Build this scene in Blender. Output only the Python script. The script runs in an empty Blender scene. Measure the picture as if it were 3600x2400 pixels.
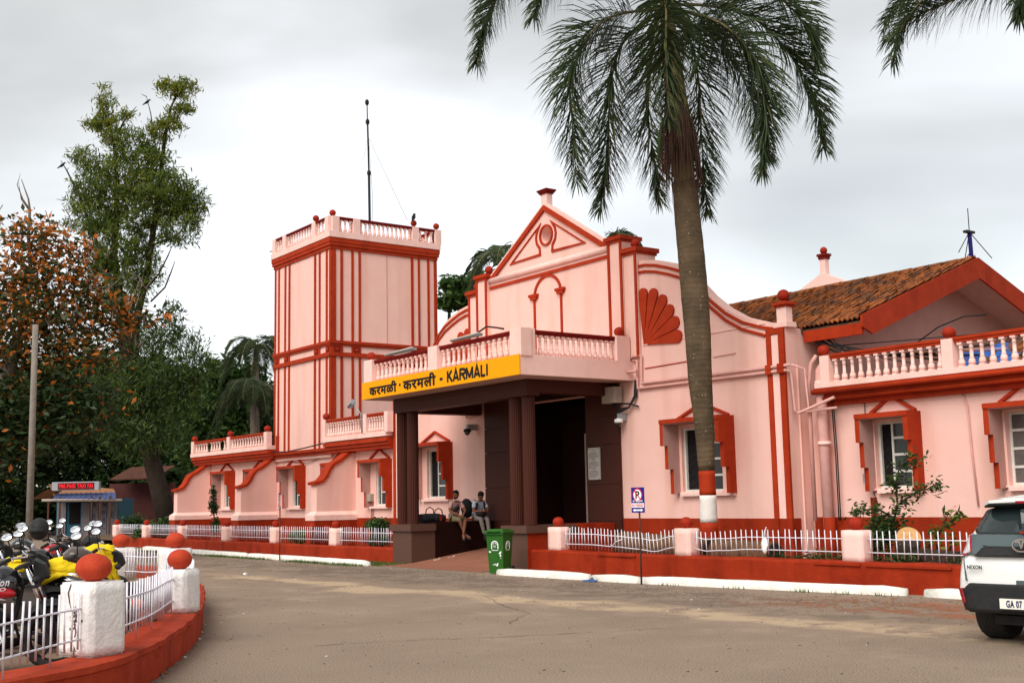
import bpy, bmesh, math, random
import numpy as np
from mathutils import Vector, Matrix, Euler
from mathutils.geometry import tessellate_polygon
random.seed(7); RNG=np.random.default_rng(7)
S=bpy.context.scene; COL=S.collection
rad=math.radians
# ---------------- camera ----------------
YAW,PIT,ROL,FPX=-0.944178858,0.132545171,-0.0197543745,4178.06
EYE=1.5
_d=Vector((math.sin(YAW)*math.cos(PIT),math.cos(YAW)*math.cos(PIT),math.sin(PIT)))
_r=Vector((math.cos(YAW),-math.sin(YAW),0)); _u=_r.cross(_d)
CR=_r*math.cos(ROL)+_u*math.sin(ROL); CU=-_r*math.sin(ROL)+_u*math.cos(ROL); CD=_d
CAMP=Vector((0,0,EYE))
cd=bpy.data.cameras.new('camera'); cam=bpy.data.objects.new('camera',cd); COL.objects.link(cam)
cd.sensor_width=36; cd.lens=36*FPX/3600; cd.clip_start=.1; cd.clip_end=3000
cam.matrix_world=Matrix(((CR.x,CU.x,-CD.x,0),(CR.y,CU.y,-CD.y,0),(CR.z,CU.z,-CD.z,EYE),(0,0,0,1)))
S.camera=cam
# ---------------- world: overcast sky ----------------
SUN_EL,SUN_AZ=rad(46),rad(156)      # azimuth clockwise from +Y (north)
w=bpy.data.worlds.new('World'); S.world=w; w.use_nodes=True
nt=w.node_tree; N=nt.nodes; N.clear()
def nd(t,**k):
    n=N.new(t)
    for a,b in k.items(): setattr(n,a,b)
    return n
out=nd('ShaderNodeOutputWorld'); bg=nd('ShaderNodeBackground'); bg2=nd('ShaderNodeBackground'); add=nd('ShaderNodeAddShader')
sky=nd('ShaderNodeTexSky'); sky.sky_type='NISHITA'; sky.sun_disc=False; sky.sun_elevation=SUN_EL; sky.sun_rotation=SUN_AZ
bg.inputs[1].default_value=0.05
tc=nd('ShaderNodeTexCoord'); mp=nd('ShaderNodeMapping'); mp.inputs['Scale'].default_value=(1,1,2.6); mp.inputs['Location'].default_value=(3.80,-4.133,1.059)
n1=nd('ShaderNodeTexNoise'); n1.inputs['Scale'].default_value=1.5; n1.inputs['Detail'].default_value=5; n1.inputs['Roughness'].default_value=.42
n1.inputs['Distortion'].default_value=.35
rp=nd('ShaderNodeValToRGB'); e=rp.color_ramp.elements
e[0].position=.42; e[0].color=(.385,.36,.30,1); e[1].position=.63; e[1].color=(.84,.825,.79,1)
m=e.new(.52); m.color=(.57,.545,.48,1)
# clouds are brighter near the horizon
sep=nd('ShaderNodeSeparateXYZ'); hr=nd('ShaderNodeMapRange'); hr.inputs[1].default_value=.0; hr.inputs[2].default_value=.45; hr.inputs[3].default_value=.17; hr.inputs[4].default_value=-.01
ad=nd('ShaderNodeMath',operation='ADD')
L=nt.links.new
L(tc.outputs['Generated'],mp.inputs[0]); L(mp.outputs[0],n1.inputs[0]); L(tc.outputs['Generated'],sep.inputs[0]); L(sep.outputs[2],hr.inputs[0])
L(n1.outputs[0],ad.inputs[0]); L(hr.outputs[0],ad.inputs[1]); L(ad.outputs[0],rp.inputs[0])
L(rp.outputs[0],bg2.inputs[0]); bg2.inputs[1].default_value=0.95
L(sky.outputs[0],bg.inputs[0]); L(bg.outputs[0],add.inputs[0]); L(bg2.outputs[0],add.inputs[1]); L(add.outputs[0],out.inputs[0])
sl=bpy.data.lights.new('sun','SUN'); sl.energy=2.8; sl.angle=rad(45); sl.color=(1,.96,.9)
sun=bpy.data.objects.new('sun',sl); COL.objects.link(sun)
sd=Vector((math.sin(SUN_AZ)*math.cos(SUN_EL),math.cos(SUN_AZ)*math.cos(SUN_EL),math.sin(SUN_EL)))
sun.rotation_euler=sd.to_track_quat('Z','Y').to_euler()
S.view_settings.view_transform='Standard'; S.view_settings.look='None'; S.view_settings.gamma=1; S.view_settings.exposure=0.22
S.view_settings.use_curve_mapping=False
# ---------------- pixel helpers (photo pixels -> points in real planes) ----------------
def ray(x,y): return CR*((x-1800)/FPX)-CU*((y-1200)/FPX)+CD
def at(x,y,d): return CAMP+ray(x,y)*d
def onY(x,y,Y): r=ray(x,y); return CAMP+r*(Y/r.y)
def onX(x,y,X): r=ray(x,y); return CAMP+r*(X/r.x)
def onZ(x,y,z=0): r=ray(x,y); return CAMP+r*((z-EYE)/r.z)
# ---------------- materials ----------------
def mat(name,col,col2=None,scale=6,rough=.75,bump=0,bscale=40,metal=0,detail=5,streak=0,spec=.10,coat=0,emit=None,trans=0,contrast=.22):
    m=bpy.data.materials.new(name); m.use_nodes=True; t=m.node_tree; b=t.nodes['Principled BSDF']
    b.inputs['Roughness'].default_value=rough; b.inputs['Metallic'].default_value=metal
    b.inputs['Specular IOR Level'].default_value=spec; b.inputs['Coat Weight'].default_value=coat
    b.inputs['Base Color'].default_value=(*col,1)
    if emit: b.inputs['Emission Color'].default_value=(*emit[0],1); b.inputs['Emission Strength'].default_value=emit[1]
    g=t.nodes.new('ShaderNodeNewGeometry'); Lk=t.links.new
    if col2 is not None:
        no=t.nodes.new('ShaderNodeTexNoise'); no.inputs['Scale'].default_value=scale; no.inputs['Detail'].default_value=detail; no.inputs['Roughness'].default_value=.65
        Lk(g.outputs['Position'],no.inputs[0])
        r=t.nodes.new('ShaderNodeValToRGB'); r.color_ramp.elements[0].position=.5-contrast; r.color_ramp.elements[1].position=.5+contrast
        r.color_ramp.elements[0].color=(*col2,1); r.color_ramp.elements[1].color=(*col,1)
        Lk(no.outputs[0],r.inputs[0]); last=r.outputs[0]
        if streak:
            mp=t.nodes.new('ShaderNodeMapping'); mp.inputs['Scale'].default_value=(1.6,1.6,.14); n2=t.nodes.new('ShaderNodeTexNoise'); n2.inputs['Scale'].default_value=1.3; n2.inputs['Detail'].default_value=6
            Lk(g.outputs['Position'],mp.inputs[0]); Lk(mp.outputs[0],n2.inputs[0])
            r2=t.nodes.new('ShaderNodeValToRGB'); r2.color_ramp.elements[0].position=.36; r2.color_ramp.elements[1].position=.5
            k=1-streak; r2.color_ramp.elements[0].color=(k,k*.96,k*.92,1); r2.color_ramp.elements[1].color=(1,1,1,1)
            mx=t.nodes.new('ShaderNodeMix'); mx.data_type='RGBA'; mx.blend_type='MULTIPLY'; mx.inputs[0].default_value=1
            Lk(n2.outputs[0],r2.inputs[0]); Lk(last,mx.inputs[6]); Lk(r2.outputs[0],mx.inputs[7]); last=mx.outputs[2]
        Lk(last,b.inputs['Base Color'])
    if bump:
        n3=t.nodes.new('ShaderNodeTexNoise'); n3.inputs['Scale'].default_value=bscale; n3.inputs['Detail'].default_value=4
        bp=t.nodes.new('ShaderNodeBump'); bp.inputs['Strength'].default_value=bump; bp.inputs['Distance'].default_value=.02
        Lk(g.outputs['Position'],n3.inputs[0]); Lk(n3.outputs[0],bp.inputs['Height']); Lk(bp.outputs[0],b.inputs['Normal'])
    if trans:
        b.inputs['Subsurface Weight'].default_value=0
        tr=t.nodes.new('ShaderNodeBsdfTranslucent'); ms=t.nodes.new('ShaderNodeMixShader'); ms.inputs[0].default_value=trans
        o=t.nodes['Material Output']
        if col2 is not None: Lk(last,tr.inputs[0])
        else: tr.inputs[0].default_value=(*col,1)
        Lk(b.outputs[0],ms.inputs[1]); Lk(tr.outputs[0],ms.inputs[2]); Lk(ms.outputs[0],o.inputs[0])
    return m
M={}
M['pink']=mat('pink_wall_paint',(.865,.54,.465),(.825,.49,.42),1.6,.8,.25,55,streak=.065)
M['pinklt']=mat('pale_pink_paint',(.89,.60,.535),(.84,.54,.475),5,.8,.2,60,streak=.06)
M['pinkshade']=mat('pink_with_shade',(.52,.29,.25),(.46,.25,.21),4,.85,.2,60)  # pink with hood-inside shade put into its colour; gable wall and crack reuse it
M['red']=mat('red_oxide_paint',(.43,.042,.010),(.33,.027,.007),4,.62,.2,50,streak=.15)
M['redisl']=mat('faded_red_wall_paint',(.42,.055,.022),(.30,.028,.010),3,.75,.6,24,streak=.2)
M['redlow']=mat('red_wall_paint',(.36,.034,.008),(.24,.019,.005),2.2,.7,.35,30,streak=.25)
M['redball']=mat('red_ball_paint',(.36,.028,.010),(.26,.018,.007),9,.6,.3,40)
M['redballi']=mat('bright_red_ball_paint',(.52,.062,.026),(.38,.040,.016),9,.65,.4,34)  # brighter, more orange red used on the island balls and the crate
M['redrail']=mat('dark_red_rail_paint',(.22,.010,.006),(.13,.007,.005),6,.6,.2,40)
M['white']=mat('whitewash',(.86,.84,.81),(.72,.68,.66),6,.85,.6,28,streak=.08)
M['kerbw']=mat('kerb_whitewash',(.88,.86,.80),(.62,.58,.50),5,.9,.8,22)
M['rod']=mat('white_rod_paint',(.78,.78,.86),(.66,.62,.66),18,.5,0)
M['granite']=mat('brown_granite',(.075,.022,.014),(.045,.012,.008),60,.5,0,spec=.12,contrast=.3)
M['granited']=mat('dark_granite',(.022,.007,.005),(.012,.004,.003),60,.5,0,spec=.08,contrast=.3)
M['granitel']=mat('plinth_granite',(.12,.062,.045),(.085,.042,.030),70,.5,0,contrast=.3)
M['joint']=mat('stone_joint',(.22,.10,.08),(.15,.07,.06),30,.8)
M['yellow']=mat('yellow_sign_paint',(.88,.36,.002),(.84,.33,.002),7,.55,.15,40)
M['black']=mat('black_paint',(.012,.010,.012),(.02,.018,.018),20,.45)
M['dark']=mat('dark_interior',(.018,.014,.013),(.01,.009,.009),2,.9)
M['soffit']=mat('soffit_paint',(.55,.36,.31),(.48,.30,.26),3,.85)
M['metalw']=mat('white_frame_paint',(.70,.69,.64),(.58,.56,.50),12,.5)
M['glass']=mat('window_glass',(.035,.038,.04),None,rough=.12,spec=.25)
M['glassb']=mat('dusty_glass',(.14,.13,.11),(.09,.085,.08),5,.25,spec=.5)
M['tile']=mat('clay_tile',(.43,.135,.038),(.12,.048,.027),3.2,.85,.5,40,contrast=.14,detail=8)
M['tileold']=mat('mossy_clay_tile',(.23,.095,.05),(.065,.045,.032),5,.9,.5,40,contrast=.14)
M['tarp']=mat('blue_tarp',(.03,.16,.52),(.015,.08,.30),3,.4,.5,8)
M['pipe']=mat('pink_pipe_paint',(.74,.40,.35),(.60,.32,.28),6,.6)
M['wire']=mat('black_cable',(.025,.022,.022),None,rough=.6)
M['grey']=mat('grey_metal',(.38,.40,.42),(.28,.30,.31),12,.5,metal=.3)
M['beige']=mat('beige_box',(.42,.34,.28),(.34,.27,.22),10,.6)
M['steel']=mat('steel',(.70,.70,.72),None,rough=.25,metal=.9)
M['chrome']=mat('chrome',(.85,.85,.87),None,rough=.12,metal=1)
M['mirror']=mat('mirror_glass',(.95,.95,.96),None,rough=.04,metal=1)
M['rubber']=mat('tyre_rubber',(.022,.021,.021),(.035,.032,.030),20,.85,.2,80)
M['plast']=mat('black_plastic',(.022,.022,.024),(.034,.033,.032),14,.5)
M['gloss']=mat('gloss_black_paint',(.012,.012,.014),None,rough=.18,coat=.8,spec=.6)
M['glossred']=mat('gloss_red_paint',(.38,.010,.018),None,rough=.2,coat=.7)
M['brownp']=mat('grey_brown_scooter_paint',(.085,.065,.055),None,rough=.3,coat=.5)
M['cover']=mat('yellow_cloth',(.95,.70,.02),(.85,.55,.01),4,.6,.6,14)
M['bin']=mat('green_bin_plastic',(.030,.125,.018),(.022,.095,.014),6,.45)
M['bindk']=mat('green_bin_plastic_dark',(.016,.085,.014),None,rough=.45)
M['carw']=mat('white_car_paint',(.84,.84,.82),None,rough=.25,coat=.8,spec=.5)
M['carg']=mat('grey_car_paint',(.085,.11,.115),None,rough=.35,coat=.15)
M['carglass']=mat('car_glass',(.02,.03,.03),None,rough=.06,spec=.5)
M['lampred']=mat('red_lamp_lens',(.30,.008,.02),None,rough=.12,coat=.8)
M['lampclr']=mat('clear_lamp_lens',(.62,.62,.64),(.45,.42,.42),20,.12,coat=.8)
M['plate']=mat('number_plate',(.80,.78,.70),None,rough=.4)
M['navy']=mat('navy_text',(.03,.035,.10),None,rough=.5)
M['signblue']=mat('blue_sign_paint',(.018,.020,.26),(.02,.018,.20),10,.4)
M['signw']=mat('white_sign_paint',(.85,.84,.84),None,rough=.5)
M['signr']=mat('red_sign_paint',(.55,.012,.03),None,rough=.5)
M['rust']=mat('rusty_steel',(.11,.045,.028),(.06,.03,.02),25,.8)
M['paper']=mat('notice_board',(.50,.48,.43),(.42,.40,.36),6,.5)
M['ink']=mat('notice_ink',(.16,.12,.12),None,rough=.7)
M['bark']=mat('tree_bark',(.055,.040,.030),(.028,.020,.016),5,.95,.8,18)
M['barkl']=mat('pale_bark',(.24,.19,.15),(.12,.09,.07),6,.9,.6,18)
M['log']=mat('log_bark',(.20,.105,.055),(.07,.04,.025),9,.95,.9,14)
M['cutwood']=mat('cut_wood',(.62,.38,.17),(.48,.24,.09),14,.8)
def leafmat(name,a,b,t=.3): return mat(name,a,b,1.2,.55,0,trans=t,spec=.25,contrast=.2)
M['leafeu']=leafmat('eucalyptus_leaf',(.15,.21,.040),(.065,.105,.022),.45)
M['leafeuy']=leafmat('pale_eucalyptus_leaf',(.30,.31,.035),(.17,.20,.03),.5)
M['leafalm']=leafmat('almond_leaf',(.07,.085,.022),(.03,.04,.014))
M['leafor']=leafmat('orange_almond_leaf',(.68,.235,.035),(.50,.13,.02),.5)
M['leafdk']=leafmat('dark_leaf',(.045,.080,.022),(.022,.040,.014),.25)
M['leafmd']=leafmat('mid_green_leaf',(.085,.155,.030),(.04,.085,.020),.35)
M['palm']=leafmat('palm_leaflet',(.052,.078,.030),(.030,.050,.022),.22)
M['palmy']=leafmat('pale_palm_leaflet',(.13,.14,.055),(.07,.085,.03),.3)
M['rachis']=mat('palm_rachis',(.26,.22,.10),(.16,.14,.07),8,.6)
M['palmbr']=mat('brown_palm_fibre',(.12,.065,.045),(.06,.035,.028),12,.9)
M['grass']=leafmat('grass_blade',(.10,.17,.03),(.07,.10,.02),.3)
M['pole']=mat('weathered_pole',(.27,.235,.20),(.17,.145,.12),7,.85,.4,30)
M['skin']=mat('brown_skin',(.19,.085,.05),None,rough=.55)
M['hair']=mat('black_hair',(.012,.010,.010),None,rough=.6)
M['shirtp']=mat('dusty_pink_cloth',(.48,.27,.25),(.40,.22,.21),14,.9)
M['shirtb']=mat('pale_blue_cloth',(.42,.46,.55),(.36,.40,.48),14,.9)
M['khaki']=mat('khaki_cloth',(.19,.16,.09),(.14,.12,.07),14,.9)
M['greytr']=mat('grey_trouser_cloth',(.24,.20,.18),(.19,.16,.14),14,.9)
M['bag']=mat('black_bag_cloth',(.016,.016,.018),(.028,.027,.030),14,.7)
M['bluesl']=mat('blue_rubber',(.05,.13,.33),None,rough=.6)
M['cream']=mat('cream_rubber',(.72,.66,.52),None,rough=.6)
M['crow']=mat('crow_feather',(.012,.012,.015),None,rough=.45)
M['litter']=mat('pale_litter',(.70,.68,.64),None,rough=.7)
M['led']=mat('red_led',(.3,.0,.0),None,emit=((1,.02,.03),1.6))
M['bluept']=mat('blue_shed_paint',(.03,.12,.18),(.02,.08,.12),6,.6)
M['awning']=mat('blue_awning_sheet',(.07,.10,.22),(.045,.06,.15),4,.5)
M['rustroof']=mat('rusty_roof_sheet',(.40,.19,.09),(.22,.09,.05),5,.8)
M['poster']=mat('pale_panel',(.22,.19,.20),(.15,.13,.14),6,.6)
M['stone']=mat('road_grit',(.26,.20,.16),(.13,.10,.08),9,.95)
M['dryleaf']=mat('dry_leaf',(.26,.13,.06),(.14,.07,.03),9,.8)
# trunk bark with rings
def ringbark():
    m=mat('palm_trunk_bark',(.125,.085,.050),(.070,.050,.030),2.2,.9,.4,30,contrast=.12,detail=9); t=m.node_tree; b=t.nodes['Principled BSDF']
    wv=t.nodes.new('ShaderNodeTexWave'); wv.bands_direction='Z'; wv.inputs['Scale'].default_value=3.1; wv.inputs['Distortion'].default_value=4.5; wv.inputs['Detail'].default_value=3
    g=t.nodes.new('ShaderNodeNewGeometry'); bp=t.nodes.new('ShaderNodeBump'); bp.inputs['Strength'].default_value=.22; bp.inputs['Distance'].default_value=.02
    t.links.new(g.outputs['Position'],wv.inputs[0]); t.links.new(wv.outputs[0],bp.inputs['Height']); t.links.new(bp.outputs[0],b.inputs['Normal'])
    # lichen dots
    vo=t.nodes.new('ShaderNodeTexVoronoi'); vo.inputs['Scale'].default_value=15; r=t.nodes.new('ShaderNodeValToRGB'); r.color_ramp.elements[0].position=.13; r.color_ramp.elements[0].color=(1,1,1,1); r.color_ramp.elements[1].position=.19; r.color_ramp.elements[1].color=(0,0,0,1)
    mx=t.nodes.new('ShaderNodeMix'); mx.data_type='RGBA'; mx.inputs[7].default_value=(.42,.34,.22,1)
    src=b.inputs['Base Color'].links[0].from_socket
    nn=t.nodes.new('ShaderNodeTexNoise'); nn.inputs['Scale'].default_value=7; nn.inputs['Detail'].default_value=3; nr=t.nodes.new('ShaderNodeMapRange'); nr.inputs[1].default_value=.54; nr.inputs[2].default_value=.60; ml=t.nodes.new('ShaderNodeMath'); ml.operation='MULTIPLY'
    t.links.new(g.outputs['Position'],nn.inputs[0]); t.links.new(nn.outputs[0],nr.inputs[0]); t.links.new(g.outputs['Position'],vo.inputs[0]); t.links.new(vo.outputs[0],r.inputs[0]); t.links.new(r.outputs[0],ml.inputs[0]); t.links.new(nr.outputs[0],ml.inputs[1]); t.links.new(ml.outputs[0],mx.inputs[0]); t.links.new(src,mx.inputs[6]); t.links.new(mx.outputs[2],b.inputs['Base Color'])
    return m
M['trunk']=ringbark()
# ---------------- mesh builder ----------------
class MB:
    def __init__(s): s.v=[];s.f=[];s.m=[];s.sm=[]
    def add(s,vs,fs,m=0,smooth=False):
        o=len(s.v); s.v.extend([tuple(v) for v in vs])
        for f in fs: s.f.append([i+o for i in f]); s.m.append(m); s.sm.append(smooth)
        return s
    def box(s,x0,x1,y0,y1,z0,z1,m=0):
        x0,x1=min(x0,x1),max(x0,x1);y0,y1=min(y0,y1),max(y0,y1);z0,z1=min(z0,z1),max(z0,z1)
        return s.add([(x0,y0,z0),(x1,y0,z0),(x1,y1,z0),(x0,y1,z0),(x0,y0,z1),(x1,y0,z1),(x1,y1,z1),(x0,y1,z1)],
          [(3,2,1,0),(4,5,6,7),(0,1,5,4),(1,2,6,5),(2,3,7,6),(3,0,4,7)],m)
    def prism(s,poly,vec,m=0,holes=()):
        """poly: 3d points of one planar face; extruded by vec"""
        loops=[[Vector(p) for p in poly]]+[[Vector(p) for p in h] for h in holes]
        tris=tessellate_polygon(loops); flat=[p for l in loops for p in l]; n=len(flat); vec=Vector(vec)
        # orientation
        nrm=Vector((0,0,0))
        for t in tris: nrm+=(flat[t[1]]-flat[t[0]]).cross(flat[t[2]]-flat[t[0]])
        fl=nrm.dot(vec)>0
        fs=[]
        for t in tris:
            t=tuple(t)
            fs.append(t[::-1] if fl else t); fs.append(tuple(i+n for i in (t if fl else t[::-1])))
        o=0
        for l in loops:
            k=len(l)
            for i in range(k): a=o+i;b=o+(i+1)%k; fs.append((a,b,b+n,a+n))
            o+=k
        return s.add(flat+[p+vec for p in flat],fs,m)
    def tube(s,pts,r,n=8,m=0,smooth=True,caps=True):
        pts=[Vector(p) for p in pts]; k=len(pts); rr=r if hasattr(r,'__len__') else [r]*k
        vs=[];up=Vector((0,0,1))
        for i,p in enumerate(pts):
            d=(pts[min(i+1,k-1)]-pts[max(i-1,0)])
            if d.length<1e-9: d=Vector((0,0,1))
            d.normalize()
            if i==0:
                a=d.cross(up)
                if a.length<.1: a=d.cross(Vector((1,0,0)))
            else: a=a-d*a.dot(d)
            if a.length<1e-6: a=d.orthogonal()
            a.normalize(); b=d.cross(a)
            for j in range(n):
                t=2*math.pi*j/n; vs.append(p+(a*math.cos(t)+b*math.sin(t))*rr[i])
        fs=[]
        for i in range(k-1):
            for j in range(n):
                fs.append((i*n+j,i*n+(j+1)%n,(i+1)*n+(j+1)%n,(i+1)*n+j))
        s.add(vs,fs,m,smooth)
        if caps: 
            s.f.append([len(s.v)-k*n+j for j in range(n)][::-1]);s.m.append(m);s.sm.append(False)
            s.f.append([len(s.v)-n+j for j in range(n)]);s.m.append(m);s.sm.append(False)
        return s
    def lathe(s,prof,c=(0,0,0),n=12,m=0,smooth=True,sx=1,sy=1,flute=0,squares=()):
        vs=[];c=Vector(c)
        for (r,z) in prof:
            for j in range(n):
                t=2*math.pi*(j+.5)/n; q=r*(1-flute*(j%2))
                vs.append(c+Vector((q*math.cos(t)*sx,q*math.sin(t)*sy,z)))
        k=len(prof);fs=[]
        for i in range(k-1):
            for j in range(n): fs.append((i*n+j,i*n+(j+1)%n,(i+1)*n+(j+1)%n,(i+1)*n+j))
        fs.append(tuple(range(n))[::-1]); fs.append(tuple((k-1)*n+j for j in range(n)))
        return s.add(vs,fs,m,smooth)
    def ball(s,c,r,n=20,m=0,sz=1):
        prof=[(max(r*math.sin(math.pi*i/12),.001),-r*sz*math.cos(math.pi*i/12)) for i in range(13)]
        return s.lathe(prof,c,n,m)
    def ell(s,c,rx,ry,rz,n=14,m=0,rot=None):
        prof=[(max(math.sin(math.pi*i/10),.001),-math.cos(math.pi*i/10)) for i in range(11)]
        t=MB(); t.lathe(prof,(0,0,0),n)
        R=rot.to_matrix() if rot else Matrix.Identity(3)
        vs=[Vector(c)+R@Vector((v[0]*rx,v[1]*ry,v[2]*rz)) for v in t.v]
        return s.add(vs,t.f,m,True)
    def ribbon(s,pts,n,wd,dp,m=0,closed=False):
        """flat moulding following pts in a plane with normal n: width wd, standing dp out of the plane along n"""
        pts=[Vector(p) for p in pts]; n=Vector(n); k=len(pts); A=[];B=[]
        for i,p in enumerate(pts):
            if closed: a=pts[i-1];b=pts[(i+1)%k]
            else: a=pts[max(i-1,0)];b=pts[min(i+1,k-1)]
            d1=(p-a);d2=(b-p)
            if d1.length<1e-9:d1=d2
            if d2.length<1e-9:d2=d1
            d1=d1.normalized();d2=d2.normalized()
            t=(d1+d2).normalized(); o=n.cross(t).normalized(); c=max(.4,abs(t.dot(d1)))
            A.append(p+o*wd/2/c);B.append(p-o*wd/2/c)
        vs=[];
        for a,b in zip(A,B): vs+= [a-n*.004,a+n*dp,b+n*dp,b-n*.004]
        fs=[];kk=k if closed else k-1
        for i in range(kk):
            o=i*4;q=((i+1)%k)*4
            fs+=[(o,o+1,q+1,q),(o+1,o+2,q+2,q+1),(o+2,o+3,q+3,q+2)]
        if not closed: fs+=[(3,2,1,0),((k-1)*4,(k-1)*4+1,(k-1)*4+2,(k-1)*4+3)]
        return s.add(vs,fs,m)
    def xf(s,mtx):
        s.v=[tuple(mtx@Vector(v)) for v in s.v]; return s
    def mesh(s,name,mats,off=(0,0,0),fix=True):
        me=bpy.data.meshes.new(name); o=Vector(off)
        me.from_pydata([(v[0]-o.x,v[1]-o.y,v[2]-o.z) for v in s.v],[],s.f)
        for k in mats: me.materials.append(M[k] if isinstance(k,str) else k)
        me.polygons.foreach_set('material_index',s.m); me.polygons.foreach_set('use_smooth',s.sm); me.update()
        if fix:
            bm=bmesh.new(); bm.from_mesh(me); bmesh.ops.recalc_face_normals(bm,faces=bm.faces); bm.to_mesh(me); bm.free()
        return me
def wloc(o):
    v=Vector((0,0,0))
    while o is not None: v+=o.location; o=o.parent
    return v
def tag(o,label=None,cat=None,group=None,kind=None):
    if label:o['label']=label
    if cat:o['category']=cat
    if group:o['group']=group
    if kind:o['kind']=kind
    return o
def thing(name,loc,label,cat,group=None,rz=0):
    o=bpy.data.objects.new(name,None); COL.objects.link(o); o.location=loc; o.rotation_euler=(0,0,rz); o.empty_display_size=.1
    return tag(o,label,cat,group)
def put(name,mb,mats,parent=None,local=False,loc=None,fix=True,label=None,kind=None):
    """world-space mesh builder -> object (child meshes are stored relative to their parent's place)"""
    if not isinstance(mats,(list,tuple)): mats=[mats]
    off=Vector(loc) if loc is not None else (wloc(parent) if (parent is not None and not local) else Vector((0,0,0)))
    me=mb.mesh(name,mats,(0,0,0) if local else off,fix)
    o=bpy.data.objects.new(name,me); COL.objects.link(o); o.parent=parent
    if loc is not None and not local: o.location=off-(wloc(parent) if parent else Vector((0,0,0)))
    if label:o['label']=label
    if kind:o['kind']=kind
    return o
def inst(name,me,loc,parent=None,rz=0,sc=None,rot=None):
    o=bpy.data.objects.new(name,me); COL.objects.link(o); o.parent=parent
    o.location=Vector(loc)-(wloc(parent) if parent else Vector((0,0,0))); o.rotation_euler=rot or (0,0,rz)
    if sc: o.scale=sc
    return o
def dup(o,loc=None,rz=None,parent=None,rec=True,**kw):
    c=o.copy(); COL.objects.link(c); c.parent=parent
    if loc is not None: c.location=loc
    if rz is not None: c.rotation_euler.z=rz
    for k,v in kw.items(): c[k]=v
    if rec:
        for ch in o.children: dup(ch,parent=c)
    return c
_fonts={}
def text(s,size,bold=0,align='CENTER',ext=.004,shear=0):
    cu=bpy.data.curves.new('t','FONT'); cu.body=s; cu.size=size; cu.offset=bold; cu.extrude=ext; cu.space_character=1.12; cu.align_x=align; cu.shear=shear; cu.resolution_u=3
    o=bpy.data.objects.new('t',cu); COL.objects.link(o); dg=bpy.context.evaluated_depsgraph_get(); dg.update()
    me=bpy.data.meshes.new_from_object(o.evaluated_get(dg)); mb=MB(); mb.add([v.co for v in me.vertices],[tuple(p.vertices) for p in me.polygons])
    bpy.data.objects.remove(o); bpy.data.curves.remove(cu); bpy.data.meshes.remove(me); return mb
def fit(mb,x0,x1,z0,z1,y,mtx=None):
    """place flat text (xy) standing upright in plane Y=y facing -Y, stretched to the given box"""
    xs=[v[0] for v in mb.v];ys=[v[1] for v in mb.v]; a,b=min(xs),max(xs);c,d=min(ys),max(ys)
    mb.v=[((v[0]-a)/(b-a)*(x1-x0)+x0, y-v[2], (v[1]-c)/(d-c)*(z1-z0)+z0) for v in mb.v]; return mb
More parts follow.
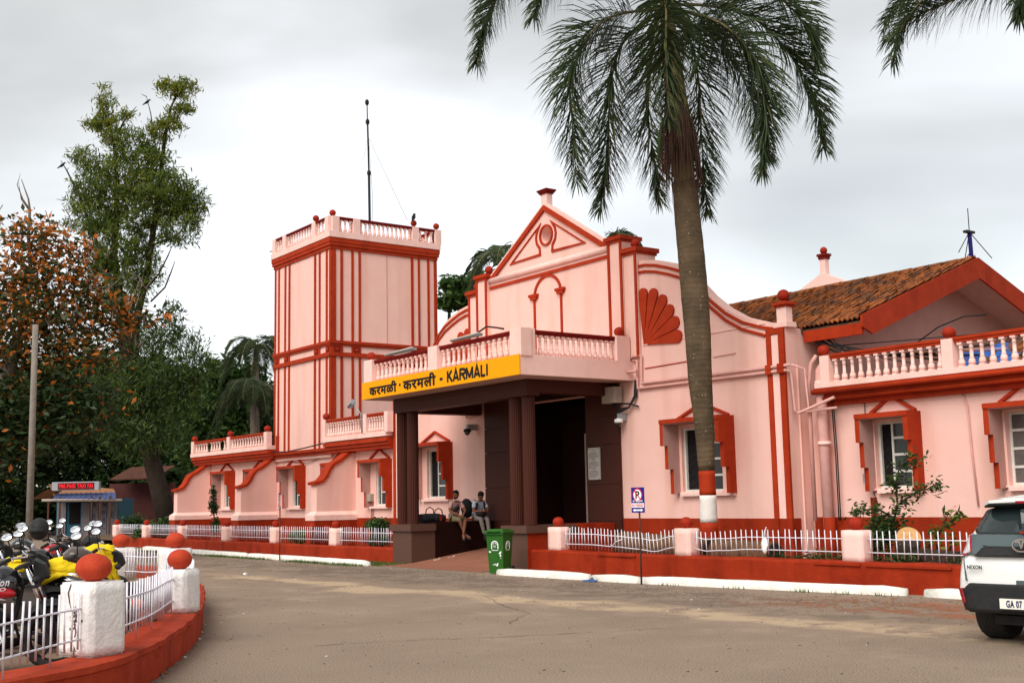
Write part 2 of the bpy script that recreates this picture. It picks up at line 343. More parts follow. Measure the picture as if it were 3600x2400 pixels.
# ================= SETTING: ground =================
def ground_mat():
    m=mat('dusty_asphalt',(.335,.258,.196),(.258,.193,.147),.55,.92,.28,170,detail=12,contrast=.2); t=m.node_tree; b=t.nodes['Principled BSDF']; Lk=t.links.new
    src=b.inputs['Base Color'].links[0].from_socket; g=t.nodes.new('ShaderNodeNewGeometry')
    def node(ty,**k):
        n=t.nodes.new(ty)
        for a,c in k.items(): setattr(n,a,c)
        return n
    # fine aggregate speckle
    n1=node('ShaderNodeTexNoise'); n1.inputs['Scale'].default_value=62; n1.inputs['Detail'].default_value=3
    r1=node('ShaderNodeValToRGB'); r1.color_ramp.elements[0].position=.36; r1.color_ramp.elements[0].color=(.55,.54,.53,1); r1.color_ramp.elements[1].position=.62; r1.color_ramp.elements[1].color=(1.18,1.17,1.15,1)
    Lk(g.outputs['Position'],n1.inputs[0]); Lk(n1.outputs[0],r1.inputs[0])
    mx=node('ShaderNodeMix',data_type='RGBA',blend_type='MULTIPLY'); mx.inputs[0].default_value=1; Lk(src,mx.inputs[6]); Lk(r1.outputs[0],mx.inputs[7]); last=mx.outputs[2]
    # worn band of sandy wash and the darker damp strip by the kerb, placed where they lie in the yard (y of the ground, wobbled by noise)
    sp=node('ShaderNodeSeparateXYZ'); Lk(g.outputs['Position'],sp.inputs[0])
    n2=node('ShaderNodeTexNoise'); n2.inputs['Scale'].default_value=.45; n2.inputs['Detail'].default_value=9; Lk(g.outputs['Position'],n2.inputs[0])
    def band(yc,slope,half,col,amt,wob,nlo=.35,nhi=.6,soft=.5,xlo=-60,xhi=0):
        nonlocal last
        a=node('ShaderNodeMath',operation='MULTIPLY_ADD'); a.inputs[1].default_value=-slope; a.inputs[2].default_value=-yc; Lk(sp.outputs[0],a.inputs[0])
        c=node('ShaderNodeMath',operation='ADD'); Lk(sp.outputs[1],c.inputs[0]); Lk(a.outputs[0],c.inputs[1])
        d=node('ShaderNodeMath',operation='MULTIPLY_ADD'); d.inputs[1].default_value=wob; d.inputs[2].default_value=-wob/2; Lk(n2.outputs[0],d.inputs[0])
        e=node('ShaderNodeMath',operation='ADD'); Lk(c.outputs[0],e.inputs[0]); Lk(d.outputs[0],e.inputs[1])
        ab=node('ShaderNodeMath',operation='ABSOLUTE'); Lk(e.outputs[0],ab.inputs[0])
        mr=node('ShaderNodeMapRange'); mr.inputs[1].default_value=half*(1+soft); mr.inputs[2].default_value=half*(1-soft); Lk(ab.outputs[0],mr.inputs[0])
        n4=node('ShaderNodeTexNoise'); n4.inputs['Scale'].default_value=1.1; n4.inputs['Detail'].default_value=10; n4.inputs['Roughness'].default_value=.7; Lk(g.outputs['Position'],n4.inputs[0])
        m2=node('ShaderNodeMapRange'); m2.inputs[1].default_value=nlo; m2.inputs[2].default_value=nhi; Lk(n4.outputs[0],m2.inputs[0])
        p=node('ShaderNodeMath',operation='MULTIPLY'); Lk(mr.outputs[0],p.inputs[0]); Lk(m2.outputs[0],p.inputs[1])
        x1=node('ShaderNodeMapRange'); x1.inputs[1].default_value=xlo-1.5; x1.inputs[2].default_value=xlo+1.5; Lk(sp.outputs[0],x1.inputs[0])
        x2=node('ShaderNodeMapRange'); x2.inputs[1].default_value=xhi+1.5; x2.inputs[2].default_value=xhi-1.5; Lk(sp.outputs[0],x2.inputs[0])
        p2=node('ShaderNodeMath',operation='MULTIPLY'); Lk(x1.outputs[0],p2.inputs[0]); Lk(x2.outputs[0],p2.inputs[1])
        p3=node('ShaderNodeMath',operation='MULTIPLY'); Lk(p.outputs[0],p3.inputs[0]); Lk(p2.outputs[0],p3.inputs[1])
        p4=node('ShaderNodeMath',operation='MULTIPLY'); Lk(p3.outputs[0],p4.inputs[0]); p4.inputs[1].default_value=amt
        mm=node('ShaderNodeMix',data_type='RGBA'); mm.inputs[7].default_value=(*col,1); Lk(p4.outputs[0],mm.inputs[0]); Lk(last,mm.inputs[6]); last=mm.outputs[2]
    band(11.9,.07,.36,(.50,.37,.24),.75,2.4,.40,.50,.35,-25,-2)
    band(13.0,.02,1.2,(.075,.055,.042),.8,1.6,.46,.58,.3,-50,-8)
    band(7.5,.25,4.5,(.20,.15,.115),.5,3,.50,.62,.5,-40,0)
    band(9.0,-.1,5,(.37,.28,.205),.45,3,.52,.64,.5,-40,0)
    band(13.5,.0,1.0,(.32,.105,.05),.8,2.4,.46,.58,.25,-11.5,10)
    band(10.4,.0,.05,(.5,.36,.22),.5,1.0,.3,.5,.5,-40,-22)
    Lk(last,b.inputs['Base Color'])
    return m
M['asphalt']=ground_mat()
M['dirt']=mat('bare_earth',(.17,.11,.07),(.09,.065,.045),1.2,.95,.6,30,detail=9)
M['pavers']=mat('island_ground',(.26,.19,.13),(.17,.12,.085),2,.95,.5,40)
M['rampc']=mat('ramp_red_concrete',(.33,.135,.085),(.25,.11,.07),3,.7,.3,40)
g=MB(); g.box(-900,700,-700,900,-.6,-.02); tag(put('ground',g,'dirt'),kind='structure')
g=MB(); g.add([(-140,-60,0),(60,-60,0),(60,15.6,0),(-140,15.6,0)],[(0,1,2,3)]); tag(put('road',g,'asphalt'),kind='structure')
for a_,c_ in ((-60,-26.24),(-20.54,40)): g=MB(); g.add([(a_,15.45,.2),(c_,15.45,.2),(c_,19,.2),(a_,19,.2)],[(0,1,2,3)]); tag(put('garden_bed',g,'dirt'),kind='structure')
# cracks in the asphalt: thin dark seams
ck=MB()
def crackline(pts,wd):
    P=[]
    for a,b in zip(pts,pts[1:]):
        for k in range(9):
            t=k/9; P.append((a[0]+(b[0]-a[0])*t+random.uniform(-.03,.03),a[1]+(b[1]-a[1])*t+random.uniform(-.03,.03)))
    for a,b in zip(P,P[1:]):
        wv=wd*random.uniform(.3,1.2); dx,dy=b[0]-a[0],b[1]-a[1]; l=math.hypot(dx,dy)+1e-6; nx,ny=-dy/l*wv,dx/l*wv
        ck.add([(a[0]+nx,a[1]+ny,.004),(b[0]+nx,b[1]+ny,.004),(b[0]-nx,b[1]-ny,.004),(a[0]-nx,a[1]-ny,.004)],[(0,1,2,3)])
crackline([(-11.8,5.9),(-11.6,6.6),(-11.1,7.6),(-10.7,8.6),(-10.3,10)],.008)
crackline([(-16,10.9),(-14.5,10.2),(-13,9.6),(-12,8.5)],.006); crackline([(-24,8.6),(-21,7.6),(-19,7.4),(-17.3,6.6)],.008)
crackline([(-30,9.9),(-26,9.9),(-23,10.0),(-21.5,10.1)],.014)
tag(put('crack',ck,mat('crack_dark',(.09,.065,.05),None)),kind='stuff')
# grit, stones and dead leaves
gr=MB(); M['gritdk']=mat('dark_grit',(.07,.05,.04),None)
def scatter(fn,n,smin,smax,mi):
    for _ in range(n):
        x,y=fn(); s=random.uniform(smin,smax); a=random.uniform(0,6.28); h=s*(.5 if mi==0 else .15)
        c,sn=math.cos(a)*s,math.sin(a)*s
        gr.add([(x+c,y+sn,.001),(x-sn*.7,y+c*.7,.001),(x-c,y-sn,.001),(x+sn*.7,y-c*.7,.001),(x,y,h+.004)],[(0,1,4),(1,2,4),(2,3,4),(3,0,4)],mi)
scatter(lambda:(random.uniform(-44,-10),random.gauss(13.2,.7)),2600,.008,.03,0)
scatter(lambda:(random.uniform(-30,-3),random.uniform(3,14)),900,.008,.022,0); scatter(lambda:(random.uniform(-28,-6),random.uniform(3,14)),260,.010,.025,3); scatter(lambda:(random.uniform(-28,-4),random.uniform(5,14)),30,.012,.032,2); scatter(lambda:(random.uniform(-40,-10),random.gauss(13.5,.4)),900,.008,.022,3)
scatter(lambda:(random.uniform(-12,-8),random.gauss(13.9,.5)),600,.006,.018,0)
scatter(lambda:(random.uniform(-12,-7),random.gauss(13.8,.6)),300,.02,.05,1)
EDGE=[(-7.2,-.3),(-8.0,.6)]+[tuple(onZ(x,y)[:2]) for x,y in ((400,2480),(480,2430),(554,2387),(595,2351),(643,2309),(685,2268),(708,2225),(714,2190),(713,2160))]
def edgept():
    i=random.randrange(2,9); a,b=EDGE[i],EDGE[i+1]; t=random.random(); o=abs(random.gauss(0,.22))
    return (a[0]+(b[0]-a[0])*t+o*.6, a[1]+(b[1]-a[1])*t-o*.1+o*.2) if False else (a[0]+(b[0]-a[0])*t+o*.55,a[1]+(b[1]-a[1])*t-o*.83+.02)
scatter(edgept,1100,.008,.03,0); scatter(edgept,520,.015,.045,1); scatter(edgept,60,.02,.05,2)
tag(put('road_grit',gr,['stone','dryleaf','litter','gritdk'],fix=False),'scattered grit, dead leaves and scraps on the dusty road',kind='stuff')
# ================= STATION BUILDING =================
BL=(-23,20,0)
st=thing('station_building',BL,'long pink and red railway station with curved gable, square tower and tiled roof','building')
FY=17.75
def mir(x): return -46-x
# --- main facade with gable, scrolls, openings ---
half=[(-15.47,0),(-15.47,4.74),(-15.75,4.86),(-16.03,4.92),(-16.61,5.10),(-17.08,5.36),(-17.5,5.68),(-17.85,6.02),(-18.08,6.28),(-18.34,6.46),(-18.65,6.58),(-19.05,6.70),(-19.38,6.75),(-19.6,6.77),(-19.6,7.0),(-20.05,7.0),(-20.05,7.36),(-20.53,7.36),(-20.55,7.27)]
outl=half+[(-23,8.80)]+[(mir(x),z) for x,z in half[::-1]]
outl[-1]=(mir(-15.47),0); 
hole=lambda x0,x1,z0,z1:[(x0,FY,z0),(x1,FY,z0),(x1,FY,z1),(x0,FY,z1)]
ocu=[(-22.96+.22*math.cos(a),FY,8.02+.22*math.sin(a)) for a in [i*math.pi/10 for i in range(20)]]
f=MB(); f.prism([(x,FY,z) for x,z in outl],(0,.32,0),holes=[hole(-24.6,-21.53,.36,3.9),hole(-18.45,-17.28,1.6,2.94),hole(mir(-17.28),mir(-18.45),1.6,2.94),ocu])
facade=put('facade_wall',f,'pink',st)
# body of the building behind the facade
f=MB(); f.box(-15.78,-15.475,FY+.322,27,0,4.74); f.box(-30.53,-30.2,FY+.322,27,0,4.74); f.box(-30.53,-15.47,27,27.3,0,4.74)
put('side_wall',f,'pink',st)
f=MB(); f.box(-15.474,-15.44,FY+.322,18.05,0,4.02); put('corner_pier',f,'pink',st)
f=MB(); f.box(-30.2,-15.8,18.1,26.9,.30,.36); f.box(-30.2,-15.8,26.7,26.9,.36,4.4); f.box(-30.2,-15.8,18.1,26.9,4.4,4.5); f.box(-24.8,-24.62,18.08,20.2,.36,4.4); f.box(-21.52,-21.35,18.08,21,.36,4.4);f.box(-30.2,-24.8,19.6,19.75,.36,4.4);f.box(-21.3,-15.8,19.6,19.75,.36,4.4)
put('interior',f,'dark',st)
# painted plinth band
f=MB()
for a,b,c,d in ((-30.53,-25.72,FY-.012,FY-.001),(-20.37,-15.462,FY-.012,FY-.001),(-15.469,-15.455,FY-.0,17.949)): f=MB(); f.box(a,b,c,d,0,1.05); put('plinth_band',f,'redlow',st)
# --- mouldings of the facade (red lines) ---
NF=(0,-1,0)
def fr(x,z,dy=0): return Vector((x,FY-dy,z))
def moulding(pts,wd=.09,dp=.035,closed=False,m='red',name='moulding'):
    b=MB(); b.ribbon([fr(*p) for p in pts],NF,wd,dp,closed=closed); return put(name,b,m,facade)
rake=[(-20.55,7.22),(-23,8.72),(-25.45,7.22)]
moulding(rake,.12,.06)
b=MB(); b.ribbon([fr(-20.5,7.29),fr(-23,8.83),fr(-25.5,7.29)],NF,.10,.02); b2=MB(); put('coping',b,'pinklt',facade)
moulding([(-20.54,7.06),(-25.44,7.06)],.075,.04)
b=MB(); b.tube([(-20.56,FY-.0,7.25),(-25.44,FY-.0,7.25)],.085,10); put('cornice_roll',b,'pinklt',facade)
# triangle panels beside the round opening
tri=[(-22.74,8.32),(-21.48,7.55),(-22.73,7.57),(-22.71,7.74),(-22.60,7.86),(-22.57,8.0),(-22.60,8.14)]
moulding(tri,.06,.03,True); moulding([(mir(x)+.05,z) for x,z in tri],.06,.03,True)
moulding([(-22.96+.245*math.cos(a),8.02+.245*math.sin(a)) for a in [i*math.pi/14 for i in range(28)]],.05,.04,True)
# blind arch
ar=[(-23.5,5.0),(-23.5,6.50)]+[(-22.96+.54*math.cos(a)*1.0,6.50+.5*math.sin(a)) for a in [math.pi-i*math.pi/14 for i in range(15)]]+[(-22.42,6.50),(-22.42,5.0)]
moulding(ar,.065,.035)
for x in (-23.5,-22.42):
    b=MB(); b.box(x-.17,x+.17,FY-.09,FY,6.53,6.60); b.box(x-.12,x+.12,FY-.075,FY,6.46,6.529); put('impost',b,'red',facade)
# stepped pilasters beside the gable
for s in (1,-1):
    X=(lambda x:x) if s==1 else mir
    b=MB(); b.box(X(-20.53),X(-20.042),FY-.10,FY+.42,4.6,7.3595); b.box(X(-20.041),X(-19.592),FY-.06,FY+.5,4.6,6.9995); pl=put('pilaster',b,'pink',st)
    b=MB(); b.box(X(-20.60),X(-20.0),FY-.18,FY+.5,7.36,7.45); b.box(X(-20.56),X(-20.03),FY-.14,FY+.46,7.30,7.359); put('pilaster_cap',b,'red',pl)
    b=MB(); b.box(X(-20.05)-.05*s,X(-19.53),FY-.14,FY+.58,7.0,7.10); b.box(X(-20.05),X(-19.57),FY-.1,FY+.54,6.94,6.999); put('pilaster_cap',b,'red',pl)
    for xa,dy in ((-20.50,.10),(-20.08,.10),(-19.64,.06)):
        b=MB(); b.box(X(xa)-.035,X(xa)+.035,FY-dy-.03,FY-dy+.001,4.6,7.3 if xa<-19.9 else 6.94); put('edge_strip',b,'red',pl)
    b=MB(); b.ball((X(-19.8),FY+.10,7.215),.11,sz=.98); b.lathe([(.07,7.09),(.07,7.14)],(X(-19.8),FY+.12,0),10); put('ball_finial',b,'redball',pl)
    if s==-1:
        b=MB(); b.ball((-25.50,FY+.0,7.565),.11); b.lathe([(.05,7.44),(.05,7.5)],(-25.50,FY+.0,0),10); put('ball_finial',b,'redball',pl)
    # scroll lines
    sc=[(-15.75,4.74),(-16.03,4.80),(-16.55,4.97),(-17.0,5.22),(-17.42,5.55),(-17.75,5.88),(-18.0,6.14),(-18.31,6.33),(-18.66,6.46),(-19.06,6.58),(-19.39,6.64),(-19.62,6.65)]
    b=MB(); b.ribbon([fr(X(x),z) for x,z in sc][::s],NF,.06,.035); put('moulding',b,'red',facade)
    sc2=[(x+.0,z-.145) for x,z in sc]; sc2[0]=(-15.95,4.62)
    b=MB(); b.ribbon([fr(X(x),z) for x,z in sc2][::s],NF,.06,.035); put('moulding',b,'red',facade)
    # shell fan
    cx,cz=-19.52,4.86
    for k in range(6):
        a=rad(89-k*17.2); L0=[1.28,1.28,1.24,1.2,1.2,1.2][k]; wv=.135
        pts=[]
        d=Vector((math.cos(a)*1.0,0,math.sin(a))); n=Vector((-d.z,0,d.x))
        for t,wd in ((.10,.018),(.4,.065),(.7,.115),(.88,.145)): pts.append((t,wd))
        A=[d*L0*t+n*wd for t,wd in pts]; B=[d*L0*t-n*wd for t,wd in pts][::-1]
        cap=[d*(L0*.88)+ (n*math.cos(q)*.145+d*math.sin(q)*.145) for q in [i*math.pi/8 for i in range(1,8)]]
        poly=[Vector((cx+.04,FY,cz))+p for p in A+cap+B]
        if s==-1: poly=[Vector((mir(p.x),p.y,p.z)) for p in poly][::-1]
        b=MB(); b.prism([p+Vector((0,-.045,0)) for p in poly],(0,.05,0)); put('shell_petal',b,'red',facade)
    b=MB(); fan=[(cx+.04+1.02*math.cos(rad(-2+i*9.3)),cz+1.06*math.sin(rad(-2+i*9.3))) for i in range(11)]
    b.prism([(X(x),FY-.016,z) for x,z in [(cx,cz-.02)]+fan],(0,.017,0)); put('shell_back',b,'red',facade)
    # wide corner strips (right & left end pilasters)
    b=MB()
    b.box(X(-15.91),X(-15.79),FY-.05,FY+.0,1.05,4.62); b.box(X(-15.60),X(-15.462),FY-.05,FY+.0,1.05,4.62); b.box(X(-15.91),X(-15.462),FY-.052,FY+.0,4.62,4.74); put('corner_strip',b,'red',facade)
    b=MB(); b.box(X(-15.79)+.003*s,X(-15.60)-.003*s,FY-.03,FY,1.05,4.61); put('corner_panel',b,'pinklt',facade)
    b=MB(); b.box(X(-15.91),X(-15.79),FY-.06,FY-.012,0,1.05);b.box(X(-15.79),X(-15.60),FY-.035,FY-.012,0,1.05); b.box(X(-15.60),X(-15.45),FY-.06,FY-.012,0,1.05); put('corner_foot',b,'redlow',facade)
    # end pier with ball
    b=MB(); b.box(X(-15.70),X(-15.38),FY-.02,FY+.26,4.741,4.84); b.box(X(-15.66),X(-15.42),FY+.02,FY+.20,4.84,5.14); pe=put('end_pier',b,'pinklt',st)
    b=MB(); b.box(X(-15.69),X(-15.39),FY-.01,FY+.23,5.14,5.18); b.box(X(-15.73),X(-15.35),FY-.05,FY+.27,5.18,5.235); put('pier_cap',b,'red',pe)
    b=MB(); b.lathe([(.07,5.235),(.045,5.28)],(X(-15.54),FY+.11,0),10); b.ball((X(-15.54),FY+.11,5.385),.12,sz=.95); put('ball_finial',b,'redball',pe)
# thin ledge lines on the right side
moulding([(-19.55,4.855),(-15.95,4.87)],.02,.02,m='pinklt'); moulding([(-19.5,4.33),(-18.1,4.35)],.02,.02,m='red')
moulding([(-17.4,4.36),(-16.77,4.37)],.025,.02,m='pipe')
# chimney block at the apex
b=MB(); b.box(-23.22,-22.97,FY+.04,FY+.22,8.6,9.10); ch=put('apex_pier',b,'pinklt',st)
b=MB(); b.box(-23.245,-22.945,FY+.015,FY+.245,9.10,9.135); b.box(-23.27,-22.92,FY-.01,FY+.27,9.135,9.175); b.box(-23.295,-22.895,FY-.035,FY+.295,9.175,9.215); put('pier_cap',b,'redrail',ch)
# --- windows with stepped hoods ---
def window(X0,X1,Z0,Z1,Y,hx0,hx1,ht,steps,proj,rec=.08,opn=True,cols=3,rows=4,tri=True,pm='glass'):
    """opening X0..X1 x Z0..Z1 in wall plane Y; hood hx0..hx1 with top ht, step heights and projections"""
    yi=Y+rec
    b=MB(); fw=.045; q_=MB(); q_.box(X0+.002,X1-.002,yi+.075,yi+.08,Z0+.002,Z1-.002); put('window_dark_sheet',q_,'black',st)  # added black sheet stands in for the unlit room behind the window
    for a,c in ((X0,X0+fw),(X1-fw,X1)): b.box(a,c,yi,yi+.06,Z0,Z1)
    b.box(X0+fw,X1-fw,yi,yi+.06,Z0,Z0+fw); b.box(X0+fw,X1-fw,yi,yi+.06,Z1-fw,Z1)
    xm=X0+(X1-X0)*.40
    b.box(xm-.02,xm+.02,yi-.004,yi+.056,Z0+fw,Z1-fw)
    for r in range(1,rows): z=Z0+(Z1-Z0)*r/rows; b.box(xm+.02,X1-fw,yi+.002,yi+.05,z-.022,z+.022)
    wn=put('window',b,'metalw',st)
    if pm!='glassb':
        b=MB(); # open left leaf: dark mesh grille behind
        for k in range(7):
            z=Z0+(Z1-Z0)*(k/7); b.tube([(X0+.05,yi+.045,z+.05),(xm,yi+.045,min(z+.30,Z1-.05))],.005,4); b.tube([(X0+.05,yi+.05,min(z+.30,Z1-.05)),(xm,yi+.05,z+.05)],.005,4)
        put('grille',b,'plast',wn)
    else:
        for r in range(1,rows): z=Z0+(Z1-Z0)*r/rows; b=MB(); b.box(X0+fw,xm-.02,yi+.002,yi+.05,z-.022,z+.022); put('glazing_bar',b,'metalw',wn)
        for r in range(rows):
            za,zb=Z0+(Z1-Z0)*r/rows,Z0+(Z1-Z0)*(r+1)/rows
            b=MB(); b.box(X0+fw,xm-.02,yi+.02,yi+.026,za+.024,zb-.024); put('pane',b,pm,wn)
    for r in range(rows):
        za,zb=Z0+(Z1-Z0)*r/rows,Z0+(Z1-Z0)*(r+1)/rows
        b=MB(); b.box(xm+.021,X1-fw,yi+.02,yi+.026,max(za+.024,Z0+fw),min(zb-.024,Z1-fw)); put('pane',b,pm,wn)
    b=MB(); b.box(hx0+.18,hx1-.02,Y-.10,Y-.001,Z0-.09,Z0-.03); b.box(X0-.03,X1+.03,Y-.06,Y+rec,Z0-.03,Z0-.001); put('window_sill',b,'pinklt',st)
    # hood: top slab and two fins with a stepped front
    th=.10; z1,z2,z3,z4=ht,steps[0],steps[1],steps[2]; p1,p2,p3=proj
    for xa,xb,inn in ((hx0,hx0+th,1),(hx1-th,hx1,0)):
        poly=[(xa,Y,z1-.09),(xa,Y-p1,z1-.09),(xa,Y-p1,z2),(xa,Y-p2,z2),(xa,Y-p2,z3),(xa,Y-p3,z3),(xa,Y-p3,z4),(xa,Y,z4)]
        b=MB(); b.prism(poly,(th,0,0))
        # the fin's inner face gets a darkened pink that carries its shade
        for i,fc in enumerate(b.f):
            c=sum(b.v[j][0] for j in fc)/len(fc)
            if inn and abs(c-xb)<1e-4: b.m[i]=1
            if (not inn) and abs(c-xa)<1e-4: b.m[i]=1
        put('window_hood_side',b,['red','pinkshade'],st)
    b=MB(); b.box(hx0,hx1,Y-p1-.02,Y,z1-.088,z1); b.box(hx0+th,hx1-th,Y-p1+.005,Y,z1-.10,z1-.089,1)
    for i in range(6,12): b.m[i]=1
    put('window_hood',b,['red','pinkshade'],st)
    if tri:
        c=(hx0+hx1)/2-.0; hw=(hx1-hx0)*.43
        b=MB(); b.ribbon([(c-hw,Y,z1+.02),(c-.02,Y,z1+.31),(c+hw,Y,z1+.02)],NF,.055,.06); b.box(c-hw,c+hw,Y-.05,Y,z1+.001,z1+.03); put('window_pediment',b,'red',st)
ST=(2.57,2.08,1.56)
window(-18.45,-17.28,1.6,2.94,FY,-18.62,-16.90,3.12,ST,(.46,.33,.19))
window(mir(-17.28),mir(-18.45),1.6,2.94,FY,-29.08,-27.38,3.12,ST,(.46,.33,.19))
# --- granite door surround ---
def slab_panels(x0,x1,zs,y,m):
    for a,b_ in zip(zs,zs[1:]):
        b=MB(); b.box(x0,x1,y-.05,y,a+.006,b_-.006); put('granite_panel',b,m,st)
zs=(.36,.98,1.82,2.72,3.35,4.08)
b=MB(); b.box(-25.70,-24.6,FY-.03,FY-.002,.3,4.08); b.box(-21.53,-20.38,FY-.03,FY-.002,.3,4.08); b.box(-24.6,-21.53,FY-.03,FY-.002,3.9,4.08); put('panel_joint',b,'joint',st)
slab_panels(-25.72,-24.58,zs,FY-.031,'granite'); slab_panels(-21.54,-20.37,zs,FY-.031,'granite'); slab_panels(-24.56,-21.56,(3.9,4.08),FY-.031,'granited')
b=MB(); b.box(-24.6,-24.56,FY,FY+1.6,.36,3.9); b.box(-24.559,-23.5,FY+1.58,FY+1.62,.36,3.9); put('door_reveal',b,'granited',st)
b=MB(); b.box(-22.92,-22.86,FY+1.0,FY+1.05,.36,3.1); put('door_post',b,'beige',st)
# notice board on the right granite panel
b=MB(); b.box(-21.44,-21.02,FY-.12,FY-.09,1.93,2.66); nb=thing('notice_board',(-21.23,FY-.1,2.3),'pale rectangular notice board with printed lines on dark granite by the entrance','notice board'); bb=put('board',b,'paper',nb)
b=MB()
for k in range(24):
    z=2.60-k*.0265
    if k%8 in (0,2): wv=.06 if k%8==0 else .11; b.box(-21.23-wv,-21.23+wv,FY-.123,FY-.1201,z-.006,z+.006)
    elif k%8!=1: b.box(-21.41,-21.05-(.2*random.random() if k%8==7 else 0),FY-.123,FY-.1201,z-.004,z+.004)
put('printed_lines',b,'ink',nb)
for x in (-21.42,-21.05):
    for z in (1.955,2.635): b=MB(); b.lathe([(.011,0),(.011,.012)],(0,0,0),8); b.xf(Matrix.Translation((x,FY-.12,z))@Matrix.Rotation(math.pi/2,4,'X')); put('screw',b,'ink',nb)
# --- balustrades ---
bal=MB(); bal.box(-.045,.045,-.045,.045,0,.07); bal.box(-.048,.048,-.048,.048,.91,1.0)
bal.lathe([(.042,.07),(.058,.13),(.060,.20),(.050,.28),(.034,.34),(.046,.37),(.030,.40),(.034,.60),(.030,.74),(.045,.77),(.028,.81),(.038,.87),(.044,.91)],(0,0,0),8)
BALM=bal.mesh('baluster',['pinklt'])
def balustrade(p0,p1,zb,zt,piers,nbal,pd=.22,pw=.3,railm='red',pzt=None,balls=(),ballr=.12,skip=()):
    """p0,p1 (x,y) ends; zb top of base, zt bottom of rail; piers: parameters in metres from p0; balusters fill between"""
    p0=Vector((*p0,0));p1=Vector((*p1,0)); L_=(p1-p0).length; d=(p1-p0)/L_; n=Vector((-d.y,d.x,0)); pzt=pzt or zt+.10
    def ob(b,a,c,hw,z0,z1,m=0):
        q=[p0+d*a+n*hw,p0+d*c+n*hw,p0+d*c-n*hw,p0+d*a-n*hw]
        b.add([(v.x,v.y,z0) for v in q]+[(v.x,v.y,z1) for v in q],[(0,1,2,3),(4,5,6,7),(0,1,5,4),(1,2,6,5),(2,3,7,6),(3,0,4,7)],m)
    b=MB(); 
    pr_=[(a,a+pw) for a in piers]; spans=[(x[1],y[0]) for x,y in zip(pr_,pr_[1:])]
    for a,c in spans:
        if c-a>.1: ob(b,a-.004,c+.004,.055,zt,zt+.05); ob(b,a-.004,c+.004,.075,zt+.05,zt+.10)
    r=put('balustrade',b,railm,st)
    for a,c in pr_:
        q=MB(); ob(q,a,c,pd/2,zb-.02,pzt); put('pier',q,'pinklt',r)
    for i,(a,c) in enumerate(spans):
        k=nbal[i]
        for j in range(k):
            if (i,j) in skip: continue
            P=p0+d*(a+(c-a)*(j+.5)/k); inst('baluster',BALM,(P.x,P.y,zb),r,rz=math.atan2(d.y,d.x)+random.uniform(-.06,.06),sc=(1.0,1.0,zt-zb))
    for a in balls:
        P=p0+d*a; q=MB(); q.ball((P.x,P.y,pzt+ballr*.92),ballr,18,sz=.93); put('ball_finial',q,'redball',r)
    return r
# --- portico ---
CX0,CX1,CY=-26.68,-19.88,14.6
b=MB(); b.box(CX0,CX1,CY,FY-.001,4.10,4.52); can=put('canopy',b,'pinklt',st)
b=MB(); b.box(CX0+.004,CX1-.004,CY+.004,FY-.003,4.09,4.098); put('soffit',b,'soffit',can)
b=MB(); b.box(CX0-.002,CX1+.002,CY-.03,CY-.001,4.095,4.525); sg=put('sign_board',b,'yellow',st)
t=fit(text('करमळी',1,.020,ext=.004),-26.29,-24.95,4.165,4.45,CY-.034); _v,_f=list(t.v),list(t.f); t.add([(v[0]+.014,v[1]-.0008,v[2]) for v in _v],_f); t.add([(v[0]+.007,v[1]-.0016,v[2]-.009) for v in _v],_f); put('lettering',t,'black',sg)
t=fit(text('करमली',1,.020,ext=.004),-24.63,-23.17,4.165,4.475,CY-.034); _v,_f=list(t.v),list(t.f); t.add([(v[0]+.014,v[1]-.0008,v[2]) for v in _v],_f); t.add([(v[0]+.007,v[1]-.0016,v[2]-.009) for v in _v],_f); put('lettering',t,'black',sg)
_arc=[(.10+.42+.33*math.sin(a),.76+.24*math.cos(a)) for a in [i*math.pi/8 for i in range(9)]]
GL={'K':(.80,[[(.10,0),(.10,1)],[(.14,.42),(.72,1)],[(.30,.56),(.78,0)]]),'A':(.86,[[(.06,0),(.43,1),(.80,0)],[(.20,.28),(.66,.28)]]),
 'R':(.84,[[(.10,0),(.10,1)],[(.10,.94)]+[(x,.73+(z-.76)*.88) for x,z in _arc]+[(.10,.52)],[(.46,.50),(.80,0)]]),
 'M':(1.06,[[(.10,0),(.10,1)],[(.10,.97),(.53,.10)],[(.96,.97),(.53,.10)],[(.96,0),(.96,1)]]),'L':(.66,[[(.10,1),(.10,.06)],[(.04,.07),(.62,.07)]]),'I':(.26,[[(.12,0),(.12,1)]])}
_w=sum(GL[c][0]+.10 for c in 'KARMALI'); _x=-22.67; _k=1.67/_w
for _c in 'KARMALI':
    b=MB()
    for n_,stk in enumerate(GL[_c][1]): b.ribbon([(_x+px_*_k,CY-.0345-n_*.0006,4.18+pz_*.255) for px_,pz_ in stk],(0,-1,0),.060,.003)
    put('letter',b,'black',sg); _x+=(GL[_c][0]+.10)*_k
b=MB(); b.box(-24.82,-24.75,CY-.038,CY-.0301,4.285,4.345); b.box(-22.98,-22.86,CY-.038,CY-.0301,4.25,4.31); put('dash',b,'black',sg)
balustrade((CX0+.05,CY+.14),(CX1-.02,CY+.14),4.52,4.97,[0,3.08,6.38],[13,14],pd=.27,pw=.40,railm='redrail',pzt=5.09,balls=(.14,),ballr=.118)
balustrade((CX1-.14,CY+.02),(CX1-.14,FY-.1),4.52,4.97,[0,2.66],[15],pd=.27,pw=.38,railm='redrail',pzt=5.09,balls=(2.85,),ballr=.118)
balustrade((CX0+.14,CY+.02),(CX0+.14,FY-.1),4.52,4.97,[0,2.66],[12],pd=.26,pw=.38,railm='redrail',pzt=5.08)
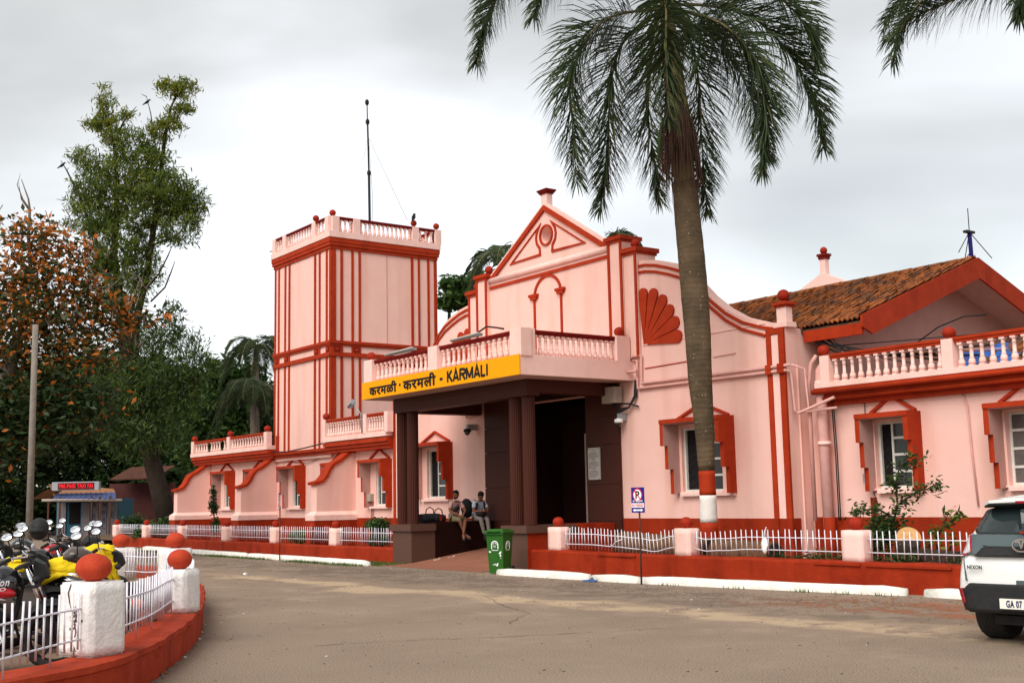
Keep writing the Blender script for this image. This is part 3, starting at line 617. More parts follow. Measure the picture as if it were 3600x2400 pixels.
# beam on the columns
b=MB(); b.box(-26.18,-20.50,15.2,15.55,3.73,4.088); b.box(-26.18,-25.83,15.551,FY-.09,3.73,4.088); b.box(-20.85,-20.50,15.551,FY-.09,3.80,4.088)
put('portico_beam',b,'granite',st)
b=MB(); b.box(-24.6,-22,15.19,15.199,3.9,3.904); put('panel_joint',b,'joint',st)
for x in [onY(px_,1600,15.42).x for px_ in (1415.5,1451,1815,1861)]:
    b=MB()
    prof=[]
    for z0,z1 in ((.965,1.7),(1.712,2.45),(2.462,3.2),(3.212,3.729)): prof+=[(.145,z0),(.145,z1)]
    b.lathe(prof,(x,15.42,0),40,smooth=False,flute=.07); put('fluted_column',b,'granite',st)
# plinth blocks and side walls of the ramp
def plinth(x0,x1,y0,y1,zt,cap,m,redside=False):
    b=MB(); b.box(x0,x1,y0,y1,-.05,zt-.16)
    b2=put('plinth',b,m,st)
    if redside: q=MB(); q.box(x1+.001,x1+.012,y0+.002,y1,-.05,zt-.162); put('painted_side',q,'redlow',b2)
    b=MB(); b.box(x0-.06,x1+.06,y0-.06,y1,zt-.16,zt); put('plinth_cap',b,m,b2)
    for z in (.42,): q=MB(); q.box(x0+.01,x1-.01,y0-.004,y0-.0005,z,z+.004); put('panel_joint',q,'joint',b2)
plinth(-26.22,-25.32,15.18,15.86,.955,1,'granitel'); plinth(-21.38,-20.56,15.18,16.5,.955,1,'granitel',True)
b=MB(); b.box(-26.22,-25.33,15.861,FY-.10,-.05,1.0); put('ramp_wall',b,'granited',st)
b=MB(); b.box(-21.2,-20.58,16.501,FY-.10,-.05,.96); put('ramp_wall',b,'redlow',st)
b=MB(); b.prism([(-25.33,14.75,-.02),(-25.33,14.75,.012),(-25.33,15.2,.03),(-25.33,17.75,.36),(-25.33,17.75,-.02)],(3.95,0,0)); b.prism([(-26.6,14.35,.004),(-21.1,14.35,.004),(-21.3,14.95,.008),(-26.2,14.95,.008)],(0,0,.004))
tag(put('ramp',b,'rampc'),kind='structure')
# pipes along the facade
def pipe(pts,r=.028,m='pipe',par=st,name='pipe',n=8): b=MB(); b.tube(pts,r,n); return put(name,b,m,par)
yp=FY-.06
pipe([(-15.3,yp,3.98),(-19.56,yp,4.0),(-19.56,yp,4.62),(-19.84,yp,4.62)],.032); pipe([(-15.42,yp,3.885),(-19.70,yp,3.9),(-19.70,yp,4.53),(-19.84,yp,4.53)],.032)
pipe([(-19.86,yp-.15,4.28),(-19.6,yp-.1,4.28)],.035)
for z in (3.98,3.885): b=MB(); b.box(-15.92,-15.78,FY-.10,FY-.04,z-.045,z+.045); b.box(-15.61,-15.455,FY-.11,FY-.04,z-.045,z+.045); put('pipe_band',b,'red',st)
pipe([(-15.42,yp,3.885),(-15.38,FY+.02,3.86),(-15.36,FY+.05,3.1),(-15.3,FY+.1,3.05),(-14.55,18.0,3.30)],.03); pipe([(-15.3,yp,3.98),(-15.15,17.9,3.9),(-15.12,17.95,3.15),(-15.3,FY+.12,3.07),(-14.5,18.0,3.10)],.026)
# ================= RIGHT WING =================
WY=18.35; RX=-6.0
f=MB(); f.prism([(-15.47,WY,0),(RX,WY,0),(RX,WY,3.2),(-15.47,WY,3.2)],(0,.3,0),holes=[[(a,WY,1.58),(b_,WY,1.58),(b_,WY,2.80),(a,WY,2.80)] for a,b_ in ((-13.96,-13.20),(-11.32,-10.55),(-8.7,-7.9))]); put('wing_wall',f,'pink',st)
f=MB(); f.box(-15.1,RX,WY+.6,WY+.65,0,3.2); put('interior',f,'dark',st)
f=MB(); f.box(-15.45,RX,WY-.012,WY-.001,0,1.06); put('plinth_band',f,'redlow',st); f=MB(); f.box(-14.06,-13.98,WY-.1,WY-.013,0,1.42); put('red_post',f,'redlow',st)
for x0,x1,hx0,hx1,pm in ((-13.96,-13.20,-14.08,-12.94,'glass'),(-11.32,-10.55,-11.46,-10.3,'glassb'),(-8.7,-7.9,-8.83,-7.69,'glassb')):
    window(x0,x1,1.58,2.80,WY,hx0,hx1,2.94,(2.42,1.96,1.53),(.40,.30,.20),rec=.12,pm=pm)
def cornice(x0,x1,y,zs,outs,m='red',name='cornice'):
    b=MB()
    for (za,zb),o in zip(zs,outs): b.box(x0,x1,y-o,y,za,zb)
    return put(name,b,m,st)
cornice(-15.05,RX,WY-.001,((3.17,3.27),(3.271,3.33),(3.331,3.43),(3.431,3.50)),(.12,.22,.24,.35))
b=MB(); b.tube([(-15.06,WY-.23,3.30),(RX,WY-.23,3.30)],.045,8); b.tube([(-15.07,WY-.34,3.43),(RX,WY-.34,3.43)],.05,8); put('cornice_roll',b,'red',st)
b=MB(); b.box(-15.0,RX,WY-.36,WY+.1,3.501,3.60); put('parapet_base',b,'pinklt',st)
balustrade((-14.86,18.1),(RX,18.1),3.60,4.03,[0,2.66,5.45,8.3],[13,13,13],pd=.2,pw=.22,railm='red',pzt=4.11,balls=(.03,2.77,5.56),ballr=.118)
# drain pipe on the corner
b=MB(); px=-15.0; b.tube([(px+.05,18.15,0.0),(px+.02,18.15,3.6),(px-.0,18.2,3.85),(px+.02,18.3,3.98)],.105,14); dp=put('drain_pipe',b,'pipe',st)
for z in (2.42,3.58): b=MB(); b.lathe([(.125,z),(.135,z+.03),(.125,z+.07)],(px+.04,18.15,0),14); put('pipe_collar',b,'pinklt',dp)
b=MB(); b.lathe([(.109,0),(.109,1.06)],(px+.05,18.15,0),14); put('painted_foot',b,'redlow',dp)
pipe([(px-.17,18.02,1.0),(px-.17,18.02,3.6),(px-.1,18.05,4.0),(px+.0,18.1,4.15)],.04)
for dx in (.2,.24): pipe([(px+dx,18.25,1.0),(px+dx+.03,18.22,2.2),(px+dx-.02,18.25,3.1),(px+dx+.1,18.1,4.0)],.012,'wire',name='cable')
pipe([(-11.9,WY-.03,1.25),(-11.95,WY-.03,2.1),(-11.98,WY-.03,2.95),(-12.08,WY-.03,3.2)],.017)
pipe([(-14.12,WY-.03,3.2),(-14.10,WY-.03,2.0),(-14.1,WY-.04,1.7)],.008,'wire',name='cable'); pipe([(-14.05,WY-.04,1.6),(-13.95,WY-.03,1.3),(-14.0,WY-.03,1.1)],.008,'wire',name='cable')
b=MB(); b.box(-14.2,-14.02,WY-.1,WY-.001,1.68,1.86); put('meter_box',b,'grey',st)
# terrace behind the right balustrade: flat slab, low tiled roof, tarp
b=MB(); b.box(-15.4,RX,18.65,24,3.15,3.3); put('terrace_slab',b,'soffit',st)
# ================= TILED ROOFS =================
def tile_mesh(w_=.235,l_=.40):
    b=MB(); n=8
    vs=[];
    for yy,zo in ((0,.0),(l_,.0)):
        for i in range(n+1):
            x=w_*i/n*1.06; z=.024*math.cos(i/n*4*math.pi)+ (.012 if i in(0,n) else 0); vs.append((x,yy,z+zo))
    for i in range(n+1): x=w_*i/n*1.06; vs.append((x,0,.024*math.cos(i/n*4*math.pi)-.03))
    fs=[(i,i+1,n+2+i,n+1+i) for i in range(n)]+[(2*n+2+i,2*n+3+i,i+1,i) for i in range(n)]
    b.add(vs,fs,0,False); return b
TB=tile_mesh(); TM=[TB.mesh('roof_tile',['tile']),TB.mesh('roof_tile',['tileold'])]
def tiled_slope(origin,ux,up,nx,ny,parent,limit,order,old=.2,wx=.225,ly=.32):
    """tiles laid from origin: ux along the eave, up the slope. the first `limit` become parts, the rest one stuff part"""
    ux=Vector(ux).normalized(); up=Vector(up).normalized(); nn=ux.cross(up).normalized()
    if nn.z<0: nn=-nn
    R0=Matrix((ux,up,nn)).transposed()
    cells=[(i,j) for i in range(nx) for j in range(ny)]; cells.sort(key=order)
    rest=MB()
    for k,(i,j) in enumerate(cells):
        p=Vector(origin)+ux*(i*wx+random.uniform(-.008,.008))+up*(j*ly+random.uniform(-.015,.015))+nn*(.03+random.uniform(0,.012))
        tilt=Euler((rad(4+random.uniform(-1.5,2.5)),rad(random.gauss(0,1)),rad(random.gauss(0,1.2)))).to_matrix(); R=R0@tilt
        o_=random.random()<old
        if k<limit: 
            o=inst('roof_tile',TM[o_],p,parent,rot=R.to_euler())
        else:
            mt=Matrix.Translation(p)@R.to_4x4(); rest.add([mt@Vector(v) for v in TB.v],TB.f,int(o_))
    if rest.v: put('roof_tiles_far',rest,['tile','tileold'],parent,kind='stuff',fix=False)
XG=-14.0; YR,ZR=22.1,6.27; YE,ZE=18.24,4.80
rf=MB()
for s in (1,-1):
    ye=YR-(YR-YE)*s
    rf.prism([(XG-.02,YR,ZR-.10),(XG-.02,ye,ZE-.10),(XG-.02,ye,ZE-.16),(XG-.02,YR,ZR-.16)],(-17,0,0))
roof=put('main_roof',rf,'tileold',st)
sl=(0,YR-YE,ZR-ZE); ny=int(math.hypot(YR-YE,ZR-ZE)/.32)
tiled_slope((XG-.04-34*.225,YE-.04,ZE-.05),(1,0,0),sl,34,ny+1,roof,290,lambda c:-c[0]+c[1]*.001,old=.22)
tiled_slope((XG-.04-34*.225-40*.225,YE-.04,ZE-.05),(1,0,0),sl,40,ny+1,roof,0,lambda c:0,old=.22)
# ridge tiles
b=MB(); prof=[(math.cos(a)*.13,math.sin(a)*.10) for a in [i*math.pi/6 for i in range(7)]]
vs=[(0,y,z) for y,z in prof]+[(.40,y*.88,z*.88) for y,z in prof]; b.add(vs,[(i,i+1,8+i,7+i) for i in range(6)]+[tuple(range(7))],0,True); RT=b.mesh('ridge_tile',['tile'])
for k in range(40): inst('ridge_tile',RT,(XG-.45-k*.38,YR,ZR-.03+random.uniform(0,.012)),roof,rot=(0,rad(-3),0))
# gable end: fascia boards, soffit, wall
b=MB()
for s in (1,-1):
    q=lambda y:YR-(YR-y)*s
    b.prism([(XG,q(YR),ZR+.03),(XG,q(YE-.05),ZE+.0),(XG,q(YE-.05),ZE-.22),(XG,q(YE+.25),ZE-.34),(XG,q(YE+.6),ZE-.20),(XG,q(YR),ZR-.40)],(.05,0,0))
b.box(XG-1.4,XG-.001,YE-.02,YE+.04,ZE-.35,ZE-.13)
put('fascia_board',b,'red',roof)
b=MB()
for s in (1,-1): q=lambda y:YR-(YR-y)*s; b.prism([(XG-1,q(YR),ZR-.17),(XG-1,q(YE+.1),ZE-.17),(XG-1,q(YE+.1),ZE-.22),(XG-1,q(YR),ZR-.22)],(.995,0,0))
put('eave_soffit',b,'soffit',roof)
b=MB(); b.prism([(-14.9,YE+.3,3.3),(-14.9,YE+.3,ZE-.08),(-14.9,YR,ZR-.2),(-14.9,2*YR-YE-.3,ZE-.08),(-14.9,2*YR-YE-.3,3.3)],(-.25,0,0)); put('gable_wall',b,'pinkshade',st)
# lower tiled roof and tarp over the right wing
low=MB(); low.prism([(-12.3,18.8,3.50),(-12.3,21.6,4.62),(-12.3,21.6,4.5),(-12.3,18.8,3.38)],(6.3,0,0)); lr=put('low_roof',low,'tileold',st)
tiled_slope((-12.2,18.75,3.53),(1,0,0),(0,2.8,1.12),22,10,lr,220,lambda c:c[0],old=.75)
b=MB()
nx_,ny_=14,8; vs=[]
for i in range(nx_+1):
    for j in range(ny_+1):
        x=-13.3+i*.17; y=18.7+j*.2; z=3.62+max(0,(y-18.8))*.36+.05*math.sin(i*1.3+j)+.05*random.random(); vs.append((x,y,z-(.2 if i<2 else 0)))
b.add(vs,[(i*(ny_+1)+j,(i+1)*(ny_+1)+j,(i+1)*(ny_+1)+j+1,i*(ny_+1)+j+1) for i in range(nx_) for j in range(ny_)],0,False)
put('tarpaulin',b,'tarp',st,fix=False)
b=MB(); b.box(-13.4,-10.9,18.7,20.4,3.3,3.5); put('tarp_base',b,'tileold',st)
for k in range(16):
    a=onX(2800+random.uniform(-6,60),1162+random.uniform(0,16),-15.3); x1=-14.6+random.uniform(0,3.5)
    pts=[Vector((-15.6,18.3,4.72+random.uniform(-.04,.04))),Vector((-15.1+random.uniform(-.2,.2),18.35,4.5+random.uniform(-.12,.1))),Vector((-14.5,18.35,4.2+random.uniform(-.1,.12))),Vector((x1,18.4+random.uniform(0,.3),3.8+random.uniform(-.1,.2)))]
    P=[]
    for i in range(3):
        for t in (0,.33,.66): P.append(pts[i].lerp(pts[i+1],t)+Vector((0,0,-.03*math.sin(t*3.14))))
    pipe(P+[pts[3]],.010 if k%4 else .022,('wire','wire','dryleaf','pipe')[k%4],name='cable',n=5)
pipe([(-15.0,18.5,4.35),(-13.5,18.6,4.28),(-11.9,18.7,4.22)],.01,'wire',name='cable'); pipe([(-13.2,18.5,4.1),(-12.6,18.55,4.42),(-12.1,18.6,4.55),(-11.8,18.8,4.55)],.014,'wire',name='cable')
# ================= REAR GABLE =================
b=MB(); RY=28; rx=-22.85
b.prism([(rx-5,RY,4.5),(rx+5,RY,4.5),(rx+5,RY,5.8),(rx+2.4,RY,6.98),(rx,RY,8.03),(rx-2.4,RY,6.98),(rx-5,RY,5.8)],(0,.3,0),holes=[[(rx+.0+.25*math.cos(a),RY,7.12+.25*math.sin(a)) for a in [i*math.pi/8 for i in range(16)]]])
rg=put('rear_gable',b,'pinklt',st)
b=MB(); b.box(rx-.10,rx+.10,RY+.06,RY+.24,7.9,8.46); put('apex_pier',b,'pinklt',rg)
b=MB(); b.box(rx-.13,rx+.13,RY+.03,RY+.27,8.461,8.55); b.box(rx-.16,rx+.16,RY-.0,RY+.30,8.55,8.62); put('pier_cap',b,'redrail',rg)
b=MB(); b.ball((rx,RY+.15,8.73),.11); put('ball_finial',b,'redball',rg)
# ================= TOWER =================
TX0,TX1,TY0,TY1=-39.02,-34.69,17.8,21.88
b=MB(); b.box(TX0,TX1,TY0,TY1,3.0,10.0); tw=put('tower',b,'pink',st)
def tsheet(u0,u1,z0,z1,face,d=.03,m='red',name='tower_strip'):
    b=MB()
    if face=='F': b.box(u0,u1,TY0-d,TY0-.0005,z0,z1)
    else: b.box(TX1+.0005,TX1+d,u0,u1,z0,z1)
    return put(name,b,m,tw)
Fs=[(-39.02,-38.92),(-38.72,-38.62),(-38.20,-38.09),(-37.87,-37.76),(-35.88,-35.76),(-35.53,-35.43),(-35.02,-34.91),(-34.78,-34.69)]
Ss=[(17.77,17.97),(18.14,18.23),(18.55,18.63),(18.82,18.90),(20.86,20.95),(21.14,21.21),(21.52,21.60),(21.79,21.91)]
for z0,z1 in ((3.2,6.28),(6.80,9.9)):
    for u in Fs: tsheet(*u,z0,z1,'F')
    for u in Ss: tsheet(*u,z0,z1,'S')
for u0,u1 in ((-39.05,-34.65),): 
    for z0,z1,d in ((6.28,6.34,.07),(6.345,6.42,.05),(6.64,6.70,.05),(6.705,6.80,.08)): tsheet(u0,u1,z0,z1,'F',d,name='tower_band')
for u0,u1 in ((17.73,21.92),):
    for z0,z1,d in ((6.28,6.34,.071),(6.345,6.42,.051),(6.64,6.70,.051),(6.705,6.80,.081)): tsheet(u0,u1,z0,z1,'S',d,name='tower_band')
for a,c in ((-39.02,-38.62),(-38.20,-37.76),(-35.88,-35.43),(-35.02,-34.69)):
    tsheet(a,c,6.42,6.64,'F',.031); m_=(a+c)/2; tsheet(m_-.10,m_+.10,6.45,6.61,'F',.05,'redrail'); tsheet(m_-.06,m_+.06,6.485,6.575,'F',.055,'red')
for a,c in ((17.77,18.23),(18.55,18.90),(20.86,21.21),(21.52,21.91)):
    tsheet(a,c,6.42,6.64,'S',.031); m_=(a+c)/2; tsheet(m_-.10,m_+.10,6.45,6.61,'S',.05,'redrail'); tsheet(m_-.06,m_+.06,6.485,6.575,'S',.055,'red')
for x in (0,):
    b=MB()
    for z0,z1,o in ((9.86,9.97,.05),(9.971,10.08,.09),(10.081,10.235,.11)): b.box(TX0-o,TX1+o,TY0-o,TY1+o,z0,z1)
    put('tower_cornice',b,'red',tw)
b=MB(); b.box(TX0-.13,TX1+.13,TY0-.13,TY1+.13,10.236,10.44); put('tower_parapet_base',b,'pinklt',tw)
x0,x1,y0,y1=TX0-.02,TX1+.02,TY0-.02,TY1+.02
balustrade((x0,y0),(x1,y0),10.44,10.85,[0,.85,3.15,4.13],[3,10,3],pd=.2,pw=.25,railm='redrail',pzt=10.95)
balustrade((x1,y0+.12),(x1,y1+.1),10.44,10.85,[-.1,.68,2.98,3.9],[3,12,3],pd=.2,pw=.25,railm='redrail',pzt=10.95)
balustrade((x0,y1),(x1,y1),10.44,10.85,[0,.85,3.15,4.13],[3,9,3],pd=.2,pw=.25,railm='redrail',pzt=10.95)
balustrade((x0,y0+.12),(x0,y1+.1),10.44,10.85,[-.1,.68,2.98,3.9],[3,9,3],pd=.2,pw=.25,railm='redrail',pzt=10.95)
for (x,y) in ((x0+3.28,y0),(x1-.1,y0+.12),(x1,y0+3.2),(x1,y1-.0)):
    b=MB(); b.lathe([(.04,10.94),(.04,11.02)],(x,y,0),8); b.ball((x,y,11.09),.11); put('ball_finial',b,'redball',tw)
pipe([(-39.4,TY0-.05,10.60),(-38.85,TY0-.05,10.56)],.02,'grey',tw,'spout')
b=MB(); b.box(TX1+.002,TX1+.014,19.9,19.915,6.8,9.9); put('wall_crack',b,'pinkshade',tw)
# ================= LEFT WING =================
LY=17.9
hl=[(-43.72,-42.98),(-40.6,-39.9),(-37.72,-37.0),(-34.4,-33.8),(-31.90,-31.30)]
f=MB(); f.prism([(-46.2,LY,0),(-30.53,LY,0),(-30.53,LY,3.12),(-46.2,LY,3.12)],(0,.3,0),holes=[[(a,LY,1.42),(c,LY,1.42),(c,LY,2.62),(a,LY,2.62)] for a,c in hl]); put('wing_wall',f,'pink',st)
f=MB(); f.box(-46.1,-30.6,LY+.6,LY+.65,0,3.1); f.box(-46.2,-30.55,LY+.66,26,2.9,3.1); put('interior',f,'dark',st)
f=MB(); f.box(-46.2,-45.9,LY+.301,26,0,3.12); put('end_wall',f,'pink',st)
f=MB(); f.box(-46.2,-30.54,LY-.012,LY-.001,0,1.05); put('plinth_band',f,'redlow',st)
for (a,c) in hl: window(a,c,1.42,2.62,LY,a-.46,c+.36 if c>-32 else c+.28,2.80,(2.27,1.83,1.36),(.40,.28,.17),rec=.04,rows=3)
# parapets left
for (a,c,zb,dz) in ((-46.15,-38.85,3.10,0),(-34.62,-30.54,3.10,.02)):
    cornice(a,c,LY-.001,((zb,zb+.10),(zb+.101,zb+.2),(zb+.201,zb+.33)),(.30,.36,.42))
    b=MB(); b.box(a-.02,c,LY-.45,LY+.05,zb+.331+dz,zb+.47+dz); put('parapet_base',b,'pinklt',st)
cornice(-38.85,-34.62,LY-.001,((3.10,3.20),(3.201,3.30)),(.16,.22))
balustrade((-46.10,17.55),(-38.88,17.55),3.56,3.94,[0,3.62,6.95],[13,13],pd=.2,pw=.26,pzt=4.05,balls=(.13,3.75,7.05),skip=((0,5),(0,10)))
balustrade((-34.62,17.55),(-30.54,17.55),3.58,4.06,[0,2.70,4.0],[15,7],pd=.2,pw=.2,pzt=4.17,balls=(.10,))
b=MB(); b.prism([(-38.6,17.78,3.32),(-38.6,17.78,3.9),(-38.6,19.2,4.15),(-38.6,19.2,3.32)],(-.25,0,0)); put('roof_end',b,'red',st)
# buttresses with curved tops
prof=[(16.56,2.08),(16.77,2.15),(16.93,2.32),(17.05,2.55),(17.17,2.68),(17.38,2.78),(17.58,2.93),(17.74,3.05),(17.899,3.07)]
for xr in (-38.99,-33.21,-45.1):
    b=MB(); b.prism([(xr,LY-.001,0),(xr,16.56,0)]+[(xr,y,z) for y,z in prof],(-.38,0,0)); bt=put('buttress',b,'pink',st)
    b=MB()
    pts=[Vector((xr-.19,y,z)) for y,z in prof]; pts[0]=pts[0]+Vector((0,-.08,-.01))
    vs=[];k=len(pts)
    for i,p in enumerate(pts):
        t=(pts[min(i+1,k-1)]-pts[max(i-1,0)]).normalized(); n_=Vector((0,-t.z,t.y))
        for sx,o in ((-.24,.0),(-.24,.09),(.24,.09),(.24,.0)): vs.append(p+n_*o+Vector((sx,0,0)))
    fs=[]
    for i in range(k-1):
        for j in range(4): fs.append((i*4+j,i*4+(j+1)%4,(i+1)*4+(j+1)%4,(i+1)*4+j))
    fs+=[(0,1,2,3),((k-1)*4+3,(k-1)*4+2,(k-1)*4+1,(k-1)*4)]
    b.add(vs,fs); put('buttress_coping',b,'red',bt)
    b=MB(); xa,xb=xr-.50,xr+.12; y0=16.42
    b.add([(xa,y0,1.0),(xb,y0,1.0),(xb,LY-.002,1.0),(xa,LY-.002,1.0),(xa,y0,1.16),(xb,y0,1.16),(xb,LY-.002,1.16),(xa,LY-.002,1.16),(xa+.12,y0+.14,1.27),(xb-.12,y0+.14,1.27),(xb-.12,LY-.002,1.27),(xa+.12,LY-.002,1.27)],
      [(0,1,5,4),(1,2,6,5),(2,3,7,6),(3,0,4,7),(4,5,9,8),(5,6,10,9),(6,7,11,10),(7,4,8,11),(8,9,10,11),(0,3,2,1)]); put('buttress_base',b,'pinklt',bt)
    b=MB(); b.box(xa+.01,xb-.01,y0+.01,LY-.002,0,.998); put('buttress_foot',b,'redlow',bt)
# small fittings on the left wing
b=MB(); b.box(-32.35,-32.05,LY-.12,LY-.001,1.55,1.78); put('meter_box',b,'beige',st)
for dx in (-.05,.06): pipe([(-32.1+dx,LY-.04,1.55),(-32.1+dx,LY-.04,.2)],.012,'redrail',name='cable')
pipe([(-38.8,LY-.3,3.33),(-37.5,LY-.35,3.28),(-36,LY-.4,3.34),(-34.6,LY-.45,3.42)],.022,'wire',name='cable'); pipe([(-38.5,LY-.03,3.0),(-36.5,LY-.04,2.85),(-35,LY-.04,3.1),(-34.6,LY-.2,3.4)],.008,'wire',name='cable')
# floodlight on the left parapet, tube lights on the canopy rail, cctv
fl=thing('floodlight',(-32.4,17.4,4.2),'grey floodlight bracket on the left parapet beside the canopy','lamp')
b=MB(); b.tube([(-31.95,17.45,3.6),(-31.98,17.42,4.2),(-32.05,17.3,4.35)],.025); put('bracket',b,'grey',fl)
b=MB(); b.box(-.13,.13,-.09,.09,-.05,.05); b.lathe([(.10,-.05),(.14,-.09)],(0,0,0),8); b.xf(Matrix.Translation((-32.2,17.2,4.5))@Euler((rad(55),rad(-25),0)).to_matrix().to_4x4()); put('lamp_head',b,'grey',fl)
for (xa,xb,lab) in ((-25.6,-24.2,'white tube light lying on the canopy rail near its left ball'),(-22.6,-21.4,'white tube light with trailing wires on the middle of the canopy rail')):
    t_=thing('tube_light',((xa+xb)/2,CY+.1,5.1),lab,'lamp'); b=MB(); b.tube([(xa,CY+.02,5.13),(xb,CY-.02,5.16)],.022); put('tube',b,'paper',t_); b=MB(); b.box(xa,xb,CY+.03,CY+.10,5.10,5.16); put('batten',b,'grey',t_)
pipe([(-21.4,CY+.0,5.18),(-21.1,CY,5.26),(-20.8,CY+.05,5.2),(-20.6,CY+.1,5.15)],.02,'wire',can,'cable')
def cctv(x,y,z,lab,face=1):
    t_=thing('security_camera',(x,y,z),lab,'camera'); b=MB(); b.box(x-.05,x+.05,y,FY-.001,z,z+.16); put('bracket',b,'grey',t_)
    b=MB(); b.lathe([(.09,-.02),(.10,.0),(.10,.05),(.04,.08)],(x,y,z-.03),14); put('housing',b,'signw' if face else 'plast',t_); b=MB(); b.ball((x,y,z-.06),.075,14); put('dome',b,'gloss',t_)
cctv(-20.2,FY-.22,3.22,'white dome camera under the grey box right of the entrance'); cctv(-26.2,FY-.3,3.35,'black dome camera hanging under pink pipe left of the entrance',0)
b=MB(); b.box(-20.62,-20.2,FY-.34,FY-.1,3.62,3.98); put('junction_box',b,'beige',st)
b=MB()
for k in range(5): z=3.7+k*.05; b.box(-20.199,-20.19,FY-.3,FY-.14,z,z+.02)
put('box_louvre',b,'grey',st)
for k in range(4): pipe([(-20.4+.05*k,FY-.2,3.62),(-20.2,FY-.2,3.48-.03*k),(-19.95,FY-.12,3.5),(-19.82+.02*k,FY-.06,3.75),(-19.78,FY-.06,4.1)],.022,'wire',name='cable')
pipe([(-20.2,FY-.2,3.6),(-19.95,FY-.1,3.58),(-19.7,FY-.06,3.5)],.02,'wire',name='cable')
pipe([(-26.6,FY-.05,3.9),(-26.6,FY-.05,3.72),(-26.05,FY-.05,3.74),(-26.05,FY-.05,3.9)],.035); pipe([(-26.5,FY-.05,3.9),(-26.5,FY-.05,3.8),(-26.15,FY-.05,3.82)],.03)
# antennas
an=thing('radio_mast',(-34.6,21,10),'tall thin black radio mast with guy wires behind the tower','mast')
a0=at(1302,780,41);a1=at(1290,352,41)
b=MB(); b.tube([a0-Vector((0,0,2)),a0.lerp(a1,.42)],.045,8); b.tube([a0.lerp(a1,.42),a0.lerp(a1,.83)],.03,8); b.tube([a0.lerp(a1,.83),a1],.018,8); put('pole',b,'wire',an)
for t_ in (.40,.82,.98): b=MB(); q=a0.lerp(a1,t_); b.ball(q,.07,8,sz=1.6); put('joint',b,'wire',an)
b=MB(); q=a0.lerp(a1,.7); b.tube([q,at(1432,775,40.5)],.006,4); b.tube([q,at(1278,560,41.5)],.004,4); b.tube([a0.lerp(a1,.85),at(1310,700,41),at(1308,790,41)],.008,4); put('guy_wire',b,'grey',an)
an=thing('rooftop_antenna',(-15,22.1,6.3),'short dark blue antenna with three whips above the tiled gable','antenna')
t=onX(3408,820,-14.5); c=Vector((t.x+.02,t.y,5.9))
b=MB(); b.tube([c,t],.045,8); put('pole',b,mat('dark_blue_pole',(.02,.015,.12),None),an)
b=MB(); b.box(t.x-.05,t.x+.05,t.y-.16,t.y+.14,t.z,t.z+.05); 
for dx,dy,dz in ((.1,-.6,-.5),(.1,.62,-.5),(0,0,.55),(-.2,.05,-.6)): b.tube([t+Vector((0,0,.03)),t+Vector((dx,dy,dz))],.010,5)
put('whip',b,'plast',an); pipe([t+Vector((0,0,-.4)),t+Vector((-.1,-.3,-.8)),c+Vector((-.3,-.5,-.1))],.012,'wire',an,'cable')
# birds
def bird(p,lab,s=1,rz=0):
    t_=thing('crow',p,lab,'bird','crows perched on high points',rz); b=MB()
    b.ell((0,0,.09*s),.13*s,.055*s,.06*s,rot=Euler((0,rad(-38),0))); b.ell((.10*s,0,.19*s),.045*s,.04*s,.04*s)
    b.tube([(.13*s,0,.19*s),(.20*s,0,.18*s)],[.018*s,.003*s],6); b.tube([(-.06*s,0,.05*s),(-.2*s,0,-.05*s)],[.04*s,.02*s],6); b.tube([(0,.02*s,.06*s),(.01*s,.02*s,-.02)],.006*s,4)
    o=put('body',b,'crow',t_,local=True); return t_
bird((TX1+.02,TY0+3.18,11.19),'black crow perched on the tower parapet ball, near the mast',1.25,2.4); p=at(2905,958,37.5); bird(p-Vector((0,0,.05)),'dark crow on the rear gable beside its ball pier',1.1,2.4)
bird(at(517,358,52)-Vector((0,0,.1)),'small crow perched on the bare top twig of the tall tree',.95,1); bird(at(218,580,50)-Vector((0,0,.1)),'small crow on the dead leaning branch left of the tall tree',.95,1)
# ================= FENCES =================
def rough_box(x0,x1,y0,y1,z0,z1,seed,amp=.012,n=4,bev=.025):
    """plastered block: subdivided box with uneven faces"""
    bm=bmesh.new(); bmesh.ops.create_cube(bm,size=1)
    for v in bm.verts: v.co=Vector((x0+(v.co.x+.5)*(x1-x0),y0+(v.co.y+.5)*(y1-y0),z0+(v.co.z+.5)*(z1-z0)))
    bmesh.ops.bevel(bm,geom=list(bm.edges),offset=bev,segments=2,affect='EDGES')
    bmesh.ops.subdivide_edges(bm,edges=[e for e in bm.edges if e.calc_length()>.15],cuts=n,use_grid_fill=True)
    rr=random.Random(seed)
    for v in bm.verts: v.co+=Vector((rr.uniform(-amp,amp),rr.uniform(-amp,amp),rr.uniform(-amp,amp)*.6))
    b=MB(); b.add([v.co for v in bm.verts],[tuple(x.index for x in f.verts) for f in bm.faces],0,True); bm.free(); return b
def fence_wall(x0,x1,zt,label):
    n=int((x1-x0)/.5); b=MB(); vs=[]
    for i in range(n+1):
        x=x0+(x1-x0)*i/n; dz=random.uniform(-.012,.012); dy=random.uniform(-.012,.012)
        vs+=[(x,15.25+dy,-.05),(x,15.25+dy,zt-.04+dz),(x,15.27+dy,zt+dz),(x,15.60,zt+dz),(x,15.60,-.05)]
    fs=[]
    for i in range(n):
        for j in range(4): fs.append((i*5+j,i*5+j+1,(i+1)*5+j+1,(i+1)*5+j))
    fs+=[(4,3,2,1,0),tuple(n*5+j for j in range(5))]
    b.add(vs,fs,0,False); o=put('low_wall',b,'redlow',loc=((x0+x1)/2,15.4,0),label=label); return tag(o,cat='wall',kind=None)
fence_wall(-48,-26.24,.36,'long low red wall under the white railing, left of the portico')
wr=fence_wall(-20.54,-5,.45,'low red wall under the white railing right of the portico')
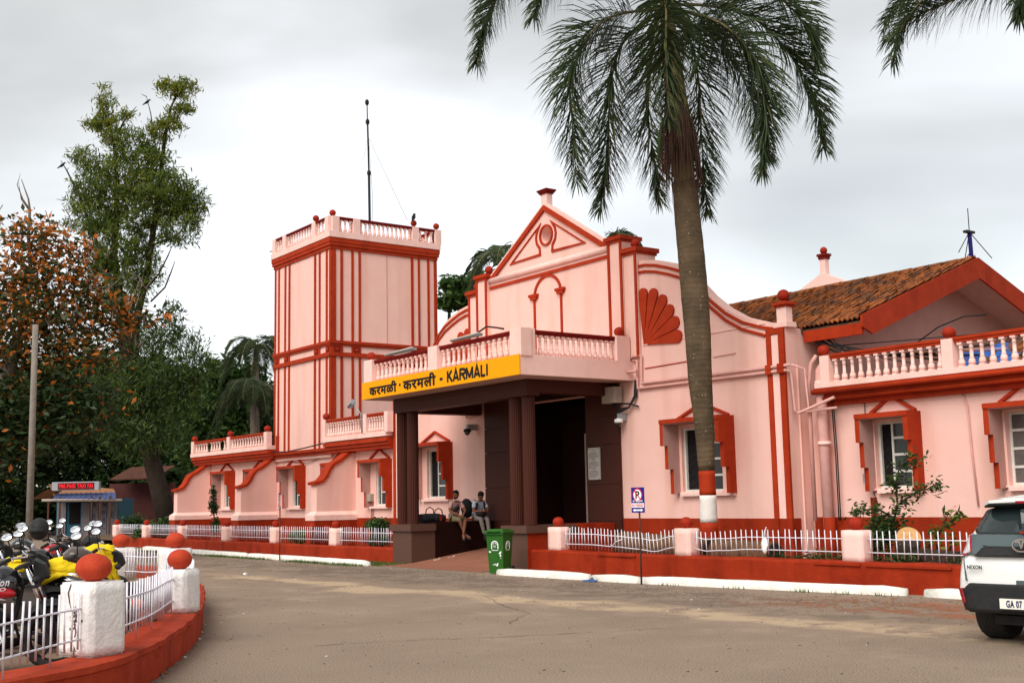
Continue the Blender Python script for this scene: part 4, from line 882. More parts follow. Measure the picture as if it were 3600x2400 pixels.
for a,c in ((-18.3,-17.2),(-11.9,-10.4),(-12.9,-12.0)): b=MB(); b.box(a,c,15.22,15.255,.385,.42); put('plaster_lip',b,'redlow',wr)
def pillar(x,zb,h,wdt,br,label,m='pinklt',seed=0,y=15.42,rz=0,d=None,grp='ball topped fence pillars',balz=None,sz=.9,mats=None):
    t_=thing('fence_pillar',(x,y,zb),label,'pillar',grp,rz); d=d or wdt
    b=rough_box(-wdt/2,wdt/2,-d/2,d/2,0,h,seed,amp=.004,bev=.014); o=put('post',b,m,t_,local=True)
    b=MB(); b.ball((0,0,h+br*sz*.93),br,20,sz=sz); put('ball',b,'redball',t_,local=True); return t_
labs={-48.75:'farthest left pink pillar on the low red wall',-45.2:'pink pillar on the low wall by the first buttress',-41.4:'pink pillar on the low wall, by the climbing plant',-37.4:'pink pillar on the low wall before the middle buttress',-33.65:'pink pillar on the low wall near the red hydrant',-29.75:'pink pillar on the low wall nearest the left side of the portico'}
for i,(x,l) in enumerate(labs.items()): pillar(x,.33,.50,.38,.118,l,seed=i,d=.26)
for i,(x,l) in enumerate({-19.78:'pink pillar on the low wall directly right of the portico',-15.98:'pink pillar on the low wall beside the palm trunk',-12.18:'pink pillar on the low wall behind the leafy shrub',-8.4:'pink pillar on the low wall hidden behind the white car'}.items()): pillar(x,.42,.51,.40,.118,l,seed=20+i,d=.28)
def rod_mesh(r=.0085,h=1): b=MB(); b.tube([(0,0,0),(0,0,h*.5),(0,0,h)],r,6); return b.mesh('rod',['rod'])
ROD=rod_mesh()
def panel(P0,P1,zb,zt,n,label,sag=0,bend=(),amp=.01,sc=1,z1=None,r1=.27,r2=.72):
    """railing panel between two points: two rails and upright rods"""
    P0=Vector((*P0,0));P1=Vector((*P1,0)); z1=z1 or 0
    c=(P0+P1)/2; t_=thing('railing_panel',(c.x,c.y,zb),label,'railing','white steel railing panels'); d=(P1-P0); H=zt-zb
    def off(t):
        s=sag*math.sin(t*math.pi)+sum(a*math.exp(-((t-u)/w_)**2) for u,w_,a in bend)
        return s
    for rz_ in (r1,r2):
        pts=[P0+d*t+Vector((0,0,zb+z1*t+H*rz_+off(t))) for t in [i/24 for i in range(25)]]
        b=MB(); b.tube(pts,.009*sc,6); put('rail',b,'rod',t_)
    for i in range(n):
        t=(i+.5)/n; o=off(t); p=P0+d*t; lean=random.gauss(0,.02)
        tall= (i%7==3)
        h=H*(1.0 if not tall else 1.0)
        inst('rod',ROD,(p.x,p.y,zb+z1*t+o+ (.035 if not tall else 0)),t_,rot=(random.gauss(0,.012),lean+ (o*1.2),0),sc=(sc,sc,h-(.035 if not tall else -0)+random.uniform(-amp,amp)))
xs=[-48.75,-45.2,-41.4,-37.4,-33.65,-29.75]
tl=['far left white railing panel beyond the first pillar','white railing panel below the first red-capped buttress','white railing panel in front of the creeper','white railing panel below the second buttress','white railing panel in front of the red hydrant and low bush','white railing panel ending at the portico plinth']
xe=xs[1:]+[-26.3]
for a,c,l in zip(xs,xe,tl): panel((a+.2,15.42),(c-(.2 if c<-27 else 0),15.42),.38,.86,26,l,amp=.008)
panel((-19.58,15.42),(-16.18,15.42),.46,.92,33,'bent white railing panel between the portico and the no parking sign',sag=-.0,bend=((.42,.1,-.02),(.62,.12,-.05),(.8,.1,-.09)),amp=.02)
panel((-15.78,15.42),(-12.38,15.42),.46,.92,28,'white railing panel with a white rag caught on it',bend=((.08,.07,-.05),(.22,.1,-.035)),amp=.012)
panel((-11.98,15.42),(-8.6,15.42),.46,.92,28,'white railing panel in front of the cut tree stump',amp=.008)
panel((-8.2,15.42),(-5,15.42),.46,.92,26,'white railing panel hidden behind the parked car')
b=MB()
b.tube([(-18.1,15.40,.60),(-18.0,15.37,.58),(-17.9,15.36,.66),(-17.75,15.38,.70)],.008,6); t_=thing('bent_rod',(-18,15.4,.6),'loose curled white rod on the bent railing panel','railing'); put('rod',b,'rod',t_)
b=MB(); b.ell((0,0,0),.07,.03,.14,10); b.tube([(0,0,.1),(.03,-.01,.24),(.05,0,.3)],[.03,.015,.004],6)
for i,v in enumerate(b.v): b.v[i]=(v[0]+random.uniform(-.012,.012),v[1]+random.uniform(-.01,.01),v[2]+random.uniform(-.012,.012))
rg_=onY(2688,1915,15.38); b.xf(Matrix.Translation(rg_)); tag(put('rag',b,'signw',loc=rg_),'small white plastic rag caught on the railing right of the palm','rag')
# ================= KERB STONES =================
def kerb(p0,p1,label,w_=.22,h=.13,seed=0):
    p0=Vector((*p0,0));p1=Vector((*p1,0)); d=(p1-p0); L_=d.length; d/=L_; n=Vector((-d.y,d.x,0)); rr=random.Random(seed)
    k=max(int(L_/.35),3); vs=[]
    prof=[(-w_/2,-.03),(-w_/2-.0,h*.55),(-w_/2+.05,h*.95),(0,h),(w_/2-.03,h*.96),(w_/2,h*.6),(w_/2,-.03)]
    for i in range(k+1):
        e=1 if 0<i<k else .55
        for a,z in prof: p=p0+d*(L_*i/k)+n*(a*e+rr.uniform(-.01,.01)); vs.append((p.x,p.y,z*(1 if e==1 else .8)+rr.uniform(-.008,.008)))
    q=len(prof); fs=[]
    for i in range(k):
        for j in range(q-1): fs.append((i*q+j,i*q+j+1,(i+1)*q+j+1,(i+1)*q+j))
    fs+=[tuple(range(q))[::-1],tuple(k*q+j for j in range(q))]
    b=MB(); b.add(vs,fs,0,True); c=(p0+p1)/2
    return tag(put('kerb_stone',b,'kerbw',loc=(c.x,c.y,0),label=label),cat='kerb',group='whitewashed kerb stones')
kerb((-20.25,14.2),(-17.42,14.28),'short white kerb stone between green bin and blue slipper',seed=1)
kerb((-17.3,14.28),(-16.1,14.33),'white kerb stone behind the blue slipper',seed=2)
kerb((-16.05,14.33),(-11.05,15.05),'long white kerb from the no parking pole to the gap before the car',seed=3)
kerb((-10.75,15.10),(-6.5,15.2),'white kerb stone reaching behind the parked car',seed=4)
kerb((-33.0,14.25),(-25.6,14.15),'long white kerb left of the portico with grass along it',seed=5)
kerb((-42.9,14.55),(-33.1,14.27),'far stretch of white kerb below the left wing',seed=6)
# grass tufts along the left kerb
def blades(pts,hmin,hmax,name,label,m='grass'):
    n=len(pts); P=np.array(pts); a=RNG.uniform(0,6.28,n); h=RNG.uniform(hmin,hmax,n); wd=h*.10+.002; ln=RNG.uniform(.1,.6,n)*h
    ca,sa=np.cos(a),np.sin(a); V=np.zeros((n,3,3))
    V[:,0]=P+np.c_[-sa*wd,ca*wd,0*a]; V[:,1]=P+np.c_[sa*wd,-ca*wd,0*a]; V[:,2]=P+np.c_[ca*ln,sa*ln,h]
    me=bpy.data.meshes.new(name); me.from_pydata(V.reshape(-1,3).tolist(),[],np.arange(3*n).reshape(-1,3).tolist()); me.materials.append(M[m])
    o=bpy.data.objects.new(name,me); COL.objects.link(o); return tag(o,label,None,kind='stuff')
pts=[]
for _ in range(9000):
    x=random.uniform(-42.5,-25.4); dens=.5+.5*math.sin(x*1.7)*math.sin(x*.61+1)
    if random.random()<dens: pts.append((x,14.05-abs(random.gauss(0,.16))+ (x+34)*-.0,.0))
for _ in range(1500): pts.append((random.uniform(-27,-25.2),random.uniform(14.2,15.1),0))
for _ in range(130): x=random.choice((-15.2,-13.9,-12.6,-11.9,-11.3))+random.gauss(0,.12); pts.append((x,14.2+(x+16.05)*.144-.08-abs(random.gauss(0,.04)),0))
for _ in range(400): q=edgept(); pts.append((q[0],q[1],0)) if random.random()<.4 else None
for _ in range(1200): pts.append((random.gauss(-36.6,.25),15.15+random.gauss(0,.05),0))
blades(pts,.02,.075,'grass','thin green grass growing along the white kerb and wall foot')
# ================= ISLAND (front left) =================
IW=.42
_g=[tuple(onZ(x,y)[:2]) for x,y in ((711,2135),(688,2118),(668,2095),(640,2072),(590,2055),(520,2045),(440,2040),(300,2040),(100,2045))]
IE=[(-6.2,-1.2)]+EDGE+_g
def island():
    b=MB(); vs=[];k=len(IE); C=[]
    # densify
    D=[]
    for i in range(k-1):
        for t in range(4): D.append((IE[i][0]+(IE[i+1][0]-IE[i][0])*t/4,IE[i][1]+(IE[i+1][1]-IE[i][1])*t/4))
    D.append(IE[-1])
    for _ in range(3):
        D=[D[0]]+[((D[i-1][0]+2*D[i][0]+D[i+1][0])/4,(D[i-1][1]+2*D[i][1]+D[i+1][1])/4) for i in range(1,len(D)-1)]+[D[-1]]
    k=len(D)
    for i,(x,y) in enumerate(D):
        a=D[max(i-1,0)];c=D[min(i+1,k-1)]; dx,dy=c[0]-a[0],c[1]-a[1]; l=math.hypot(dx,dy); nx,ny=dy/l,-dx/l  # outward? fixed below
        if nx*1+ny*(-.2)>0 and False: pass
        nx,ny=-nx,-ny     # inward
        o=random.uniform(-.012,.012); z=.34+random.uniform(-.008,.008); out=.022
        vs+=[(x-0*nx,y-0*ny,-.03),(x-o*nx,y-o*ny,z-.075),(x-(out+o)*nx,y-(out+o)*ny,z-.06),(x-(out*.8+o)*nx,y-(out*.8+o)*ny,z-.012),(x+.03*nx,y+.03*ny,z),(x+(IW-.03)*nx,y+(IW-.03)*ny,z+random.uniform(-.006,.006)),(x+IW*nx,y+IW*ny,z-.03),(x+IW*nx,y+IW*ny,-.03)]
        C.append((x+nx*IW/2,y+ny*IW/2,x+nx*IW,y+ny*IW))
    fs=[]
    for i in range(k-1):
        for j in range(7): fs.append((i*8+j,i*8+j+1,(i+1)*8+j+1,(i+1)*8+j))
    b.add(vs,fs,0,False); o=put('island_wall',b,'redisl',loc=(-11,3.5,0)); tag(o,'curving low red wall round the motorcycle parking island','wall')
    inner=[(c[2],c[3],.14) for c in C]+[(-45,3,.14),(-45,-12,.14),(-6,-12,.14)]
    q=MB(); tr=tessellate_polygon([[Vector(p) for p in inner]]); q.add(inner,[t for t in tr]); tag(put('parking_ground',q,'pavers'),kind='structure')
    return C
IC=island()
# pillars of the island: placed on the wall
def crackpost():
    P=at(322,2288,9.50); P.z=.34; t_=thing('fence_pillar',P,'big cracked white pillar with flattened red ball, nearest the camera','pillar','white pillars of the parking island',rad(27))
    b=rough_box(-.185,.185,-.185,.185,0,.58,3,amp=.0035,n=8,bev=.02); put('post',b,'white',t_,local=True)
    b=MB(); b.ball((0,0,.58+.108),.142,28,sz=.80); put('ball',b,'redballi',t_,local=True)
    # crack: jagged dark groove with chipped plaster on the face toward the road
    b=MB(); pts=[(-.045,.57),(-.075,.50),(-.055,.42),(-.03,.36),(.02,.39),(.03,.34),(.0,.27),(.02,.2),(.0,.12),(.005,.05),(.0,.0)]
    for a,c in zip(pts,pts[1:]):
        w0=random.uniform(.003,.008)
        b.add([(a[0]-w0,-.1865,a[1]),(a[0]+w0,-.1865,a[1]),(c[0]+w0,-.1865,c[1]),(c[0]-w0,-.1865,c[1])],[(0,1,2,3)])
    for _ in range(26): x=random.gauss(.0,.025); z=random.uniform(.22,.4); s=random.uniform(.004,.014); b.add([(x-s,-.1868,z),(x,-.1868,z-s),(x+s,-.1868,z),(x,-.1868,z+s*1.4)],[(0,1,2,3)])
    for _ in range(14): x=random.gauss(.0,.02); z=random.uniform(.0,.08); s=random.uniform(.004,.012); b.add([(x-s,-.1868,z),(x,-.1868,z-s*.2),(x+s,-.1868,z),(x,-.1868,z+s*1.4)],[(0,1,2,3)])
    put('crack',b,mat('crack_grey',(.10,.06,.05),None),t_,local=True,fix=False)
    return t_
crackpost()
def ipost(px,py,dep,h,w_,br,label,rz,seed):
    c=at(px,py,dep); z=.34; t_=thing('fence_pillar',(c.x,c.y,z),label,'pillar','white pillars of the parking island',rad(rz))
    b=rough_box(-w_/2,w_/2,-w_/2,w_/2,0,h,seed,amp=.0035,n=6,bev=.02); put('post',b,'white',t_,local=True)
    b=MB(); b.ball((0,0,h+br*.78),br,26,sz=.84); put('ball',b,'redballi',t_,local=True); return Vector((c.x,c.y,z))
p2=ipost(632,1970,13.2,.475,.34,.135,'white pillar with red ball at the bend of the island wall',40,11)
p3=ipost(617,1904,18.6,.52,.38,.15,'white pillar with red ball behind the bend of the island wall',20,12)
p4=ipost(425,1898,19.4,.52,.38,.135,'white pillar with red ball farthest back on the island wall',10,13)
def ipanel(A,B,n,label,zb=.34,zt=.85,arc=0,**k):
    # follow the wall by splitting into 3 pieces is avoided: gently arced rail
    A=Vector(A);B=Vector(B); c=(A+B)/2; t_=thing('railing_panel',(c.x,c.y,zb),label,'railing','white steel railing panels'); d=B-A; nrm=Vector((-d.y,d.x,0)).normalized(); H=zt-zb
    P=lambda t:Vector((A.x,A.y,0))+Vector((d.x,d.y,0))*t+nrm*arc*4*t*(1-t)
    for r_ in (.28,.74): b=MB(); b.tube([P(t)+Vector((0,0,zb+H*r_+.006*math.sin(t*9))) for t in [i/16 for i in range(17)]],.0085,7); put('rail',b,'rod',t_)
    for i in range(n):
        t=(i+.5)/n; tall=i%6==k.get('ph',2); p=P(t); inst('rod',ROD,(p.x,p.y,zb+(.0 if tall else .07)),t_,rot=(random.gauss(0,.01),random.gauss(0,.012),0),sc=(1.0,1.0,H-(0 if tall else .07)+random.uniform(-.008,.008)))
_p1=at(322,2288,9.50)
ipanel((-6.9,.1),(_p1.x+.12,_p1.y-.12),36,'near white railing panel at the bottom left corner of the picture',arc=-.04,ph=1)
ipanel((_p1.x-.12,_p1.y+.15),(p2.x+.12,p2.y-.12),27,'white railing panel between the two nearest island pillars',arc=-.05)
ipanel((p2.x-.1,p2.y+.2),(p3.x+.15,p3.y-.2),40,'white railing panel behind the bend, running back from the corner pillar',arc=-.12)
ipanel((p3.x-.2,p3.y),(p4.x+.2,p4.y),16,'white railing panel between the two rear island pillars')
# ================= SIGNS, BIN, SMALL THINGS =================
def noparking(x,y,z0,z1,w_,label,rz=0):
    t_=thing('no_parking_sign',(x,y,0),label,'sign','no parking signs on thin poles',rz); H=z1-z0; cx=0
    b=MB(); b.tube([(0,.02,-.02),(.01,.02,z0+.1)],.016,8); put('pole',b,'rust',t_,local=True)
    b=MB(); b.box(-w_/2,w_/2,-.006,.006,z0,z1); bd=put('board',b,'signblue',t_,local=True)
    def disc(r,yy,m,zc): b=MB(); b.prism([(cx+r*math.cos(a),yy,zc+r*math.sin(a)) for a in [i*math.pi/12 for i in range(24)]],(0,-.0015,0)); put('disc',b,m,bd,local=True)
    zc=z1-H*.30; R=w_*.38
    disc(R,-.0065,'signr',zc); disc(R*.80,-.0085,'signw',zc)
    t=fit(text('P',1,.03,ext=.001),-R*.40,R*.45,zc-R*.55,zc+R*.58,-.0115); put('lettering',t,'black',bd,local=True)
    b=MB(); b.prism([(-R*.6,-.0135,zc+R*.5),(-R*.48,-.0135,zc+R*.62),(R*.6,-.0135,zc-R*.5),(R*.48,-.0135,zc-R*.62)],(0,-.001,0)); put('slash',b,'signr',bd,local=True)
    t=fit(text('नो पार्किंग',1,.02,ext=.001),-w_*.40,w_*.40,z0+H*.40,z0+H*.50,-.008); put('lettering',t,'signw',bd,local=True)
    b=MB(); b.box(-w_/2+.004,w_/2-.004,-.0075,-.0062,z0+H*.20,z0+H*.375); put('band',b,'signw',bd,local=True)
    t=fit(text('NO PARKING',1,.01,ext=.001),-w_*.44,w_*.44,z0+H*.225,z0+H*.35,-.009); put('lettering',t,'signr',bd,local=True)
    b=MB(); a=z0+H*.10; b.prism([(-w_*.42,-.0065,a),(-w_*.22,-.0065,a+H*.06),(-w_*.22,-.0065,a+H*.03),(w_*.22,-.0065,a+H*.03),(w_*.22,-.0065,a+H*.06),(w_*.42,-.0065,a),(w_*.22,-.0065,a-H*.06),(w_*.22,-.0065,a-H*.03),(-w_*.22,-.0065,a-H*.03),(-w_*.22,-.0065,a-H*.06)],(0,-.001,0)); put('arrow',b,'signw',bd,local=True)
noparking(-15.80,14.1,1.24,1.68,.31,'blue NO PARKING sign on a rusty pole in front of the palm and kerb',rz=rad(4))
noparking(-30.45,14.05,1.36,1.82,.30,'small blue NO PARKING sign on a thin dark pole before the left wing',rz=rad(-18))
bn=thing('wheelie_bin',(-20.40,14.35,0),'green wheeled rubbish bin with white emblems at the foot of the ramp','bin',rz=rad(24))
b=MB()
def frustum(b,w0,d0,z0,w1,d1,z1,m=0,oy=0): 
    b.add([(-w0,-d0+oy,z0),(w0,-d0+oy,z0),(w0,d0,z0),(-w0,d0,z0),(-w1,-d1,z1),(w1,-d1,z1),(w1,d1,z1),(-w1,d1,z1)],[(3,2,1,0),(4,5,6,7),(0,1,5,4),(1,2,6,5),(2,3,7,6),(3,0,4,7)],m)
frustum(b,.165,.15,.02,.205,.20,.84); put('body',b,'bin',bn,local=True)
b=MB(); b.box(-.222,.222,-.225,.21,.80,.845); put('rim',b,'bindk',bn,local=True)
b=MB(); frustum(b,.232,.235,.85,.22,.22,.885); frustum(b,.18,.18,.885,.165,.16,.915); b.tube([(-.15,-.245,.87),(.15,-.245,.87)],.018,8); put('lid',b,'bin',bn,local=True)
for sx in (-1,1):
    b=MB(); b.tube([(sx*.165,.19,.08),(sx*.21,.19,.08)],.08,16); put('wheel',b,'rubber',bn,local=True)
def emblem(face,cx,zc,s):
    def P(u,v): 
        k=(v+zc)/.84
        return Vector((cx+u,-(.15+.05*k)-.004,zc+v)) if face=='F' else Vector((.165+.04*k+.004,cx+u,zc+v))
    n=Vector((0,-1,0)) if face=='F' else Vector((1,0,0))
    b=MB(); pts=[(-s,-s*.9)]+[(-s*math.cos(a),s*.2+s*math.sin(a)) for a in [i*math.pi/10 for i in range(11)]]+[(s,-s*.9)]
    b.ribbon([P(u,v) for u,v in pts],n,s*.28,.003); b.ribbon([P(u*.55,v*.55+s*.1) for u,v in pts[1:-1]],n,s*.1,.003); b.box(0,0,0,0,0,0)
    b.ribbon([P(-s,-s*1.25),P(s,-s*1.25)],n,s*.16,.003)
    put('emblem',b,'signw',bn,local=True)
    t=text('IR',1,.04,ext=.001); xs=[v[0] for v in t.v];ys=[v[1] for v in t.v]; a,c=min(xs),max(xs);d_,e_=min(ys),max(ys)
    t.v=[tuple(P((v[0]-a)/(c-a)*s*.9-s*.45,(v[1]-d_)/(e_-d_)*s*.62-s*.5)+n*.003) for v in t.v]; put('lettering',t,'signw',bn,local=True)
emblem('F',-.005,.58,.075); emblem('S',0,.58,.07)
b=MB()
for (u,v,s) in ((-.14,.46,.018),(-.12,.45,.02),(.11,.43,.03),(.12,.38,.025),(.13,.45,.02),(.125,.33,.012),(-.02,.2,.02),(.03,.19,.03),(.05,.22,.015),(-.06,.195,.012)):
    k=v/.84; y=-(.15+.05*k)-.005; b.add([(u-s,y,v-s*.3),(u+s*.2,y,v-s),(u+s,y,v+s*.2),(u+s*.1,y,v+s*1.0),(u-s*.4,y,v+s*.3)],[(0,1,2,3,4)])
put('torn_sticker',b,'signw',bn,local=True,fix=False)
# blue slipper, pair of sandals, litter
def slipper(x,y,z,rz,m,name,label,s=1,grp=None):
    t_=thing(name,(x,y,z),label,'footwear',grp,rz); b=MB(); o=[(-.13,.03),(-.12,-.035),(-.04,-.035),(.05,-.05),(.12,-.04),(.14,0),(.12,.045),(.05,.05),(-.04,.035)]
    b.prism([(a*s,c*s,.0) for a,c in o],(0,0,.022*s)); put('sole',b,m,t_,local=True); b=MB(); b.tube([(-.0,-.045*s,.022),(.04*s,-.01,.06*s),(.07*s,.0,.025),(.04*s,.01,.06*s),(0,.045*s,.022)],.009*s,6); put('strap',b,m,t_,local=True)
slipper(-17.0,13.95,.012,.3,'bluesl','slipper','single blue rubber slipper lying against the white kerb',1.15)
slipper(-25.0,15.75,.08,.9,'cream','sandal','pale sandal on the ramp nearer the camera, by the dark wall',.95,'pale sandals left on the ramp'); slipper(-24.9,16.1,.12,.7,'cream','sandal','pale sandal on the ramp, the farther of the pair',.95,'pale sandals left on the ramp')
def cup(px,py,label): 
    p=onZ(px,py,.0); b=MB(); b.tube([p+Vector((0,0,.03)),p+Vector((.07,.03,.035))],[.025,.035],8); tag(put('paper_cup',b,'signw',loc=p,label=label),cat='litter')
cup(857,2022,'small white cup lying on the road beyond the island')
# ---- log behind the fence, stump, hydrant ----
def log(p0,p1,r,label):
    p0=Vector(p0);p1=Vector(p1); t_=thing('log',(p0+p1)/2,label,'log'); pts=[p0.lerp(p1,i/14) for i in range(15)]
    b=MB(); b.tube(pts,[r*random.uniform(.95,1.04) for _ in pts],16); put('trunk',b,'log',t_)
    d=(p1-p0).normalized(); b=MB(); b.tube([p1-d*.01,p1+d*.012],r*.86,16); put('cut_end',b,'bark',t_)
log((-18.45,16.0,.58),(-15.95,16.0,.50),.24,'thick brown log lying behind the bent railing, left of the pillar'); log((-15.75,15.95,.48),(-14.35,15.95,.46),.24,'dark log end lying behind the railing, right of the palm')
sp_=thing('tree_stump',(-10.6,16.4,.2),'leaning cut stump with pale orange sawn face behind the railing','stump')
q=onY(3195,1890,16.2); nq=Vector((.62,-.60,.50)).normalized(); b=MB(); b.tube([q-nq*.55+Vector((0,0,-.45)),q-nq*.30+Vector((0,0,-.12)),q],[.24,.2,.19],14); put('trunk',b,'bark',sp_)
b=MB(); b.tube([Vector((-11.6,16.1,.15)),Vector((-11.0,16.2,.45)),q+Vector((.0,.05,-.35))],[.3,.24,.2],12); put('root_limb',b,'bark',sp_)
b=MB(); b.tube([q,q+nq*.015],[.192,.188],20); put('cut_face',b,'cutwood',sp_)
hy=thing('hydrant',(-32.9,16.3,.2),'small red hydrant with two outlets behind the left railing','hydrant')
b=MB(); b.lathe([(.07,0),(.07,.55),(.12,.58),(.12,.62),(.08,.7),(.02,.74)],(-32.95,16.3,.2),12); b.tube([(-33.15,16.3,.7),(-32.7,16.3,.7)],.05,10); put('body',b,'redball',hy)
b=MB(); b.lathe([(.06,0),(.06,.5),(.11,.53),(.10,.62),(.03,.66)],(-32.05,16.3,.2),12); b.tube([(-32.25,16.3,.66),(-31.85,16.3,.66)],.06,10); put('outlet',b,'redball',hy)
# ================= CAR =================
CP=Vector((-6.52,10.72,0)); PH=rad(7)
car=thing('parked_car',CP,'white compact car with dark rear panel parked facing the fence at the right edge','car',rz=PH)
# cross sections: y (forward from the rear), list of half-outline (x,z) from sill to roof centre
W_=.775
sec=[ (0.02,[(.55,.33),(.60,.42),(.62,.52),(.62,.62),(.60,.72),(.58,.80),(.52,.86),(.40,.88),(.2,.89),(0,.89)]),
      (0.10,[(.66,.31),(.72,.40),(.735,.52),(.725,.64),(.70,.76),(.67,.86),(.60,.93),(.46,.96),(.24,.98),(0,.985)]),
      (0.26,[(.70,.31),(.755,.40),(.770,.52),(.765,.66),(.75,.80),(.715,.92),(.655,1.06),(.50,1.14),(.26,1.17),(0,1.18)]),
      (0.45,[(.72,.32),(.765,.40),(.777,.52),(.775,.68),(.765,.84),(.73,.97),(.645,1.20),(.54,1.33),(.28,1.385),(0,1.395)]),
      (0.85,[(.72,.36),(.77,.44),(.78,.52),(.78,.68),(.77,.84),(.735,.98),(.64,1.22),(.53,1.40),(.28,1.455),(0,1.465)]),
      (1.60,[(.72,.19),(.77,.38),(.78,.52),(.78,.68),(.77,.82),(.735,.95),(.64,1.20),(.53,1.40),(.28,1.47),(0,1.48)]),
      (2.20,[(.72,.19),(.77,.38),(.78,.52),(.78,.66),(.77,.80),(.73,.93),(.635,1.15),(.52,1.34),(.28,1.41),(0,1.42)]),
      (2.80,[(.71,.19),(.76,.36),(.775,.50),(.77,.64),(.755,.78),(.71,.90),(.66,.93),(.50,.97),(.26,1.0),(0,1.01)]),
      (3.30,[(.68,.22),(.74,.36),(.75,.48),(.74,.60),(.72,.72),(.66,.82),(.60,.85),(.44,.88),(.24,.90),(0,.905)]),
      (3.55,[(.52,.24),(.58,.36),(.60,.46),(.60,.56),(.57,.66),(.50,.74),(.44,.76),(.32,.78),(.16,.79),(0,.79)]) ]
def loft(sec):
    b=MB(); k=len(sec[0][1]); vs=[]
    for y,h in sec:
        vs+=[(-x,y,z) for x,z in h]+[(x,y,z) for x,z in h[:-1]][::-1]
    w2=2*k-1; fs=[]
    for i in range(len(sec)-1):
        for j in range(w2-1): fs.append((i*w2+j,i*w2+j+1,(i+1)*w2+j+1,(i+1)*w2+j))
        fs.append((i*w2+w2-1,i*w2,(i+1)*w2,(i+1)*w2+w2-1))
    fs.append(tuple(range(w2))); fs.append(tuple((len(sec)-1)*w2+j for j in range(w2))[::-1])
    b.add(vs,fs,0,True); return b
body=put('body',loft(sec),'carw',car,local=True)
sb=body.modifiers.new('s','SUBSURF'); sb.levels=2; sb.render_levels=2
# surface lookup on the rear/side by blending sections
def outl_at(y):
    for (ya,a),(yb,b_) in zip(sec,sec[1:]):
        if ya<=y<=yb:
            t=(y-ya)/(yb-ya); return [(p[0]+(q[0]-p[0])*t,p[1]+(q[1]-p[1])*t) for p,q in zip(a,b_)]
    return sec[-1][1]
def rear_y(x,z):
    """distance forward at which the body shell starts for a given (x,z), seen from behind"""
    x=abs(x)
    for i in range(120):
        y=.02+i*.008; o=outl_at(y)
        # inside test
        mx=0
        for (x0_,z0_),(x1_,z1_) in zip(o,o[1:]):
            if min(z0_,z1_)<=z<=max(z0_,z1_) and abs(z1_-z0_)>1e-6: mx=max(mx,x0_+(x1_-x0_)*(z-z0_)/(z1_-z0_))
        if mx>=x: return y
    return .9
def patch(poly,m,name,d=.02,n=6,thick=.03,sub=True,par=car,both=False,sy=1):
    """shell patch over the rear: polygon in (x,z) draped on the body, standing d behind it"""
    for s in ((1,-1) if both else (1,)):
        P=[(x*s,z) for x,z in poly]
        xs=[p[0] for p in P];zs_=[p[1] for p in P]; N_=22
        def inside(x,z):
            c=False;j=len(P)-1
            for i in range(len(P)):
                if (P[i][1]>z)!=(P[j][1]>z) and x<(P[j][0]-P[i][0])*(z-P[i][1])/(P[j][1]-P[i][1])+P[i][0]: c=not c
                j=i
            return c
        # scanline rows give clean edges
        b=MB(); rows=[]
        z0_,z1_=min(zs_),max(zs_)
        for r in range(n*2+1):
            z=z0_+(z1_-z0_)*(r+.0)/(n*2); zz=min(max(z,z0_+1e-4),z1_-1e-4); X=[]
            j=len(P)-1
            for i in range(len(P)):
                if (P[i][1]>zz)!=(P[j][1]>zz): X.append((P[j][0]-P[i][0])*(zz-P[i][1])/(P[j][1]-P[i][1])+P[i][0])
                j=i
            if len(X)>=2: rows.append((z,min(X),max(X)))
        K=14; vs=[]
        for z,a,c in rows:
            for q in range(K+1):
                x=a+(c-a)*q/K; vs.append((x,rear_y(x,z)-d,z))
        nR=len(rows); fr_=len(vs)
        vs+= [(x,y+thick+d,z) for x,y,z in vs]
        fs=[]
        for r in range(nR-1):
            for q in range(K): fs.append((r*(K+1)+q,r*(K+1)+q+1,(r+1)*(K+1)+q+1,(r+1)*(K+1)+q))
            for q in (0,K): a=r*(K+1)+q; fs.append((a,a+K+1,a+K+1+fr_,a+fr_))
        for r in (0,nR-1):
            for q in range(K): a=r*(K+1)+q; fs.append((a,a+1,a+1+fr_,a+fr_))
        b.add(vs,fs,0,True); put(name,b,m,par,local=True)
patch([(-.58,.285),(.58,.285),(.66,.36),(.655,.52),(.56,.60),(-.56,.60),(-.655,.52),(-.66,.36)],'plast','rear_bumper',.030)
patch([(-.34,.22),(.34,.22),(.46,.30),(-.46,.30)],'plast','bumper_lip',.01)
patch([(-.56,.29),(.56,.29),(.60,.47),(.50,.50),(-.50,.50),(-.60,.47)],'gloss','bumper_recess',.036) if False else None
patch([(-.66,.875),(.66,.875),(.70,.97),(.62,1.07),(-.62,1.07),(-.70,.97)],'carg','tailgate_panel',.014)
patch([(-.50,.86),(.50,.86),(.44,.945),(.30,.96),(-.30,.96),(-.44,.945)],'plast','tailgate_garnish',.024)
patch([(-.652,.86),(-.647,.86),(-.602,.62),(-.607,.62)],'carg','panel_gap',.004)
patch([(-.43,.958),(.43,.958),(.44,.968),(-.44,.968)],'carg','chrome_line',.03)
patch([(-.56,1.075),(.56,1.075),(.615,1.12),(.53,1.31),(.42,1.335),(-.42,1.335),(-.53,1.31),(-.615,1.12)],'carglass','rear_glass',.016)
